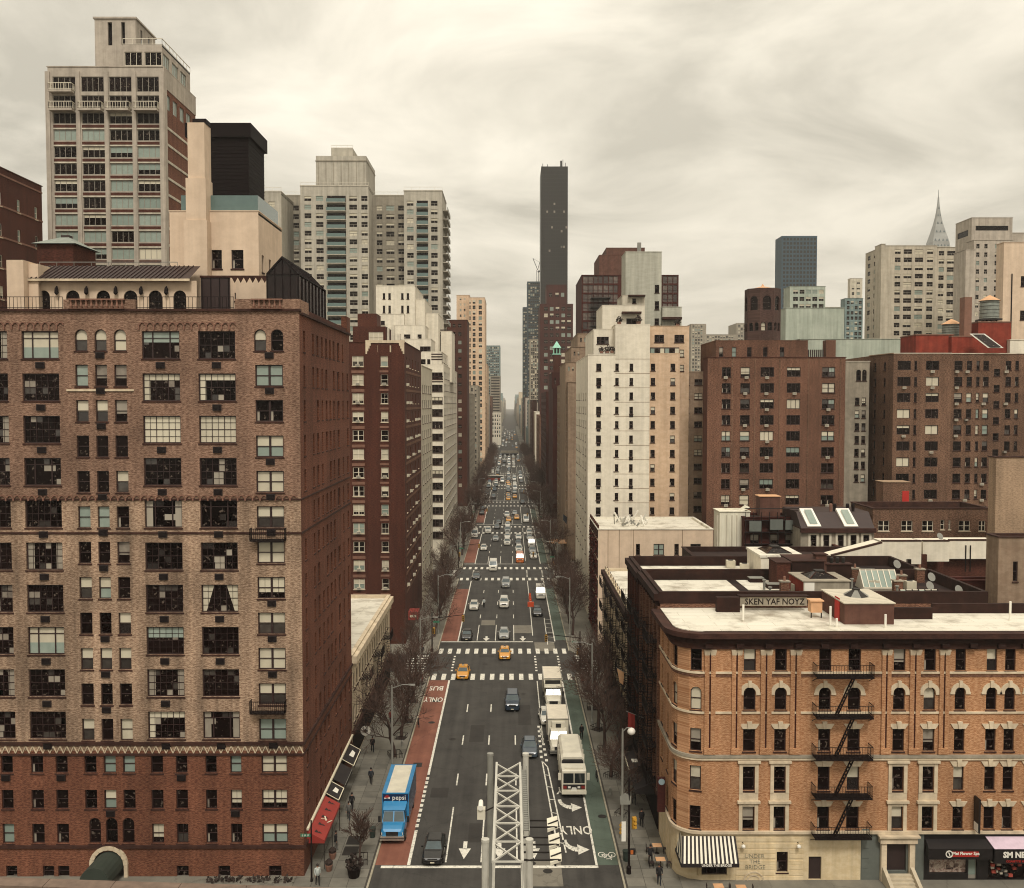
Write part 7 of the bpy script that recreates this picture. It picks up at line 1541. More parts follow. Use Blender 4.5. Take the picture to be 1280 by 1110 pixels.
# the tall black tower
Y = 900; xa, xb = X_(Y, 676.5, 300), X_(Y, 709.5, 300); zt_ = Z_(Y, 208)
plain('curtain_black', '#0f0b0c', .4, spec=.15, var=.2, scale=.06)
plain('curtain_rib', '#1a1516', .6, spec=.2, var=.1)
tb = Bld('glass_skyscraper', 'tall sheer black glass skyscraper standing above the avenue', 'skyscraper', ((xa + xb) / 2, Y, 0))
m = MB(); tb.lb(m, xa, xb, Y, Y + 44, 0, zt_, 'curtain_black'); tb.part('shaft', m)
m = MB()
for k in range(72): z = zt_ - 4 - 3.6 * k; tb.lb(m, xa - .06, xb + .06, Y - .06, Y + 44.06, z, z + .5, 'curtain_rib')
for k in range(12): x = xa + (xb - xa) * k / 11; tb.lb(m, x - .12, x + .12, Y - .1, Y - .02, 0, zt_, 'curtain_rib')
tag(tb.part('mullion_grid', m), kind='stuff')
lit = MB()
for k in range(26): x = xa + (xb - xa) * (random.randrange(11) + .5) / 11; z = zt_ - 4 - 3.6 * random.choice((8, 9, 10, 14, 15, 19, 20, 29, 32, 33, 35, 37, 39, 40, 41)); tb.lb(lit, x - .8, x + .8, Y - .09, Y - .07, z - 2.6, z - .6, 'lace')
tag(tb.part('pale_blind', lit), kind='stuff')
for p, yt in ((678, 203), (684, 204), (700, 199.5), (703, 198), (706, 202)): tb.pbox('roof_mast', X_(Y, p), X_(Y, p + (2.2 if p == 700 else .6)), Y + 4, Y + 6, zt_, Z_(Y, yt), 'curtain_black')
tb.finish()
far('glass_tower', 'grey glass tower under construction below a crane', 1010, 659, 677, 352, 'glass_blue', 30, [(660.5 + 2.6 * k, 662.6 + 2.6 * k) for k in range(6)], 4.4, 3, side=0)
far('glass_tower', 'slim teal glass tower beside the crane tower', 1060, 653.5, 660, 384, 'glass_blue', 30, [(654.4 + 2.2 * k, 656 + 2.2 * k) for k in range(2)], 4, 2.8, side=0)
far('grid_tower', 'narrow grey tower with white gridded front', 720, 662.5, 676, 424, 'concrete', 30, [(664 + 2.4 * k, 665.7 + 2.4 * k) for k in range(5)], 4.6, 3.4, side=0, detail=0)
Yk = 1008; cr_ = thing('tower_crane', 'small luffing crane on top of the grey glass tower', 'crane', (X_(Yk, 672), Yk, Z_(Yk, 352)))
m = MB(); z0 = 0; [m.bar((x, y_, 0), (x, y_, 12), .5, .5, 'iron_cover') for x in (-1, 1) for y_ in (-1, 1)]; m.build('mast', cr_); m = MB(); m.bar((0, 0, 12), (-5, 0, 24), .6, .6, 'iron_cover'); m.bar((0, 0, 10), (5, 0, 12), .8, 1.5, 'iron_cover'); m.bar((0, 0, 12), (2, 0, 20), .5, .5, 'iron_cover'); m.bar((2, 0, 20), (-5, 0, 24), .2, .2, 'iron_cover'); m.build('jib', cr_)
rfar('apartment_house', 'cream apartment house with dark windows far along the bike lane side', 560, 674.5, 515, 'stucco_white', 40, cols=[(670.5, 673)], pitch=6.4, h=3.8, side=0)
rfar('apartment_house', 'narrow brick block with a low parapet beyond the maroon block', 480, 682, 520, 'brick_brown', 60, cols=(), pitch=7, h=4, side=9)
rfar('apartment_house', 'dark red block standing before the gridded tower', 640, 671, 500, 'brick_dark', 70, cols=(), pitch=6, h=3, side=10)
# fading rows that close the avenue
random.seed(21)
mats_f = ['concrete', 'brick_brown', 'concrete_tan', 'stone_teal', 'brick_dark', 'limestone']
tints = {'concrete': 'grey', 'brick_brown': 'brown', 'concrete_tan': 'taupe', 'stone_teal': 'teal', 'brick_dark': 'maroon', 'limestone': 'cream'}
for sx, bx in ((-1, BL), (1, BRX)):
    y_ = 700.0; i = 0
    while y_ < 3600:
        d = random.uniform(45, 80); h = random.uniform(18, 48) + (y_ > 1500) * random.uniform(0, 20); w_ = random.uniform(25, 45)
        if not (sx < 0 and 900 < y_ < 980):
            mt_ = random.choice(mats_f); xa, xb = (bx - w_, bx) if sx < 0 else (bx, bx + w_)
            fh = [(w_ * (k + .5) / 8, w_ / 14, 4 + 3.3 * j, 1.8, 'louvre') for k in range(8) for j in range(int((h - 5) / 3.3))] if y_ < 1600 else ()
            near = 'nearer' if y_ < 1100 else ('distant' if y_ < 1900 else 'hazy farthest')
            block('avenue_block', '%s %s block in the far row on the %s lane side' % (near, tints[mt_], 'bus' if sx < 0 else 'bike'), xa, xb, y_, y_ + d, h, mt_, fh, detail=0, group='blocks closing the avenue', parapet=.4)
        y_ += d + (18 if i % 2 else 0); i += 1
random.seed(5)
# rows behind the avenue fronts, filling the city between the blocks
for i in range(46):
    sx = -1 if i % 2 else 1; Yf = random.uniform(330, 1500); x = sx * random.uniform(75, 420) * (Yf / 700) ** .5; h = random.uniform(14, 38 if Yf < 700 else 44); w_ = random.uniform(18, 40)
    mt_ = random.choice(mats_f); block('city_block', 'low %s city block behind the taller houses %s of the avenue' % (tints[mt_], 'east' if sx < 0 else 'west'), x - w_ / 2, x + w_ / 2, Yf, Yf + random.uniform(20, 40), h, mt_, [(w_ * (k + .5) / 7, w_ / 13, 3 + 3.3 * j, 1.7, 'louvre') for k in range(7) for j in range(int((h - 4) / 3.3))], detail=0, group='low blocks behind the avenue fronts', parapet=.4)
# ------------------------------------------------------------------ vehicles
random.seed(11)
PAINT = {'white': '#c9c4b6', 'silver': '#8f8f89', 'black': '#14110f', 'grey': '#4a4947', 'blue': '#26323f', 'yellow': '#c98a24', 'red': '#7c2a20', 'pale blue': '#8fa3a8', 'orange': '#b5622c', 'slate': '#3d4750', 'dark green': '#22302a'}
for k, v in PAINT.items(): plain('paint ' + k, v, .3, spec=.5, var=.06, coat=.25, obj=True)
plain('car_glass', '#1a2020', .05, spec=.7, var=.1, obj=True); plain('windscreen', '#3c4a4d', .05, spec=.8, var=.25, scale=1.0, obj=True)
plain('tyre', '#131110', .85, var=.15, obj=True); plain('rim', '#7d7b75', .4, metal=.6, obj=True); plain('lamp_lens', '#cfccc0', .15, spec=.7, obj=True); plain('trim_black', '#161313', .6, obj=True); plain('chrome', '#b9b5aa', .25, metal=.7, obj=True); plain('truck_white', '#cfc8b4', .5, var=.12, obj=True, scale=.8); plain('truck_roof', '#d6cbb6', .6, var=.1, obj=True); plain('tail_red', '#7a1d18', .3, obj=True)
CARS = {}
def cring(y, w, zb, zt):
    h = zt - zb
    return [(-w * .88, y, zb), (w * .88, y, zb), (w, y, zb + .25 * h), (w, y, zt - .22 * h), (w * .86, y, zt), (-w * .86, y, zt), (-w, y, zt - .22 * h), (-w, y, zb + .25 * h)]
SPEC = {   # body sections, greenhouse (z0, y0, y1, w0, z1, y2, y3, w1), wheel y, wheel r
    'sedan': ([(-2.36, .66, .36, .6), (-2.26, .84, .26, .74), (-1.25, .9, .22, .93), (0, .91, .22, .96), (1.5, .9, .22, 1.0), (2.2, .84, .3, .97), (2.36, .72, .42, .85)], (.94, -1.2, 1.85, .82, 1.44, -.38, 1.05, .62), (-1.42, 1.4), .32),
    'suv': ([(-2.4, .74, .4, .85), (-2.3, .9, .3, 1.0), (-1.2, .96, .28, 1.12), (0, .97, .28, 1.14), (1.8, .96, .28, 1.14), (2.3, .92, .35, 1.12), (2.42, .84, .5, 1.0)], (1.1, -1.15, 2.3, .9, 1.76, -.5, 2.0, .74), (-1.45, 1.4), .37),
    'van': ([(-2.7, .8, .4, .95), (-2.6, .95, .3, 1.15), (-1.9, 1.0, .28, 1.3), (0, 1.0, .28, 1.35), (2.6, 1.0, .28, 1.35), (2.75, .95, .4, 1.3)], (1.28, -1.95, 2.72, .97, 2.35, -1.25, 2.6, .86), (-1.75, 1.6), .36),
}
def car_parts(kind, col):
    if (kind, col) in CARS: return CARS[(kind, col)]
    secs, (z0, y0, y1, w0, z1, y2, y3, w1), wy, wr = SPEC[kind]; P = []; pm = 'paint ' + col
    b = MB().loft([cring(*q) for q in secs], pm)
    for y_ in wy:      # black lips that paint in the wheel-arch shadow
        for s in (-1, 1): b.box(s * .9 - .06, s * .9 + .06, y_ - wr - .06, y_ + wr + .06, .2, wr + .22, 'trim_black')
    P.append(('body', b))
    q0 = [(-w0, y0, z0), (w0, y0, z0), (w0, y1, z0), (-w0, y1, z0)]; q1 = [(-w1, y2, z1), (w1, y2, z1), (w1, y3, z1), (-w1, y3, z1)]
    def side(i, j, m, ins=.08):
        a, b_, c, d = map(Vector, (q0[i], q0[j], q1[j], q1[i])); 
        f = lambda u, v: (a.lerp(b_, u)).lerp(d.lerp(c, u), v)
        n = (b_ - a).cross(d - a).normalized() * .008
        return MB().poly([f(ins, .1) + n, f(1 - ins, .1) + n, f(1 - ins, .9) + n, f(ins, .9) + n], m)
    cab = MB()
    for i in range(4): j = (i + 1) % 4; cab.poly([q0[i], q0[j], q1[j], q1[i]], pm)
    cab.loft([[(x * s_, y_, z) for x, y_, z in ((-w1, y2 - .02, zz), (w1, y2 - .02, zz), (w1, y3 + .02, zz), (-w1, y3 + .02, zz))] for s_, zz in ((1, z1 - .01), (1.0, z1 + .04), (.85, z1 + .07))], pm)
    P.append(('roof', cab)); P.append(('windscreen', side(0, 1, 'windscreen', .05)))
    if kind == 'van': P.append(('side_window', side(1, 2, 'car_glass', .06))) if col == 'none' else None
    else:
        for k, (i, j) in enumerate(((1, 2), (3, 0))): P.append(('side_window', side(i, j, 'car_glass', .1)))
    P.append(('rear_window', side(2, 3, 'car_glass')))
    if kind == 'van':
        for s in (-1, 1): P.append(('side_window', MB().poly([(s * (w0 + .002), y0 + .25, z0 + .12), (s * (w0 + .002), y0 + 1.3, z0 + .12), (s * (w0 * .93 + .005), y0 + 1.3, z0 + .75), (s * (w0 * .93 + .005), y0 + .6, z0 + .75)][::s], 'car_glass')))
    for y_ in wy:
        for s in (-1, 1):
            w = MB().tube((s * .74, y_, wr), (s * .955, y_, wr), wr, wr, 'tyre', 14); w.tube((s * .95, y_, wr), (s * .965, y_, wr), wr * .6, wr * .58, 'rim', 10); P.append(('wheel', w))
    yf = secs[0][0]; zt = secs[1][3]; ww = secs[1][1]
    for s in (-1, 1): P.append(('headlight', MB().raw([(s * ww * .55, yf - .0, zt - .2), (s * ww * .97, yf + .14, zt - .2), (s * ww * .97, yf + .18, zt - .04), (s * ww * .6, yf + .06, zt - .04)], [(0, 1, 2, 3) if s > 0 else (3, 2, 1, 0)], 'lamp_lens')))
    P.append(('grille', MB().box(-ww * .5, ww * .5, yf - .03, yf + .1, zt - .24, zt - .06, 'trim_black').box(-ww * .5, ww * .5, yf - .04, yf - .02, zt - .16, zt - .13, 'chrome')))
    P.append(('bumper', MB().box(-ww * .9, ww * .9, yf - .06, yf + .2, .3, .46, 'trim_black' if col in ('black', 'grey') else pm))); P.append(('licence_plate', MB().box(-.18, .18, yf - .08, yf - .05, .36, .46, 'cream_paint')))
    for s in (-1, 1): P.append(('mirror', MB().box(min(s * .92, s * 1.1), max(s * .92, s * 1.1), y0 + .45, y0 + .6, z0 + .05, z0 + .2, pm)))
    for s in (-1, 1): P.append(('tail_light', MB().box(min(s * ww * .6, s * ww * .95), max(s * ww * .6, s * ww * .95), secs[-1][0] - .1, secs[-1][0] - .02 + .04, .7, .85, 'tail_red')))
    if col == 'yellow': P.append(('roof_sign', MB().box(-.16, .16, .1, .35, z1 + .06, z1 + .28, 'trim_black').box(-.13, .13, .085, .1, z1 + .1, z1 + .24, 'cream_paint')))
    if kind == 'suv' and col in ('blue', 'silver', 'white', 'grey'): P.append(('roof_rail', MB().box(-w1 + .05, -w1 + .1, y2 + .2, y3 - .1, z1 + .06, z1 + .12, 'trim_black').box(w1 - .1, w1 - .05, y2 + .2, y3 - .1, z1 + .06, z1 + .12, 'trim_black')))
    CARS[(kind, col)] = [(n, b_.mesh(n, n == 'wheel_')) for n, b_ in P]
    return CARS[(kind, col)]
def fixp(x, y):
    q = gr(CX + x * FPX / y, 505 + 48000 / y); return q.x, q.y
def car(kind, col, x, y, label, group=None, far_=False, rz=0, name=None):
    nm = name or {'sedan': 'car', 'suv': 'car', 'van': 'van'}[kind]; cat = 'taxi' if col == 'yellow' else nm
    if col == 'yellow': nm = 'taxi'
    if y < 350: x, y = fixp(x, y)
    P = car_parts(kind, col)
    L_ = {'sedan': 2.36, 'suv': 2.42, 'van': 2.73}[kind]
    if far_:
        key = ('far', kind, col)
        if key not in CARS:
            keep = [me for n, me in P if n in ('body', 'roof', 'windscreen', 'side_window', 'wheel', 'rear_window', 'headlight')]; CARS[key] = merge_meshes(key, keep)
        return tag(put(nm, CARS[key], None, (x, y + L_, .02), rz), label, cat, group)
    o = thing(nm, label, cat, (x, y + L_, .02), rz, group)
    for n, me in P: put(n, me, o)
    return o
car('sedan', 'black', -6.75, 82.9, 'black sedan waiting at the stop line beside the red bus lane')
car('suv', 'blue', .25, 124.5, 'dark blue car with pale roof and bonnet driving in the middle of the avenue')
car('sedan', 'slate', 2.2, 108, 'slate blue-grey car next to the white trucks')
car('sedan', 'yellow', -6.95, 138.8, 'yellow taxi leaving the crosswalk nearest the bus lane lettering'); car('sedan', 'yellow', -.9, 149.5, 'yellow taxi inside the first intersection')
car('sedan', 'silver', -1.1, 162.5, 'silver sedan stopped right behind a yellow taxi'); car('sedan', 'black', -7.4, 161.5, 'black sedan at the stop line by the bare street trees')
car('suv', 'white', -1.25, 187.5, 'white off-road car between the silver sedan and the second crosswalk'); car('sedan', 'white', -7.1, 185.5, 'white sedan with a cyclist at its side')
car('suv', 'silver', -1.0, 208, 'silver off-road car crossing onto the second crosswalk'); car('van', 'white', -4.15, 229, 'tall white van inside the second intersection'); car('sedan', 'grey', -7.75, 217.5, 'dark grey sedan in the second intersection beside the white van')
car('sedan', 'black', 5.1, 180, 'black parked car beside the orange barrier'); car('van', 'white', 6.2, 196, 'white van parked behind the barrier by the green bike lane')
car('sedan', 'white', 4.55, 119, 'white car squeezed between the two white box trucks', rz=R(2))
car('van', 'orange', 2.4, 240.5, 'orange van stopped on the second crosswalk')
near = [('sedan', 'white', -7.3, 261), ('sedan', 'silver', -4.3, 279), ('suv', 'white', -.9, 271), ('sedan', 'white', -.9, 284), ('suv', 'silver', -.9, 297), ('sedan', 'white', -.9, 311), ('suv', 'white', -6.9, 296), ('sedan', 'grey', -4.3, 306), ('sedan', 'black', -3.9, 318), ('van', 'white', -10.7, 286), ('suv', 'white', 2.3, 258), ('sedan', 'black', 2.2, 271), ('sedan', 'white', 2.4, 282), ('van', 'white', 5.9, 267), ('suv', 'silver', 5.9, 255), ('sedan', 'white', 6.0, 247), ('sedan', 'silver', 5.6, 281), ('suv', 'white', 5.8, 291), ('sedan', 'yellow', -.6, 325), ('sedan', 'yellow', 2.2, 331), ('suv', 'white', -1.2, 338), ('sedan', 'silver', 1.6, 345), ('van', 'white', 5.3, 322), ('sedan', 'black', 4.9, 381), ('sedan', 'grey', -10.4, 346), ('suv', 'black', -10.6, 356)]
word = {'white': 'white', 'silver': 'silver', 'black': 'black', 'grey': 'dark grey', 'yellow': 'yellow', 'pale blue': 'pale blue', 'red': 'red', 'blue': 'dark blue', 'orange': 'orange', 'dark green': 'dark green'}
kw = {'sedan': 'car', 'suv': 'off-road car', 'van': 'van'}
for i, (k, c, x, y_) in enumerate(near):
    lane = 'in the bus lane' if x < -9 else 'next to the bus lane' if x < -6 else 'in the middle lane' if x < -2.5 else 'in the busy centre queue' if x < 1.2 else 'beside the parked row' if x < 3.9 else 'in the parked row by the bike lane'
    car(k, c, x, y_, '%s %s %s past the second crosswalk' % (word[c], 'taxi' if c == 'yellow' else kw[k], lane), 'traffic past the second crosswalk', far_=y_ > 300)
random.seed(3)
used = []
for i in range(260):
    y_ = random.choice((random.uniform(395, 520), random.uniform(480, 735), random.uniform(640, 738), random.uniform(830, 1500))); x = random.choice((-10.4, -7.2, -4.1, -1.0, 2.1, 5.6)) + random.uniform(-.25, .25)
    if any(abs(x - a) < 1.8 and abs(y_ - b) < 7.5 for a, b in used) or TUN[0] - 8 < y_ < TUN[1] + 10 and TUN[2] - 1 < x < TUN[3] + 1: continue
    used.append((x, y_)); c = random.choice(('white', 'white', 'white', 'silver', 'black', 'grey', 'yellow', 'silver', 'blue')); k = random.choice(('sedan', 'sedan', 'suv', 'van' if c == 'white' else 'suv')) if c != 'yellow' else 'sedan'
    blk = int((y_ - 68) / 78.5); lane = 'bus lane' if x < -9 else 'left lane' if x < -5.6 else 'centre lane' if x < -2.5 else 'middle queue' if x < .6 else 'inner lane' if x < 3.9 else 'parked row'
    zone = 'beyond the underpass' if y_ > 742 else 'between the %s cross streets' % ('fourth and fifth', 'fifth and sixth', 'sixth and seventh', 'seventh and eighth', 'eighth and ninth', 'ninth and tenth')[max(0, min(5, blk - 4))]
    car(k, c, x, y_, '%s %s in the %s %s' % (word[c], 'taxi' if c == 'yellow' else kw[k], lane, zone), 'distant avenue traffic', far_=True)
# articulated red and white bus crossing far off
o = thing('bus', 'long red and white bus turning out of the bus lane far down the avenue', 'bus', (-9.2, 497, .02), R(80)); MB().box(-1.25, 1.25, -6, 6, .4, 1.6, 'paint red').box(-1.25, 1.25, -6, 6, 1.6, 3.0, 'paint white').build('body', o)
for s in (-1, 1): MB().box(s * 1.26 - .02, s * 1.26 + .02, -5.6, 5.6, 1.7, 2.6, 'car_glass').build('side_window', o); [MB().tube((s * 1.0, y_, .5), (s * 1.28, y_, .5), .5, .5, 'tyre', 12).build('wheel', o) for y_ in (-4, 3.6)]
def wheels(o, ys, r, w, wide=.3):
    for y_ in ys:
        for s in (-1, 1): m = MB().tube((s * (w - wide), y_, r), (s * w, y_, r), r, r, 'tyre', 16); m.tube((s * w, y_, r), (s * (w + .02), y_, r), r * .55, r * .5, 'rim', 10); m.build('wheel', o)
def box_truck(x, y, label, cabm, boxm, roofm, Lb, hb, w=1.22, wedge=False, fridge=False, name='box_truck', vs=.0):
    """bonneted delivery truck, nose at y"""
    x, y = fixp(x, y); o = thing(name, label, 'truck', (x, y, .02))
    m = MB().loft([cring(0, .85, .55, 1.15), cring(.15, 1.0, .45, 1.35), cring(1.0, 1.05, .42, 1.55), cring(1.15, 1.08, .42, 1.6), cring(2.6, 1.08, .42, 1.6)], cabm); m.build('bonnet', o)
    c = MB(); q0 = [(-1.05, 1.05, 1.55), (1.05, 1.05, 1.55), (1.08, 2.7, 1.55), (-1.08, 2.7, 1.55)]; q1 = [(-.9, 1.6, 2.45), (.9, 1.6, 2.45), (.95, 2.7, 2.5), (-.95, 2.7, 2.5)]
    for i in range(4): j = (i + 1) % 4; c.poly([q0[i], q0[j], q1[j], q1[i]], cabm)
    c.poly(q1, cabm); c.build('cab', o)
    for a, b_ in ((-.98, -.06), (.06, .98)): MB().raw([(a, 1.06, 1.64), (b_, 1.06, 1.64), (b_ * .9, 1.54, 2.38), (a * .9, 1.54, 2.38)], [(0, 1, 2, 3)], 'windscreen').build('windscreen', o)
    for s in (-1, 1): MB().raw([(s * 1.075, 1.35, 1.65), (s * 1.09, 2.5, 1.65), (s * .985, 2.5, 2.35), (s * .96, 1.75, 2.35)], [(0, 1, 2, 3) if s > 0 else (3, 2, 1, 0)], 'car_glass').build('side_window', o); MB().box(min(s * 1.2, s * 1.42), max(s * 1.2, s * 1.42), 1.2, 1.32, 1.5, 2.05, 'trim_black').build('mirror', o); MB().box(min(s * .62, s * .98), max(s * .62, s * .98), .06, .14, .85, 1.05, 'lamp_lens').build('headlight', o)
    MB().box(-.55, .55, -.03, .1, .75, 1.15, 'trim_black').build('grille', o)
    MB().box(-1.1, 1.1, -.2, .1, .42, .55, 'chrome').box(-1.1, 1.1, -.18, .1, .55, .64, 'trim_black').box(-1.1, 1.1, -.2, .1, .64, .78, 'chrome').build('bumper', o)
    bb = MB().box(-w, w, 2.8, 2.8 + Lb, .85, hb, boxm); bx = bb.build('cargo_box', o); MB().box(-w + (.34 if 'drink' in boxm else .03), w - (.34 if 'drink' in boxm else .03), 2.83 + (.1 if 'drink' in boxm else 0), 2.77 + Lb - (.25 if 'drink' in boxm else 0), hb, hb + .03, roofm).build('box_roof', bx)
    fm = MB(); 
    for s in (-1, 1): fm.bar((s * w, 2.8, .9), (s * w, 2.8, hb), .08, .08, 'chrome' if boxm == 'truck_white' else cabm); fm.bar((s * w, 2.8, hb), (s * w, 2.8 + Lb, hb), .1, .1, 'chrome' if boxm == 'truck_white' else cabm)
    fm.bar((-w, 2.8, hb), (w, 2.8, hb), .1, .1, 'chrome' if boxm == 'truck_white' else cabm); fm.build('edge_trim', bx)
    MB().box(-.7, .7, 2.7, 2.8 + Lb - .3, .5, .85, 'trim_black').build('chassis', o)
    if fridge: MB().box(-.75, .75, 2.35, 2.8, hb - 1.0, hb - .25, 'truck_white').box(-.3, .3, 2.33, 2.35, hb - .85, hb - .4, 'trim_black').build('cooling_unit', o)
    wheels(o, (.95, 2.8 + Lb * .72), .48, w - .05, .32)
    return o, bx
# blue soft-drink truck
plain('paint drink_blue', '#2b7fb0', .35, var=.1, coat=.5, obj=True, scale=.8); plain('drink_navy', '#0d2747', .4, var=.1, obj=True)
m_, t_, p_ = newmat('drink_livery'); g_ = N(t_, 'ShaderNodeTexCoord'); n_ = N(t_, 'ShaderNodeTexVoronoi', inp={'Scale': 3.2}); L(t_, g_.outputs['Object'], n_.inputs['Vector']); r_ = N(t_, 'ShaderNodeValToRGB'); L(t_, n_.outputs['Distance'], r_.inputs[0])
for i, (ps, c) in enumerate(((.1, '#a9b4bd'), (.3, '#31506f'), (.6, '#132a4a'))): e = r_.color_ramp.elements[i] if i < 2 else r_.color_ramp.elements.new(ps); e.position = ps; e.color = lin(c)
L(t_, r_.outputs[0], p_.inputs['Base Color']); p_.inputs['Roughness'].default_value = .35
o, bx = box_truck(-10.75, 87.2, 'blue soft drink delivery truck parked in the red bus lane', 'paint drink_blue', 'paint drink_blue', 'truck_white', 7.2, 3.55, name='delivery_truck')
MB().box(-1.2, 1.2, 2.74, 2.79, 2.75, 3.5, 'drink_navy').build('header_panel', bx)
lettering('pepsi', .62, 'sign_white', bx, (.33, 2.72, 3.16), (R(90), 0, 0), .004)
gl = MB(); 
for k in range(16):
    a, b_ = 2 * math.pi * k / 16, 2 * math.pi * (k + 1) / 16; zm = lambda t: (-.78 + .27 * math.cos(t), 2.725, 3.13 + .27 * math.sin(t))
    gl.poly([(-.78, 2.725, 3.13), zm(a), zm(b_)][::-1], 'sign_red' if 1 <= k < 8 else 'drink_navy' if 9 <= k < 15 else 'sign_white')
gl.poly([(-1.04, 2.718, 3.08), (-.53, 2.718, 3.14), (-.53, 2.718, 3.22), (-.78, 2.718, 3.13), (-1.04, 2.718, 3.18)], 'sign_white'); gl.build('emblem', bx)
for s in (-1, 1): MB().box(min(s * 1.22, s * 1.235), max(s * 1.22, s * 1.235), 2.95, 9.85, 1.0, 3.35, 'drink_livery').build('side_panel', bx)
MB().raw([(-1.0, 1.5, 2.5), (1.0, 1.5, 2.5), (1.1, 2.75, 2.85), (-1.1, 2.75, 2.85), (1.1, 2.75, 2.5), (-1.1, 2.75, 2.5)], [(0, 1, 2, 3), (1, 4, 2), (5, 0, 3)], 'paint drink_blue').build('wind_deflector', o)
box_truck(5.55, 108.8, 'white refrigerated box truck parked behind the refuse truck', 'truck_white', 'truck_white', 'truck_roof', 5.4, 3.4, fridge=True)
o, bx = box_truck(5.65, 125.5, 'white truck with a black framed loft over its cab near the first crosswalk', 'truck_white', 'truck_white', 'truck_roof', 6.0, 3.3)
MB().box(-1.15, 1.15, 1.3, 2.75, 2.5, 2.6, 'truck_white').box(-1.0, 1.0, 2.76, 2.79, 2.0, 3.1, 'trim_black').box(-1.2, -1.1, 1.3, 2.75, 2.6, 3.2, 'truck_white').box(1.1, 1.2, 1.3, 2.75, 2.6, 3.2, 'truck_white').build('cab_loft', o)
# refuse truck: cab-over with split windscreen
o = thing('refuse_truck', 'white refuse truck with split windscreen in the right-turn lane', 'truck', (*fixp(6.45, 97.4), .02))
MB().loft([[(x * w, y_, z) for x, z in ((-1, z0), (1, z0), (1.02, (z0 + z1) / 2), (1, z1), (-1, z1), (-1.02, (z0 + z1) / 2))] for y_, w, z0, z1 in ((0, 1.18, .6, 2.75), (.08, 1.24, .55, 2.85), (1.9, 1.24, .55, 2.85))], 'truck_white').build('cab', o)
for a, b_ in ((-1.08, -.05), (.05, 1.08)): MB().box(a, b_, -.03, .0, 1.55, 2.55, 'car_glass').build('windscreen', o)
MB().box(-1.1, 1.1, -.09, -.0, .95, 1.4, 'trim_black').build('grille', o); MB().box(-1.25, 1.25, -.3, .05, .5, .8, 'truck_white').build('bumper', o)
for s in (-1, 1): MB().box(min(s * .75, s * 1.1), max(s * .75, s * 1.1), -.12, -.09, 1.02, 1.3, 'tail_red').build('headlight', o); MB().box(min(s * .35, s * .62), max(s * .35, s * .62), -.12, -.09, 1.05, 1.25, 'lamp_lens').build('headlight', o); MB().box(min(s * 1.3, s * 1.6), max(s * 1.3, s * 1.6), .1, .25, 1.8, 2.5, 'truck_white').build('mirror', o)
MB().raw([(-.35, -.13, .75), (.35, -.13, .75), (.2, -.13, 1.15), (-.2, -.13, 1.15)], [(0, 1, 2, 3)], 'lamp_lens').build('badge', o); MB().box(-.9, .9, .3, .6, 2.85, 3.0, 'truck_white').build('light_bar', o)
bd = MB().loft([[(-1.2, y_, .9), (1.2, y_, .9), (1.28, y_, 2.2), (1.2, y_, zt - .25), (.95, y_, zt), (-.95, y_, zt), (-1.2, y_, zt - .25), (-1.28, y_, 2.2)] for y_, zt in ((2.5, 3.3), (2.9, 3.6), (8.6, 3.6), (9.2, 3.0))], 'truck_white').build('hopper_body', o)
for y_ in (3.6, 5.0, 6.4, 7.8): [MB().box(s * 1.27 - .05, s * 1.27 + .05, y_ - .06, y_ + .06, 1.0, 3.2, 'truck_white').build('rib', bd) for s in (-1, 1)]
MB().box(-1.1, 1.1, 2.05, 2.45, 1.2, 3.0, 'trim_black').box(-1.0, 1.0, 2.1, 2.4, 3.0, 3.1, 'trim_black').build('hydraulic_frame', o); MB().box(-.7, .7, .4, 9, .5, .9, 'trim_black').build('chassis', o); wheels(o, (1.1, 5.8, 7.1), .52, 1.2, .34)
# orange barrier, cyclist and motorbike come with the street furniture
# ------------------------------------------------------------------ bare street trees
plain('bark', '#3a2921', .9, var=.3, scale=4, obj=True); plain('twig', '#4b362c', .9, var=.25, obj=True)
def make_tree(seed, H=9.0, spread=1.0, twigs=1.0):
    rnd = random.Random(seed); T, Cn = MB(), MB()
    def limb(p, d, r, ln, lev, mb, n):
        segs = 4 if lev == 0 else 3; q = p
        for k in range(segs):
            d = (d + Vector((rnd.gauss(0, .13), rnd.gauss(0, .13), rnd.gauss(0, .07) + (.06 if lev else 0)))).normalized()
            e = q + d * ln / segs; r2 = r * (.86 if lev == 0 else .74)
            mb.tube(q, e, max(r, .02), max(r2, .014), 'bark' if lev < 2 else 'twig', n, caps=False)
            if lev < 3 and (k > 0 or lev > 0) and r > .008:
                for _ in range({0: 2, 1: 3, 2: 3}[lev] if rnd.random() < .9 * twigs else 1):
                    a = rnd.uniform(0, 6.28); side = d.orthogonal().normalized(); side = (Matrix.Rotation(a, 3, d) @ side)
                    nd = (d * rnd.uniform(.5, .9) + side * rnd.uniform(.5, .9) * spread + Vector((0, 0, .15))).normalized()
                    limb(e, nd, r2 * rnd.uniform(.5, .68), ln * rnd.uniform(.5, .72), lev + 1, Cn, 5 if lev < 1 else 3)
            q, r = e, r2
        if lev < 3:
            for _ in range(2):
                side = Matrix.Rotation(rnd.uniform(0, 6.28), 3, d) @ d.orthogonal().normalized(); limb(q, (d + side * .6).normalized(), r * .75, ln * .62, lev + 1, Cn, 5 if lev < 1 else 3)
    limb(Vector((0, 0, 0)), Vector((rnd.uniform(-.05, .05), 0, 1)), .2 * H / 9, H * .46, 0, T, 8)
    # thicken the finest twigs a little so that they read at street distance
    return T.mesh('trunk', True), Cn.mesh('crown')
TREES = [make_tree(s, 10.5, sp) for s, sp in ((1, 1.0), (2, .85), (3, 1.15), (4, .95), (5, 1.05))]
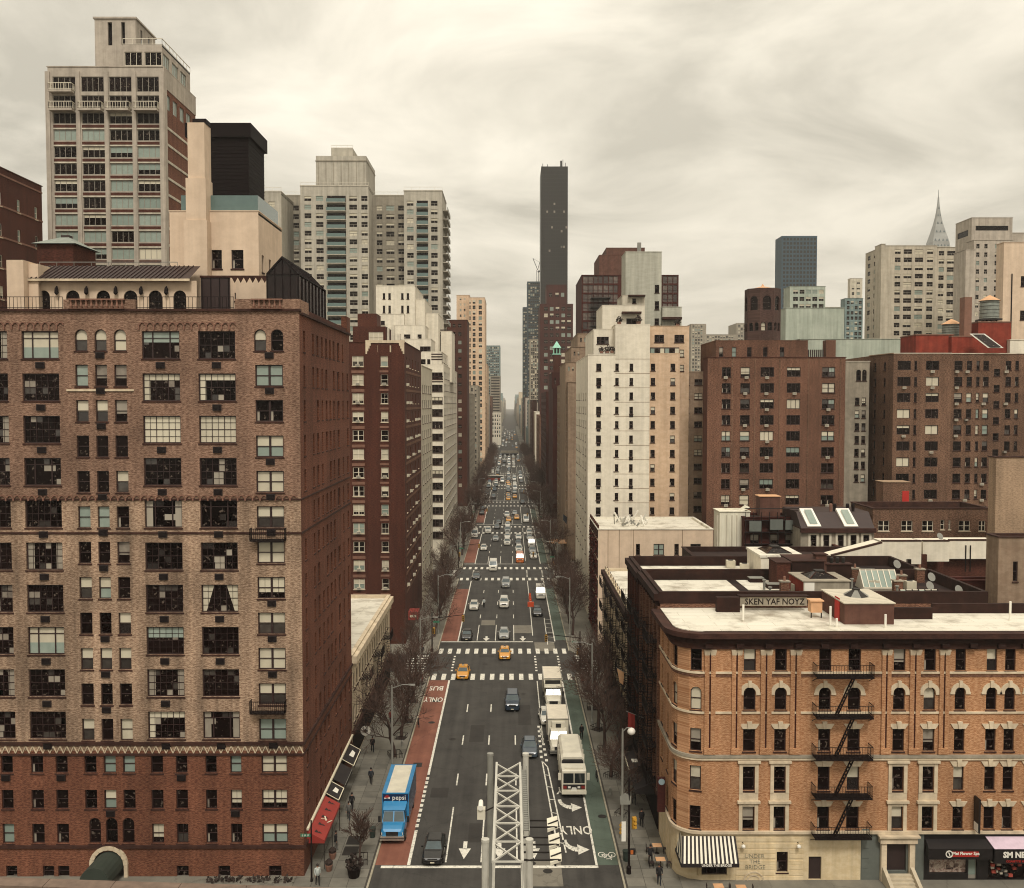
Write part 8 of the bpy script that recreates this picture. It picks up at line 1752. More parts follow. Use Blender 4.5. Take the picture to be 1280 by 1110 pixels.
SMALL = make_tree(9, 4.6, .7)
GUARD = MB()
for a, b_ in (((-.7, -.7), (.7, -.7)), ((.7, -.7), (.7, .7)), ((.7, .7), (-.7, .7)), ((-.7, .7), (-.7, -.7))): railing(GUARD, [(*a, .0), (*b_, .0)], .5, 'black_iron', .3, .025, False)
GUARD.box(-.68, .68, -.68, .68, -.03, .01, 'planting'); GUARD = GUARD.mesh('tree_guard')
def tree(x, y, k, label, s=1.0, rz=None, group='bare street trees', guard=True, src=None):
    t, c = src or TREES[k % 5]; o = thing('street_tree', label, 'tree', (x, y, .14), random.uniform(0, 6.28) if rz is None else rz, group); o.scale = (s, s, s)
    put('trunk', t, o); put('crown', c, o)
    if guard: put('tree_guard', GUARD, o)
    return o
random.seed(17)
LT, RT = KL - 1.15, KR + 1.2
tree(LT - .1, 82.0, 0, 'slim bare sapling by the dark planter at the bus lane kerb', 1.0, src=SMALL)
for i, (y_, s) in enumerate(((107, 1.0), (113, .9), (119, 1.05), (127, .95), (135, 1.05))): tree(LT, y_, i, ('bare tree just past the blue delivery truck', 'bare tree behind the first bus lane kerb tree', 'bare tree beside the motorbike on the bus lane kerb', 'bare tree in front of the low cream row building', 'bare tree next to the bus lane lettering')[i], s)
for i, (y_, s) in enumerate(((91.5, .72), (101, .8), (108.5, .95), (116, 1.0), (124, 1.0), (132, .95))): tree(RT, y_, i + 2, ('small bare tree beside the globe street lamp', 'bare tree level with the refuse truck on the bike lane kerb', 'bare tree level with the refrigerated truck', 'tangled bare tree between fire escapes and green bike lane', 'bare tree level with the white truck near the first crosswalk', 'bare tree at the corner of the first crosswalk')[i], s)
for i in range(6): tree(LT, 163 + 8.5 * i, i, 'bare bus lane kerb tree of the second block ' + ('at the crosswalk', 'next to the red box sign', 'in the middle of the row', 'past the middle of the row', 'last but one in the row', 'at the far end of the row')[i], random.uniform(.85, 1.05), group='trees of the second block', guard=False)
for i in range(6): tree(RT, 164 + 8.5 * i, i + 1, 'bare bike lane kerb tree beside the beige building ' + ('at the crosswalk', 'second from the crosswalk', 'third from the crosswalk', 'fourth from the crosswalk', 'fifth from the crosswalk', 'at the far end of the row')[i], random.uniform(.9, 1.1), group='trees of the second block', guard=False)
for b in range(2, 9):
    for sx, x in ((-1, LT), (1, RT)):
        for i in range(5 if b < 6 else 4): tree(x + random.uniform(-.4, .4), YC[b] + 15 + 10.5 * i + random.uniform(-2, 2), random.randrange(5), 'bare %s lane kerb tree between the %s cross streets' % ('bus' if sx < 0 else 'bike', ('second and third', 'third and fourth', 'fourth and fifth', 'fifth and sixth', 'sixth and seventh', 'seventh and eighth', 'eighth and ninth')[b - 2]), random.uniform(.9, 1.25), group='distant kerb trees', guard=False)

# ------------------------------------------------------------------ people
plain('skin', '#9c6e55', .6, obj=True); plain('cloth_black', '#141012', .85, obj=True); plain('cloth_navy', '#1c2028', .85, obj=True); plain('cloth_grey', '#57544f', .85, obj=True); plain('cloth_pale', '#a7aca6', .85, obj=True); plain('cloth_red', '#7a2a22', .85, obj=True); plain('hair_dark', '#1a100d', .8, obj=True); plain('bag_white', '#cfcabc', .6, obj=True)
def body_mesh(stride, arm, seat=False):
    V = [(0, 0, .95), (0, 0, 1.15), (0, -.01, 1.38), (0, -.01, 1.5), (0, -.02, 1.56), (0, -.03, 1.68), (0, -.03, 1.76)]; Rd = [.15, .135, .16, .07, .06, .09, .075]; E = [(0, 1), (1, 2), (2, 3), (3, 4), (4, 5), (5, 6)]
    for s in (-1, 1):
        b = len(V); st = stride * s
        V += [(s * .2, 0, 1.42), (s * .25, -arm * (s > 0) * .15 + st * .12, 1.15), (s * .22, -.06 - arm * (s > 0) * .3 + st * .28, .95 + arm * (s > 0) * .2), (s * .21, -.08 - arm * (s > 0) * .34 + st * .32, .86 + arm * (s > 0) * .22)]; Rd += [.075, .052, .036, .032]; E += [(2, b), (b, b + 1), (b + 1, b + 2), (b + 2, b + 3)]
        b = len(V)
        V += [(s * .09, 0, .9), (s * .1, -.04 - st * .2, .5), (s * .1, .02 - st * .38, .09), (s * .11, -.14 - st * .38, .05)]; Rd += [.11, .07, .05, .045]; E += [(0, b), (b, b + 1), (b + 1, b + 2), (b + 2, b + 3)]
    me = bpy.data.meshes.new('skeleton'); me.from_pydata(V, E, []); o = bpy.data.objects.new('skeleton', me); COL.objects.link(o)
    md = o.modifiers.new('skin', 'SKIN'); md.use_smooth_shade = True
    if not me.skin_vertices: 
        bpy.context.view_layer.objects.active = o
    sv = me.skin_vertices[0].data if me.skin_vertices else None
    if sv:
        for k, r in enumerate(Rd): sv[k].radius = (r, r * (.8 if k < 4 else 1)); sv[k].use_root = (k == 0)
    o.modifiers.new('sub', 'SUBSURF').levels = 1
    dg = bpy.context.evaluated_depsgraph_get(); r = bpy.data.meshes.new_from_object(o.evaluated_get(dg)); hands = [Vector(V[10]), Vector(V[18])]
    bpy.data.objects.remove(o); bpy.data.meshes.remove(me); return r, hands
BODY = {}
def person(x, y, rz, top, leg, label, stride=.5, arm=0, bag=None, z=.15, seat=False, name='person'):
    key = (stride, arm)
    if key not in BODY: BODY[key] = body_mesh(stride, arm)
    src, hands = BODY[key]; mb = MB(); off = 0; mb.v = [tuple(v.co) for v in src.vertices]
    for p in src.polygons:
        c = p.center; hand = abs(c.x) > .12 and c.z < 1.1 and min((c - h).length for h in hands) < .085
        mb.f.append(tuple(p.vertices)); mb.m.append(mb.mi('skin' if c.z > 1.5 or hand else (leg if c.z < .88 and abs(c.x) < .2 else top)))
    for h in hands:       # fingers and thumb
        for k in range(4): a = h + Vector(((k - 1.5) * .018, -.01, -.02)); mb.tube(a, a + Vector((0, -.015, -.07 + abs(k - 1.5) * .008)), .009, .007, 'skin', 4); 
        mb.tube(h + Vector((0, -.03, -.01)), h + Vector((-.01 if h.x > 0 else .01, -.055, -.05)), .01, .008, 'skin', 4)
    # nose
    mb.raw([(-.015, -.115, 1.66), (.015, -.115, 1.66), (0, -.145, 1.655), (0, -.11, 1.7)], [(0, 1, 2), (0, 2, 3), (2, 1, 3)], 'skin')
    o = thing(name, label, 'person', (x, y, z), rz); mb.build('body', o, smooth=True)
    h = MB(); h.lathe([(.085, -.06), (.105, .0), (.1, .06), (.06, .11), (.01, .125)], 'hair_dark', 10, (0, -.015, 1.7)); h.build('hair', o, smooth=True)
    ct = MB(); ct.lathe([(.2, .0), (.17, .2), (.2, .45), (.12, .56)], top, 10, (0, 0, .82)); ct.build('coat', o, smooth=True).scale = (1, .72, 1)
    if bag: hb = hands[1]; tag(MB().loft([[(hb.x - w, hb.y - .05, z_), (hb.x + w, hb.y - .05, z_), (hb.x + w, hb.y + .08, z_), (hb.x - w, hb.y + .08, z_)] for w, z_ in ((.14, hb.z - .5), (.16, hb.z - .3), (.05, hb.z - .06))], bag).build('shopping_bag', None, (x, y, z), rz), 'white plastic bag carried by the walker beside the red awning', 'bag')
    return o
def g2(px, py): q = gr(px, py, .15); return q.x, q.y
x, y_ = g2(813, 1081); person(x, y_, R(10), 'cloth_black', 'cloth_black', 'pedestrian in dark coat walking toward the striped awning', .5, 1)
x, y_ = g2(824, 1106); person(x, y_, R(-5), 'cloth_black', 'cloth_navy', 'pedestrian in black jacket holding something pale by the restaurant tables', .25, 1)
x, y_ = g2(802, 1034); person(x, y_, R(180), 'cloth_black', 'cloth_black', 'pedestrian in black beside the dark shop awning', .4)
x, y_ = g2(440, 1013); person(x, y_, R(170), 'cloth_black', 'cloth_black', 'walker in black carrying a white bag past the red awning', .5, 0, 'bag_white')
x, y_ = g2(397, 1106); person(x, y_, R(30), 'cloth_pale', 'cloth_black', 'person in a pale jacket at the corner below the red awning', .3)
x, y_ = g2(727, 922); person(x, y_, R(5), 'cloth_black', 'cloth_black', 'dark figure walking along the green bike lane', .4, z=.02)
x, y_ = g2(556, 722); person(x, y_, R(0), 'cloth_black', 'cloth_black', 'pedestrian on the pale corner by the second crosswalk', .4)
x, y_ = g2(408, 1050); person(-15.6, 84.2, R(80), 'cloth_black', 'cloth_grey', 'person standing below the near end of the red awning', .2)
for i, (px, py, c) in enumerate(((560, 700, 'cloth_navy'), (566, 696, 'cloth_grey'), (716, 735, 'cloth_red'), (722, 705, 'cloth_black'), (712, 690, 'cloth_grey'), (552, 660, 'cloth_black'))):
    x, y_ = g2(px, py); person(x, y_, random.uniform(0, 6), c, 'cloth_black', 'pedestrian in %s on the pavement beyond the second crosswalk' % {'cloth_navy': 'navy', 'cloth_grey': 'grey', 'cloth_red': 'red', 'cloth_black': 'black'}[c] + (' by the bus lane' if px < 640 else ' by the bike lane'), .4)

for i, (x, y_, c) in enumerate(((-15.5, 90.5, 'cloth_grey'), (-14.6, 99.0, 'cloth_navy'), (-15.8, 108.5, 'cloth_black'), (-14.9, 118.0, 'cloth_red'), (12.3, 94.0, 'cloth_grey'), (11.9, 104.5, 'cloth_pale'), (12.6, 121.0, 'cloth_navy'), (-15.0, 131.0, 'cloth_pale'), (-13.9, 150.2, 'cloth_black'), (11.2, 151.0, 'cloth_grey'))):
    person(x, y_, (0, 3.1, .2, 2.9)[i % 4], c, ('cloth_navy', 'cloth_black')[i % 2], 'pedestrian in %s %s' % ({'cloth_grey': 'grey', 'cloth_navy': 'navy', 'cloth_black': 'black', 'cloth_red': 'dark red', 'cloth_pale': 'a pale coat'}[c], ('beside the first black awning', 'near the third black awning', 'passing the round white sign', 'in front of the low cream row building', 'under the long black canopy', 'below the second dark tenement', 'in front of the cream walk-up', 'near the bus lane lettering', 'on the bus lane side crossing of the first side street', 'on the bike lane side crossing of the first side street')[i]), (.5, .35)[i % 2])
plain('bin_green', '#243029', .7)
BIN = MB().lathe([(.24, 0), (.3, .8), (.33, .85), (.33, .9)], 'bin_green', 12).mesh('litter_bin'); HYD = MB().lathe([(.16, 0), (.12, .1), (.12, .5), (.15, .55), (.1, .7), (.03, .75)], 'steel_grey', 10).tube((-.22, 0, .42), (.22, 0, .42), .06, .06, 'steel_grey', 8).mesh('fire_hydrant'); BOX = MB().box(-.25, .25, -.2, .2, .25, 1.05, 'paint red').box(-.2, .2, -.22, -.2, .55, .95, 'car_glass').box(-.2, .2, -.15, .15, 0, .25, 'trim_black').mesh('newspaper_box')
for x, y_, m, n, lab in ((-12.7, 86.8, BIN, 'litter_bin', 'green litter bin at the kerb behind the sapling'), (10.1, 82.2, BIN, 'litter_bin', 'green litter bin at the kerb by the signal pole'), (-12.6, 110.2, HYD, 'fire_hydrant', 'grey hydrant at the bus lane kerb between bare trees'), (10.2, 96.5, HYD, 'fire_hydrant', 'grey hydrant at the bike lane kerb level with the refuse truck'), (-12.8, 136.2, BOX, 'newspaper_box', 'red newspaper box at the first corner by the bus lane'), (10.3, 136.0, BOX, 'newspaper_box', 'red newspaper box at the first corner by the bike lane')): tag(put(n, m, None, (x, y_, .15)), lab, n.replace('_', ' '))

# ------------------------------------------------------------------ bicycles
def bicycle(x, y, rz, label, rider=None, name='bicycle'):
    o = thing(name, label, 'bicycle', (x, y, .02), rz); r = .34
    for y0 in (-.52, .52):
        m = MB()
        for k in range(14): a, b_ = 2 * math.pi * k / 14, 2 * math.pi * (k + 1) / 14; m.bar((0, y0 + r * math.cos(a), r + r * math.sin(a)), (0, y0 + r * math.cos(b_), r + r * math.sin(b_)), .04, .05, 'tyre', (1, 0, 0))
        for k in range(4): a = math.pi * k / 4; m.bar((0, y0 + r * math.cos(a), r + r * math.sin(a)), (0, y0 - r * math.cos(a), r - r * math.sin(a)), .008, .008, 'rim')
        m.build('wheel', o)
    m = MB(); P = {'bb': (0, .05, .3), 'seat': (0, .2, .85), 'head': (0, -.38, .85), 'rear': (0, .52, .34), 'front': (0, -.52, .34)}
    for a, b_ in (('bb', 'seat'), ('bb', 'head'), ('seat', 'head'), ('bb', 'rear'), ('seat', 'rear'), ('head', 'front')): m.bar(P[a], P[b_], .04, .04, 'trim_black')
    m.build('frame', o); MB().box(-.07, .07, .1, .34, .85, .92, 'trim_black').build('saddle', o); MB().bar((-.28, -.4, 1.0), (.28, -.4, 1.0), .03, .03, 'trim_black').bar((0, -.38, .85), (0, -.4, 1.0), .03, .03, 'trim_black').build('handlebar', o)
    if rider: person(x, y + .05, rz, rider[0], 'cloth_black', rider[1], .55, 1, z=.12)
bicycle(-5.2, 187, R(8), 'bicycle beside the white sedan', ('cloth_pale', 'cyclist in pale jacket beside the white sedan')); 
x, y_ = g2(520, 906); bicycle(x + .3, y_, R(12), 'dark delivery bike standing at the edge of the bus lane')
bicycle(9.2, 100.6, R(3), 'dark bike leaning at the bike lane kerb near the refuse truck')

# ------------------------------------------------------------------ street lamps, signals
def street_lamp(x, y, sx, label, group=None, globe=False):
    o = thing('street_lamp', label, 'street lamp', (x, y, .14), 0, group)
    m = MB(); m.lathe([(.2, 0), (.2, .5), (.13, .6), (.1, 9.6), (.08, 10.2)], 'steel_grey', 10); m.build('pole', o)
    m = MB(); L_ = .75 if globe else 2.2; m.tube((0, 0, 9.9), (sx * L_ * .5, 0, 10.3), .05, .045, 'steel_grey', 6); m.tube((sx * L_ * .5, 0, 10.3), (sx * L_, 0, 10.3), .045, .04, 'steel_grey', 6); m.build('arm', o)
    if globe: MB().lathe([(.05, .3), (.25, .22), (.38, .0), (.33, -.22), (.12, -.36)][::-1], 'sign_white', 14, (sx * .8, 0, 10.0)).build('lamp_globe', o, smooth=True)
    else: MB().loft([[(sx * (L_ - .1) + dx * .35, -w, 10.22 + h), (sx * (L_ - .1) + dx * .35, w, 10.22 + h), (sx * (L_ - .1) + dx * .35, w * .7, 10.36 + h), (sx * (L_ - .1) + dx * .35, -w * .7, 10.36 + h)] for dx, w, h in ((-1, .06, .02), (0, .14, .0), (1, .12, 0))], 'steel_grey').build('lamp_head', o)
    return o
q = at(779, 1000, 86); street_lamp(10.25, 86.5, 1, 'grey street lamp with a white globe at the bike lane kerb', globe=True)
for i, y_ in enumerate((118, 163, 205, 243, 285, 325, 365, 410)): street_lamp(KR + .6, y_, -1, 'plain grey lamp over the bike lane ' + ('behind the globe street lamp', 'just past the first crosswalk', 'short of the second crosswalk', 'just past the second crosswalk', 'short of the third crosswalk', 'past the third crosswalk', 'short of the fourth crosswalk', 'past the fourth crosswalk')[i], 'plain street lamps')
for i, y_ in enumerate((100, 132, 165, 200, 240, 285, 330, 380)): street_lamp(KL - .6, y_, 1, 'plain grey lamp over the bus lane ' + ('behind the blue delivery truck', 'beside the bus lane lettering', 'just past the first crosswalk', 'short of the second crosswalk', 'just past the second crosswalk', 'short of the third crosswalk', 'past the third crosswalk', 'past the fourth crosswalk')[i], 'plain street lamps')
plain('signal_yellow', '#b8892c', .5, var=.1); plain('signal_dark', '#1a1412', .5); plain('sign_green', '#2f6a4e', .5)
def signal_head(o, x, y, z, rz=0):
    h = put('signal_head', MB().box(-.17, .17, -.14, .1, 0, 1.0, 'signal_yellow').mesh('signal_head'), o, (x, y, z), rz)
    for k in range(3): MB().tube((0, -.14, .18 + .32 * k), (0, -.3, .2 + .32 * k), .13, .13, 'signal_yellow', 10).tube((0, -.145, .18 + .32 * k), (0, -.15, .18 + .32 * k), .11, .11, 'signal_dark', 10).build('lens', h)
o = thing('traffic_signal', 'dark signal pole with yellow heads by the globe street lamp', 'traffic signal', (10.05, 79.9, .14))
MB().lathe([(.2, 0), (.2, .6), (.1, .7), (.08, 8.3)], 'black_iron', 10).build('pole', o); signal_head(o, .42, 0, 3.9, R(20)); signal_head(o, -.5, 0, 3.4, R(-60)); MB().box(.1, .55, -.15, .1, 1.7, 2.15, 'signal_dark').box(.12, .35, -.17, -.15, 1.75, 2.1, 'paint orange').build('walk_signal', o)
MB().bar((-.2, 0, 8.0), (.5, 0, 8.0), .05, .05, 'black_iron').build('bracket', o); MB().raw([(-.75, -.1, 6.0), (.1, -.1, 6.0), (.15, -.05, 6.7), (-.35, -.05, 7.0), (-.8, -.05, 6.7)], [(0, 1, 2, 3, 4)], 'steel_grey').build('sign_back', o); m = MB().box(-.66, -.3, -.25, -.22, 2.9, 4.6, 'sign_white'); m.build('sign_panel', o)
SIG = {}
def mast_signal(x, y, sx, label, group):
    o = thing('mast_arm_signal', label, 'traffic signal', (x, y, .14), 0, group)
    if 'p' not in SIG: SIG['p'] = MB().lathe([(.18, 0), (.18, .5), (.11, .6), (.09, 6.4)], 'black_iron', 8).mesh('pole'); SIG['h'] = MB().box(-.18, .18, -.14, .12, -1.0, 0, 'signal_yellow').tube((0, -.14, -.2), (0, -.25, -.2), .12, .12, 'signal_dark', 8).tube((0, -.14, -.5), (0, -.25, -.5), .12, .12, 'signal_dark', 8).tube((0, -.14, -.8), (0, -.25, -.8), .12, .12, 'signal_dark', 8).mesh('signal_head')
    put('pole', SIG['p'], o); MB().tube((0, 0, 5.4), (sx * 5.2, 0, 6.0), .07, .05, 'black_iron', 6).build('arm', o); put('signal_head', SIG['h'], o, (sx * 5.0, 0, 5.9)); put('signal_head', SIG['h'], o, (sx * .3, 0, 3.9))
    MB().box(min(sx * .2, sx * 1.2), max(sx * .2, sx * 1.2), -.06, -.03, 4.7, 5.0, 'sign_green').build('street_sign', o)
for i in (1, 2, 3, 4):
    mast_signal(KR + .7, YC[i] - 6.5, -1, ('mast arm signal over the first crosswalk from the bike lane kerb', 'mast arm signal over the second crosswalk from the bike lane kerb', 'mast arm signal at the third crossing, bike lane kerb', 'mast arm signal at the fourth crossing, bike lane kerb')[i - 1], 'mast arm signals'); mast_signal(KL - .7, YC[i] + 6.5, 1, ('mast arm signal at the first crossing, bus lane kerb', 'mast arm signal at the second crossing, bus lane kerb', 'mast arm signal at the third crossing, bus lane kerb', 'mast arm signal at the fourth crossing, bus lane kerb')[i - 1], 'mast arm signals')
# corner pole with street name plate below the red awning
o = thing('signal_post', 'black corner post with green street plate below the red awning', 'sign post', (-16.6, 78.6, .14)); MB().lathe([(.12, 0), (.08, .4), (.06, 5.2)], 'black_iron', 8).build('pole', o); MB().box(-.9, -.05, -.03, .03, 3.8, 4.05, 'sign_green').build('street_plate', o); lettering('E 59 ST', .2, 'sign_white', o, (-.47, -.04, 3.92), (R(90), 0, 0), 0)

# ------------------------------------------------------------------ awnings along the left pavement
o = thing('shop_awning', 'long red shop awning with dark emblems on the brick apartment house', 'awning', (BL, 80.6, 0)); ya, yb = 0, 7.6
MB().raw([(.02, ya, 3.5), (.02, yb, 3.5), (1.5, yb, 2.7), (1.5, ya, 2.7), (1.5, yb, 2.45), (1.5, ya, 2.45), (.02, ya, 2.45), (.02, yb, 2.45)], [(0, 3, 2, 1), (3, 5, 4, 2), (0, 6, 5, 3), (1, 2, 4, 7)], 'red_awning').build('canvas', o)
f = lambda u, v: (u, v, 3.5 - (u - .02) * .8 / 1.48 + .012)
for k in range(5):
    y_ = .8 + 1.5 * k; m = MB()
    m.poly([f(.55, y_ - .3), f(.95, y_ - .05), f(.6, y_ + .25)], 'black_awning'); m.poly([f(.9, y_ - .1), f(1.15, y_ + .05), f(.85, y_ + .2)], 'black_awning'); m.build('emblem', o)
m = MB()
for p, q in (((.6, 3.2), (1.0, 3.6)), ((1.0, 3.3), (.75, 3.9)), ((1.15, 3.1), (1.4, 3.8))): m.bar(f(*p), f(*q), .18, .02, 'cream_paint')
m.build('emblem', o)
for y_ in (.1, 3.8, 7.5): MB().bar((1.45, y_, .1), (1.45, y_, 2.5), .05, .05, 'black_iron').build('post', o)
for k, (y_, d, lab) in enumerate(((88.6, 2.9, 'black awning with white edge and pale mark next to the red awning'), (92.2, 4.2, 'second black awning with faint lettering along the brick apartment house'), (97.2, 4.6, 'third black awning with a white mark near the round sign'))):
    o = thing('shop_awning', lab, 'awning', (BL, y_, 0)); MB().raw([(.02, 0, 3.5), (.02, d, 3.5), (1.3, d, 2.8), (1.3, 0, 2.8), (1.3, d, 2.5), (1.3, 0, 2.5)], [(0, 3, 2, 1), (3, 5, 4, 2)], 'black_awning').build('canvas', o)
    m = MB(); [m.bar(a, b_, .09, .04, 'cream_paint') for a, b_ in (((.1, .05, 3.5), (1.28, .05, 2.84)), ((1.28, .05, 2.84), (1.28, d - .05, 2.84)), ((.1, d - .05, 3.5), (1.28, d - .05, 2.84)))] if k != 1 else m.bar((1.28, .05, 2.84), (1.28, d - .05, 2.84), .04, .04, 'steel_grey'); m.build('edge', o)
    if k != 1: MB().poly([(.5, d * .4, 3.27), (.95, d * .4, 3.02), (.95, d * .7, 3.02), (.6, d * .75, 3.22)], 'sign_white').build('mark', o)
tag(MB().box(BL + .0, BL + .18, 80.5, 103.9, 3.62, 3.8, 'cream_paint').build('light_strip'), 'long pale strip above the awnings on the brick apartment house', 'sign band')
o = thing('round_sign', 'round white sign on a bracket at the end of the black awnings', 'sign', (BL + 1.3, 105.3, 0)); MB().tube((0, -.08, 3.7), (0, .08, 3.7), .55, .55, 'sign_white', 18).build('disc', o); MB().box(-.25, .25, -.1, -.08, 3.6, 3.8, 'cloth_grey').box(-.08, .08, -.1, -.08, 3.45, 3.95, 'cloth_grey').build('mark', o); MB().bar((-1.3, 0, 4.3), (.1, 0, 4.3), .06, .06, 'black_iron').bar((0, 0, 4.2), (0, 0, 4.33), .05, .05, 'black_iron').build('bracket', o); 
o = thing('shop_sign', 'red box sign above a shop front past the first cross street', 'sign', (BL + .8, 162, 0)); MB().box(-.8, .9, 0, 3.2, 3.2, 4.6, 'red_awning').build('box', o); MB().box(-.5, .6, -.02, 0, 3.7, 4.1, 'cream_paint').build('lettering_panel', o)
o = thing('sidewalk_planter', 'dark planter tub with clipped shrub at the bus lane kerb corner', 'planter', (-13.2, 79.4, .14)); MB().lathe([(.45, 0), (.6, .8), (.55, .85)], 'black_metal', 12).build('tub', o); m = MB()
for k in range(140): d = Vector((random.gauss(0, 1), random.gauss(0, 1), random.gauss(0, 1))).normalized() * random.uniform(.4, .75); a = Vector((random.gauss(0, 1), random.gauss(0, 1), random.gauss(0, 1))).normalized() * .13; b_ = a.orthogonal().normalized() * .13; c = d + Vector((0, 0, 1.2)); m.poly([c - a, c - b_, c + a, c + b_], 'shrub_dark')
m.build('foliage', o)
def pot(x, y, label): o = thing('flower_pot', label, 'flower pot', (x, y, .15), 0, 'pots under the red awning'); MB().lathe([(.22, 0), (.34, .5), (.34, .58)], 'terracotta', 10).build('pot', o); MB().lathe([(.3, 0), (.36, .25), (.1, .5)], 'shrub_dark', 8, (0, 0, .55)).build('plant', o)
pot(BL + 1.8, 82.6, 'clay pot with a dark plant under the red awning'); pot(BL + 1.9, 80.4, 'clay pot with a dark plant under the red awning')
for i, y_ in enumerate((83.2, 85.3)): tag(MB().box(-14.9, -13.6, y_, y_ + 1.7, .152, .165, 'iron_cover').build('pavement_grating'), 'dark cellar grating in the pavement near the sapling', 'grating', 'cellar gratings')
# right pavement: dark awnings, flag, restaurant tables
for k, (y_, d, z, lab) in enumerate(((90, 3.2, 3.2, 'black shop awning at the brown tenement next to the corner bay'), (94.5, 4.5, 3.4, 'long black canopy with white edge in front of the brown tenement'), (101, 5.0, 3.3, 'black awning below the second dark tenement'), (113, 8.0, 3.3, 'wide dark awning below the cream walk-up'))):
    o = thing('shop_awning', lab, 'awning', (BR, y_, 0)); MB().raw([(-.02, 0, z + .8), (-.02, d, z + .8), (-1.9, d, z), (-1.9, 0, z), (-1.9, d, z - .35), (-1.9, 0, z - .35), (-.02, 0, z - .35)], [(0, 1, 2, 3), (3, 2, 4, 5), (0, 3, 5, 6)], 'black_awning').build('canvas', o)
    if k in (1,): MB().bar((-1.92, .1, z), (-1.92, d - .1, z), .1, .1, 'cream_paint').box(-1.5, -.9, 1.0, 1.9, z + .42, z + .45, 'sign_white').build('edge', o)
o = thing('flag', 'red hanging flag on a pole among the fire escapes', 'flag', (BR - .3, 96, 0)); MB().tube((0, 0, 8.2), (-1.8, 0, 8.9), .03, .03, 'steel_grey', 6).build('pole', o); MB().loft([[(-.9 - .7 * t, .04 * math.sin(9 * t), 8.5 + .28 * t), (-.9 - .7 * t, .04 * math.sin(9 * t) + .02, 8.5 + .28 * t), (-.9 - .7 * t, .04 * math.sin(9 * t) + .02, 6.9 + .2 * t), (-.9 - .7 * t, .04 * math.sin(9 * t), 6.9 + .2 * t)] for t in [k / 6 for k in range(7)]], 'red_awning').build('cloth', o)
o = thing('flag', 'tan pennant on a pole above the globe street lamp', 'flag', (BR - .3, 106, 0)); MB().tube((0, 0, 9.6), (-1.7, 0, 10.6), .03, .03, 'steel_grey', 6).build('pole', o); MB().raw([(-1.6, 0, 10.5), (-.8, .03, 10.05), (-.9, .05, 8.6), (-1.3, .03, 8.9), (-1.6, .02, 10.5), (-.8, .05, 10.05), (-.9, .07, 8.6), (-1.3, .05, 8.9)], [(0, 1, 2, 3), (7, 6, 5, 4)], 'tank_roof').build('cloth', o)
def cafe(x, y, label):
    o = thing('cafe_table', label, 'table', (x, y, .15), 0, 'restaurant tables on the pavement'); MB().box(-.4, .4, -.35, .35, .7, .74, 'tank_roof').build('table_top', o); MB().lathe([(.25, 0), (.04, .06), (.04, .7)], 'black_iron', 8).build('base', o)
    for s in (-1, 1):
        c = thing('cafe_chair', 'dark slatted chair drawn up to a pavement restaurant table', 'chair', (x + s * .75, y, .15), R(90) * s, 'chairs at the pavement tables'); MB().box(-.2, .2, -.2, .2, .42, .46, 'door_dark').build('seat', c); MB().box(-.2, .2, -.22, -.19, .5, .9, 'door_dark').build('backrest', c); [MB().box(a - .02, a + .02, b_ - .02, b_ + .02, 0, .42, 'black_iron').build('leg', c) for a in (-.17, .17) for b_ in (-.17, .17)]
for x, y_ in ((16.9, 76.4), (18.7, 76.2), (12.9, 81.0), (13.0, 83.6)): cafe(x, y_, 'small wooden restaurant table on the pavement by the striped awning')
o = thing('wall_sign', 'tall dark vertical sign with a blue round top on the rounded tenement corner', 'sign', (BR - .15, 83.0, 0)); MB().box(-.75, -.05, -.2, .2, 4.2, 7.2, 'brick_deep').build('board', o); MB().tube((-.4, -.24, 6.9), (-.4, -.2, 6.9), .28, .28, 'pale_sign' if 'pale_sign' in MATS else 'paint pale blue', 12).build('disc', o)
# construction barrier in the second block
o = thing('road_barrier', 'orange and white road barrier with striped drums by the parked white van', 'barrier', (4.0, 188, .01)); plain('safety_orange', '#c2481f', .5)
MB().box(-.6, .6, -.3, .3, 0, .9, 'safety_orange').build('block', o)
for k in range(5): MB().lathe([(.3, 0), (.27, .35)], 'safety_orange', 10, (0, 2.2 + 1.6 * k, 0)).lathe([(.27, .35), (.25, .6)], 'sign_white', 10, (0, 2.2 + 1.6 * k, 0)).lathe([(.25, .6), (.22, .95)], 'safety_orange', 10, (0, 2.2 + 1.6 * k, 0)).build('drum', o)
o = thing('entrance_canopy', 'peach topped entrance canopy of the tan apartment house', 'canopy', (BRX, 246, 0)); MB().raw([(-4.5, 0, 4), (-.1, 0, 4), (-.1, 7, 4), (-4.5, 7, 4), (-4.5, 0, 4.3), (-.1, 0, 4.3), (-.1, 7, 4.3), (-4.5, 7, 4.3)], [(4, 5, 6, 7), (0, 1, 5, 4), (3, 7, 6, 2), (0, 4, 7, 3)], 'tank_roof').build('roof', o); [MB().bar((-4.3, y_, .1), (-4.3, y_, 4), .15, .15, 'black_iron').build('post', o) for y_ in (.3, 6.7)]
o = thing('flagpole', 'flagpole with a drooping flag before the tan apartment house', 'flagpole', (BRX - 1.2, 243.5, .14)); MB().tube((0, 0, 0), (0, 0, 12), .08, .05, 'steel_grey', 6).build('pole', o); MB().raw([(0, 0, 11.8), (1.1, .1, 11.0), (.9, .2, 9.2), (.05, 0, 10.3)], [(0, 1, 2, 3)], 'cloth_navy').build('cloth', o)

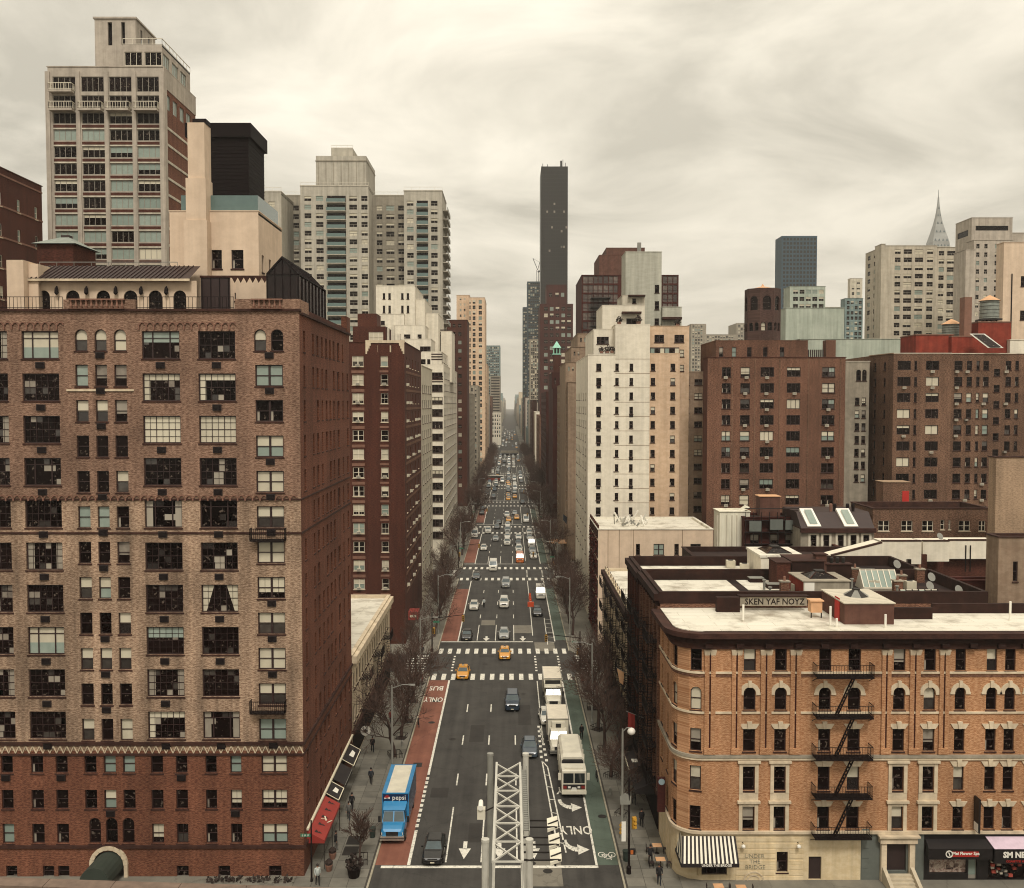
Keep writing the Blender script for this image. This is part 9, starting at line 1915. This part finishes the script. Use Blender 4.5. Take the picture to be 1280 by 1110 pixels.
# ------------------------------------------------------------------ sign gantry over the bridge roadway
G = thing('sign_gantry', 'white lattice sign gantry on round posts over the bridge roadway', 'gantry', (0, 41, 12.7)); zt = 22.75 - 12.7
for x in (-.98, .74):
    for y_ in (-4.2, 5.0): MB().lathe([(.17, 0), (.14, zt + .15), (.16, zt + .16), (.16, zt + .28), (.02, zt + .3)], 'steel_grey' if x < 0 and y_ > 0 else 'steel_white', 12).build('post', G, (x, y_, 0))
xl, xr, ya, yb = -.66, .46, -5.4, 4.6
for x in (xl, xr):
    MB().bar((x, ya, zt - .05), (x, yb, zt - .05), .1, .1, 'steel_white').build('chord', G); MB().bar((x, ya, zt - 1.25), (x, yb, zt - 1.25), .1, .1, 'steel_white').build('chord', G)
n = 6
for k in range(n):
    y0, y1 = ya + (yb - ya) * k / n, ya + (yb - ya) * (k + 1) / n
    for z, w in ((zt - .05, .06),):
        MB().bar((xl, y0, z), (xr, y1, z), w, w, 'steel_white').build('brace', G); MB().bar((xr, y0, z - .06), (xl, y1, z - .06), w, w, 'steel_white').build('brace', G); MB().bar((xl, y0, z), (xr, y0, z), w, w, 'steel_white').build('brace', G)
    for x in (xl, xr): MB().bar((x, y0, zt - .1), (x, y0, zt - 1.2), .05, .05, 'steel_white').build('brace', G)
wk = MB()
for k in range(30): wk.box(xr + .1, xr + .3, ya + 3.2 + .22 * k, ya + 3.36 + .22 * k, zt - .32, zt - .28, 'steel_grey')
wk.box(xr + .06, xr + .1, ya + 3, yb, zt - .4, zt - .2, 'steel_grey'); wk.box(xr + .3, xr + .34, ya + 3, yb, zt - .4, zt - .2, 'steel_grey'); wk.build('catwalk', G)
for k, y_ in enumerate((-1.1, -2.7, -4.0)):
    for d in (-.32, .32): MB().bar((xr, y_ + d, zt - .5), (xr + 1.5, y_ + d, zt - .5), .06, .06, 'iron_cover').build('lamp_arm', G)
    m = MB(); m.raw([(1.55, y_ - .45, zt - .55), (2.0, y_ - .3, zt - .45), (2.0, y_ + .45, zt - .35), (1.55, y_ + .3, zt - .4), (1.55, y_ - .45, zt - .67), (2.0, y_ - .3, zt - .57), (2.0, y_ + .45, zt - .47), (1.55, y_ + .3, zt - .52)], [(0, 1, 2, 3), (0, 4, 5, 1), (1, 5, 6, 2), (2, 6, 7, 3), (3, 7, 4, 0), (7, 6, 5, 4)], 'truck_white'); h = m.build('lamp_housing', G); MB().bar((1.58, y_ - .1, zt - .47), (2.0, y_ + .05, zt - .38), .05, .04, 'iron_cover').build('seam', h); MB().tube((1.75, y_ - .35, zt - .7), (1.75, y_ + .4, zt - .7), .05, .05, 'trim_black', 6).build('cable', h)
MB().box(xr + .5, 6.0, ya - .6, ya + 5, zt - 3.6, zt - 3.5, 'steel_grey') if False else None
b = MB().box(-1.45, -1.1, .2, .55, zt - .9, zt - .45, 'truck_white').tube((-1.3, .1, zt - .35), (-1.3, .7, zt - .3), .12, .1, 'sign_white', 8).bar((-1.1, .4, zt - .6), (-.7, .4, zt - .4), .05, .05, 'iron_cover'); b.build('camera_box', G)
plain('bridge_coping', '#6d5b4e', .85, var=.25)
# the bridge the gantry stands on
Bd = thing('bridge', 'stone-coped bridge approach crossing below the gantry', 'bridge', (0, 38, 0)); zd = lambda x: 12.7 - .033 * x
m = MB(); m.raw([(-70, -12, zd(-70) - 1.2), (70, -12, zd(70) - 1.2), (70, 12, zd(70) - 1.2), (-70, 12, zd(-70) - 1.2), (-70, -12, zd(-70)), (70, -12, zd(70)), (70, 12, zd(70)), (-70, 12, zd(-70))], [(4, 5, 6, 7), (0, 1, 5, 4), (2, 3, 7, 6), (3, 2, 1, 0)], 'asphalt_side'); m.build('deck', Bd)
for k in range(40):
    x0, x1 = -70 + 3.5 * k, -70 + 3.5 * (k + 1) - .03; q = lambda x, dz: zd(x) + dz
    MB().raw([(x0, 11.3, q(x0, 1.0)), (x1, 11.3, q(x1, 1.0)), (x1, 12.15, q(x1, 1.0)), (x0, 12.15, q(x0, 1.0)), (x0, 11.3, q(x0, 1.22)), (x1, 11.3, q(x1, 1.22)), (x1, 12.15, q(x1, 1.22)), (x0, 12.15, q(x0, 1.22))], [(4, 5, 6, 7), (0, 1, 5, 4), (2, 3, 7, 6), (1, 2, 6, 5), (3, 0, 4, 7)], 'bridge_coping').build('coping_stone', Bd)
m = MB(); m.raw([(-70, 11.5, zd(-70)), (70, 11.5, zd(70)), (70, 11.95, zd(70)), (-70, 11.95, zd(-70)), (-70, 11.5, zd(-70) + 1), (70, 11.5, zd(70) + 1), (70, 11.95, zd(70) + 1), (-70, 11.95, zd(-70) + 1)], [(4, 5, 6, 7), (0, 1, 5, 4), (2, 3, 7, 6)], 'bridge_coping'); m.build('parapet', Bd)
for x in (-40, -20, 18, 40): MB().box(x - 1.6, x + 1.6, -11, 11, 0, zd(x) - 1.2, 'bridge_coping').build('pier', Bd)

# ------------------------------------------------------------------ haze
hz, ht, hb = newmat('haze'); ht.nodes.remove(hb); pv = N(ht, 'ShaderNodeVolumePrincipled', inp={'Density': .00012, 'Anisotropy': .2}); pv.inputs['Color'].default_value = (1, .985, .93, 1)
L(ht, pv.outputs[0], ht.nodes['Material Output'].inputs['Volume'])
tag(MB().box(-4050, 4050, -350, 7050, -7, 345, 'haze').build('haze'), 'thin pale city haze filling the air over the avenue', 'haze', kind='stuff')
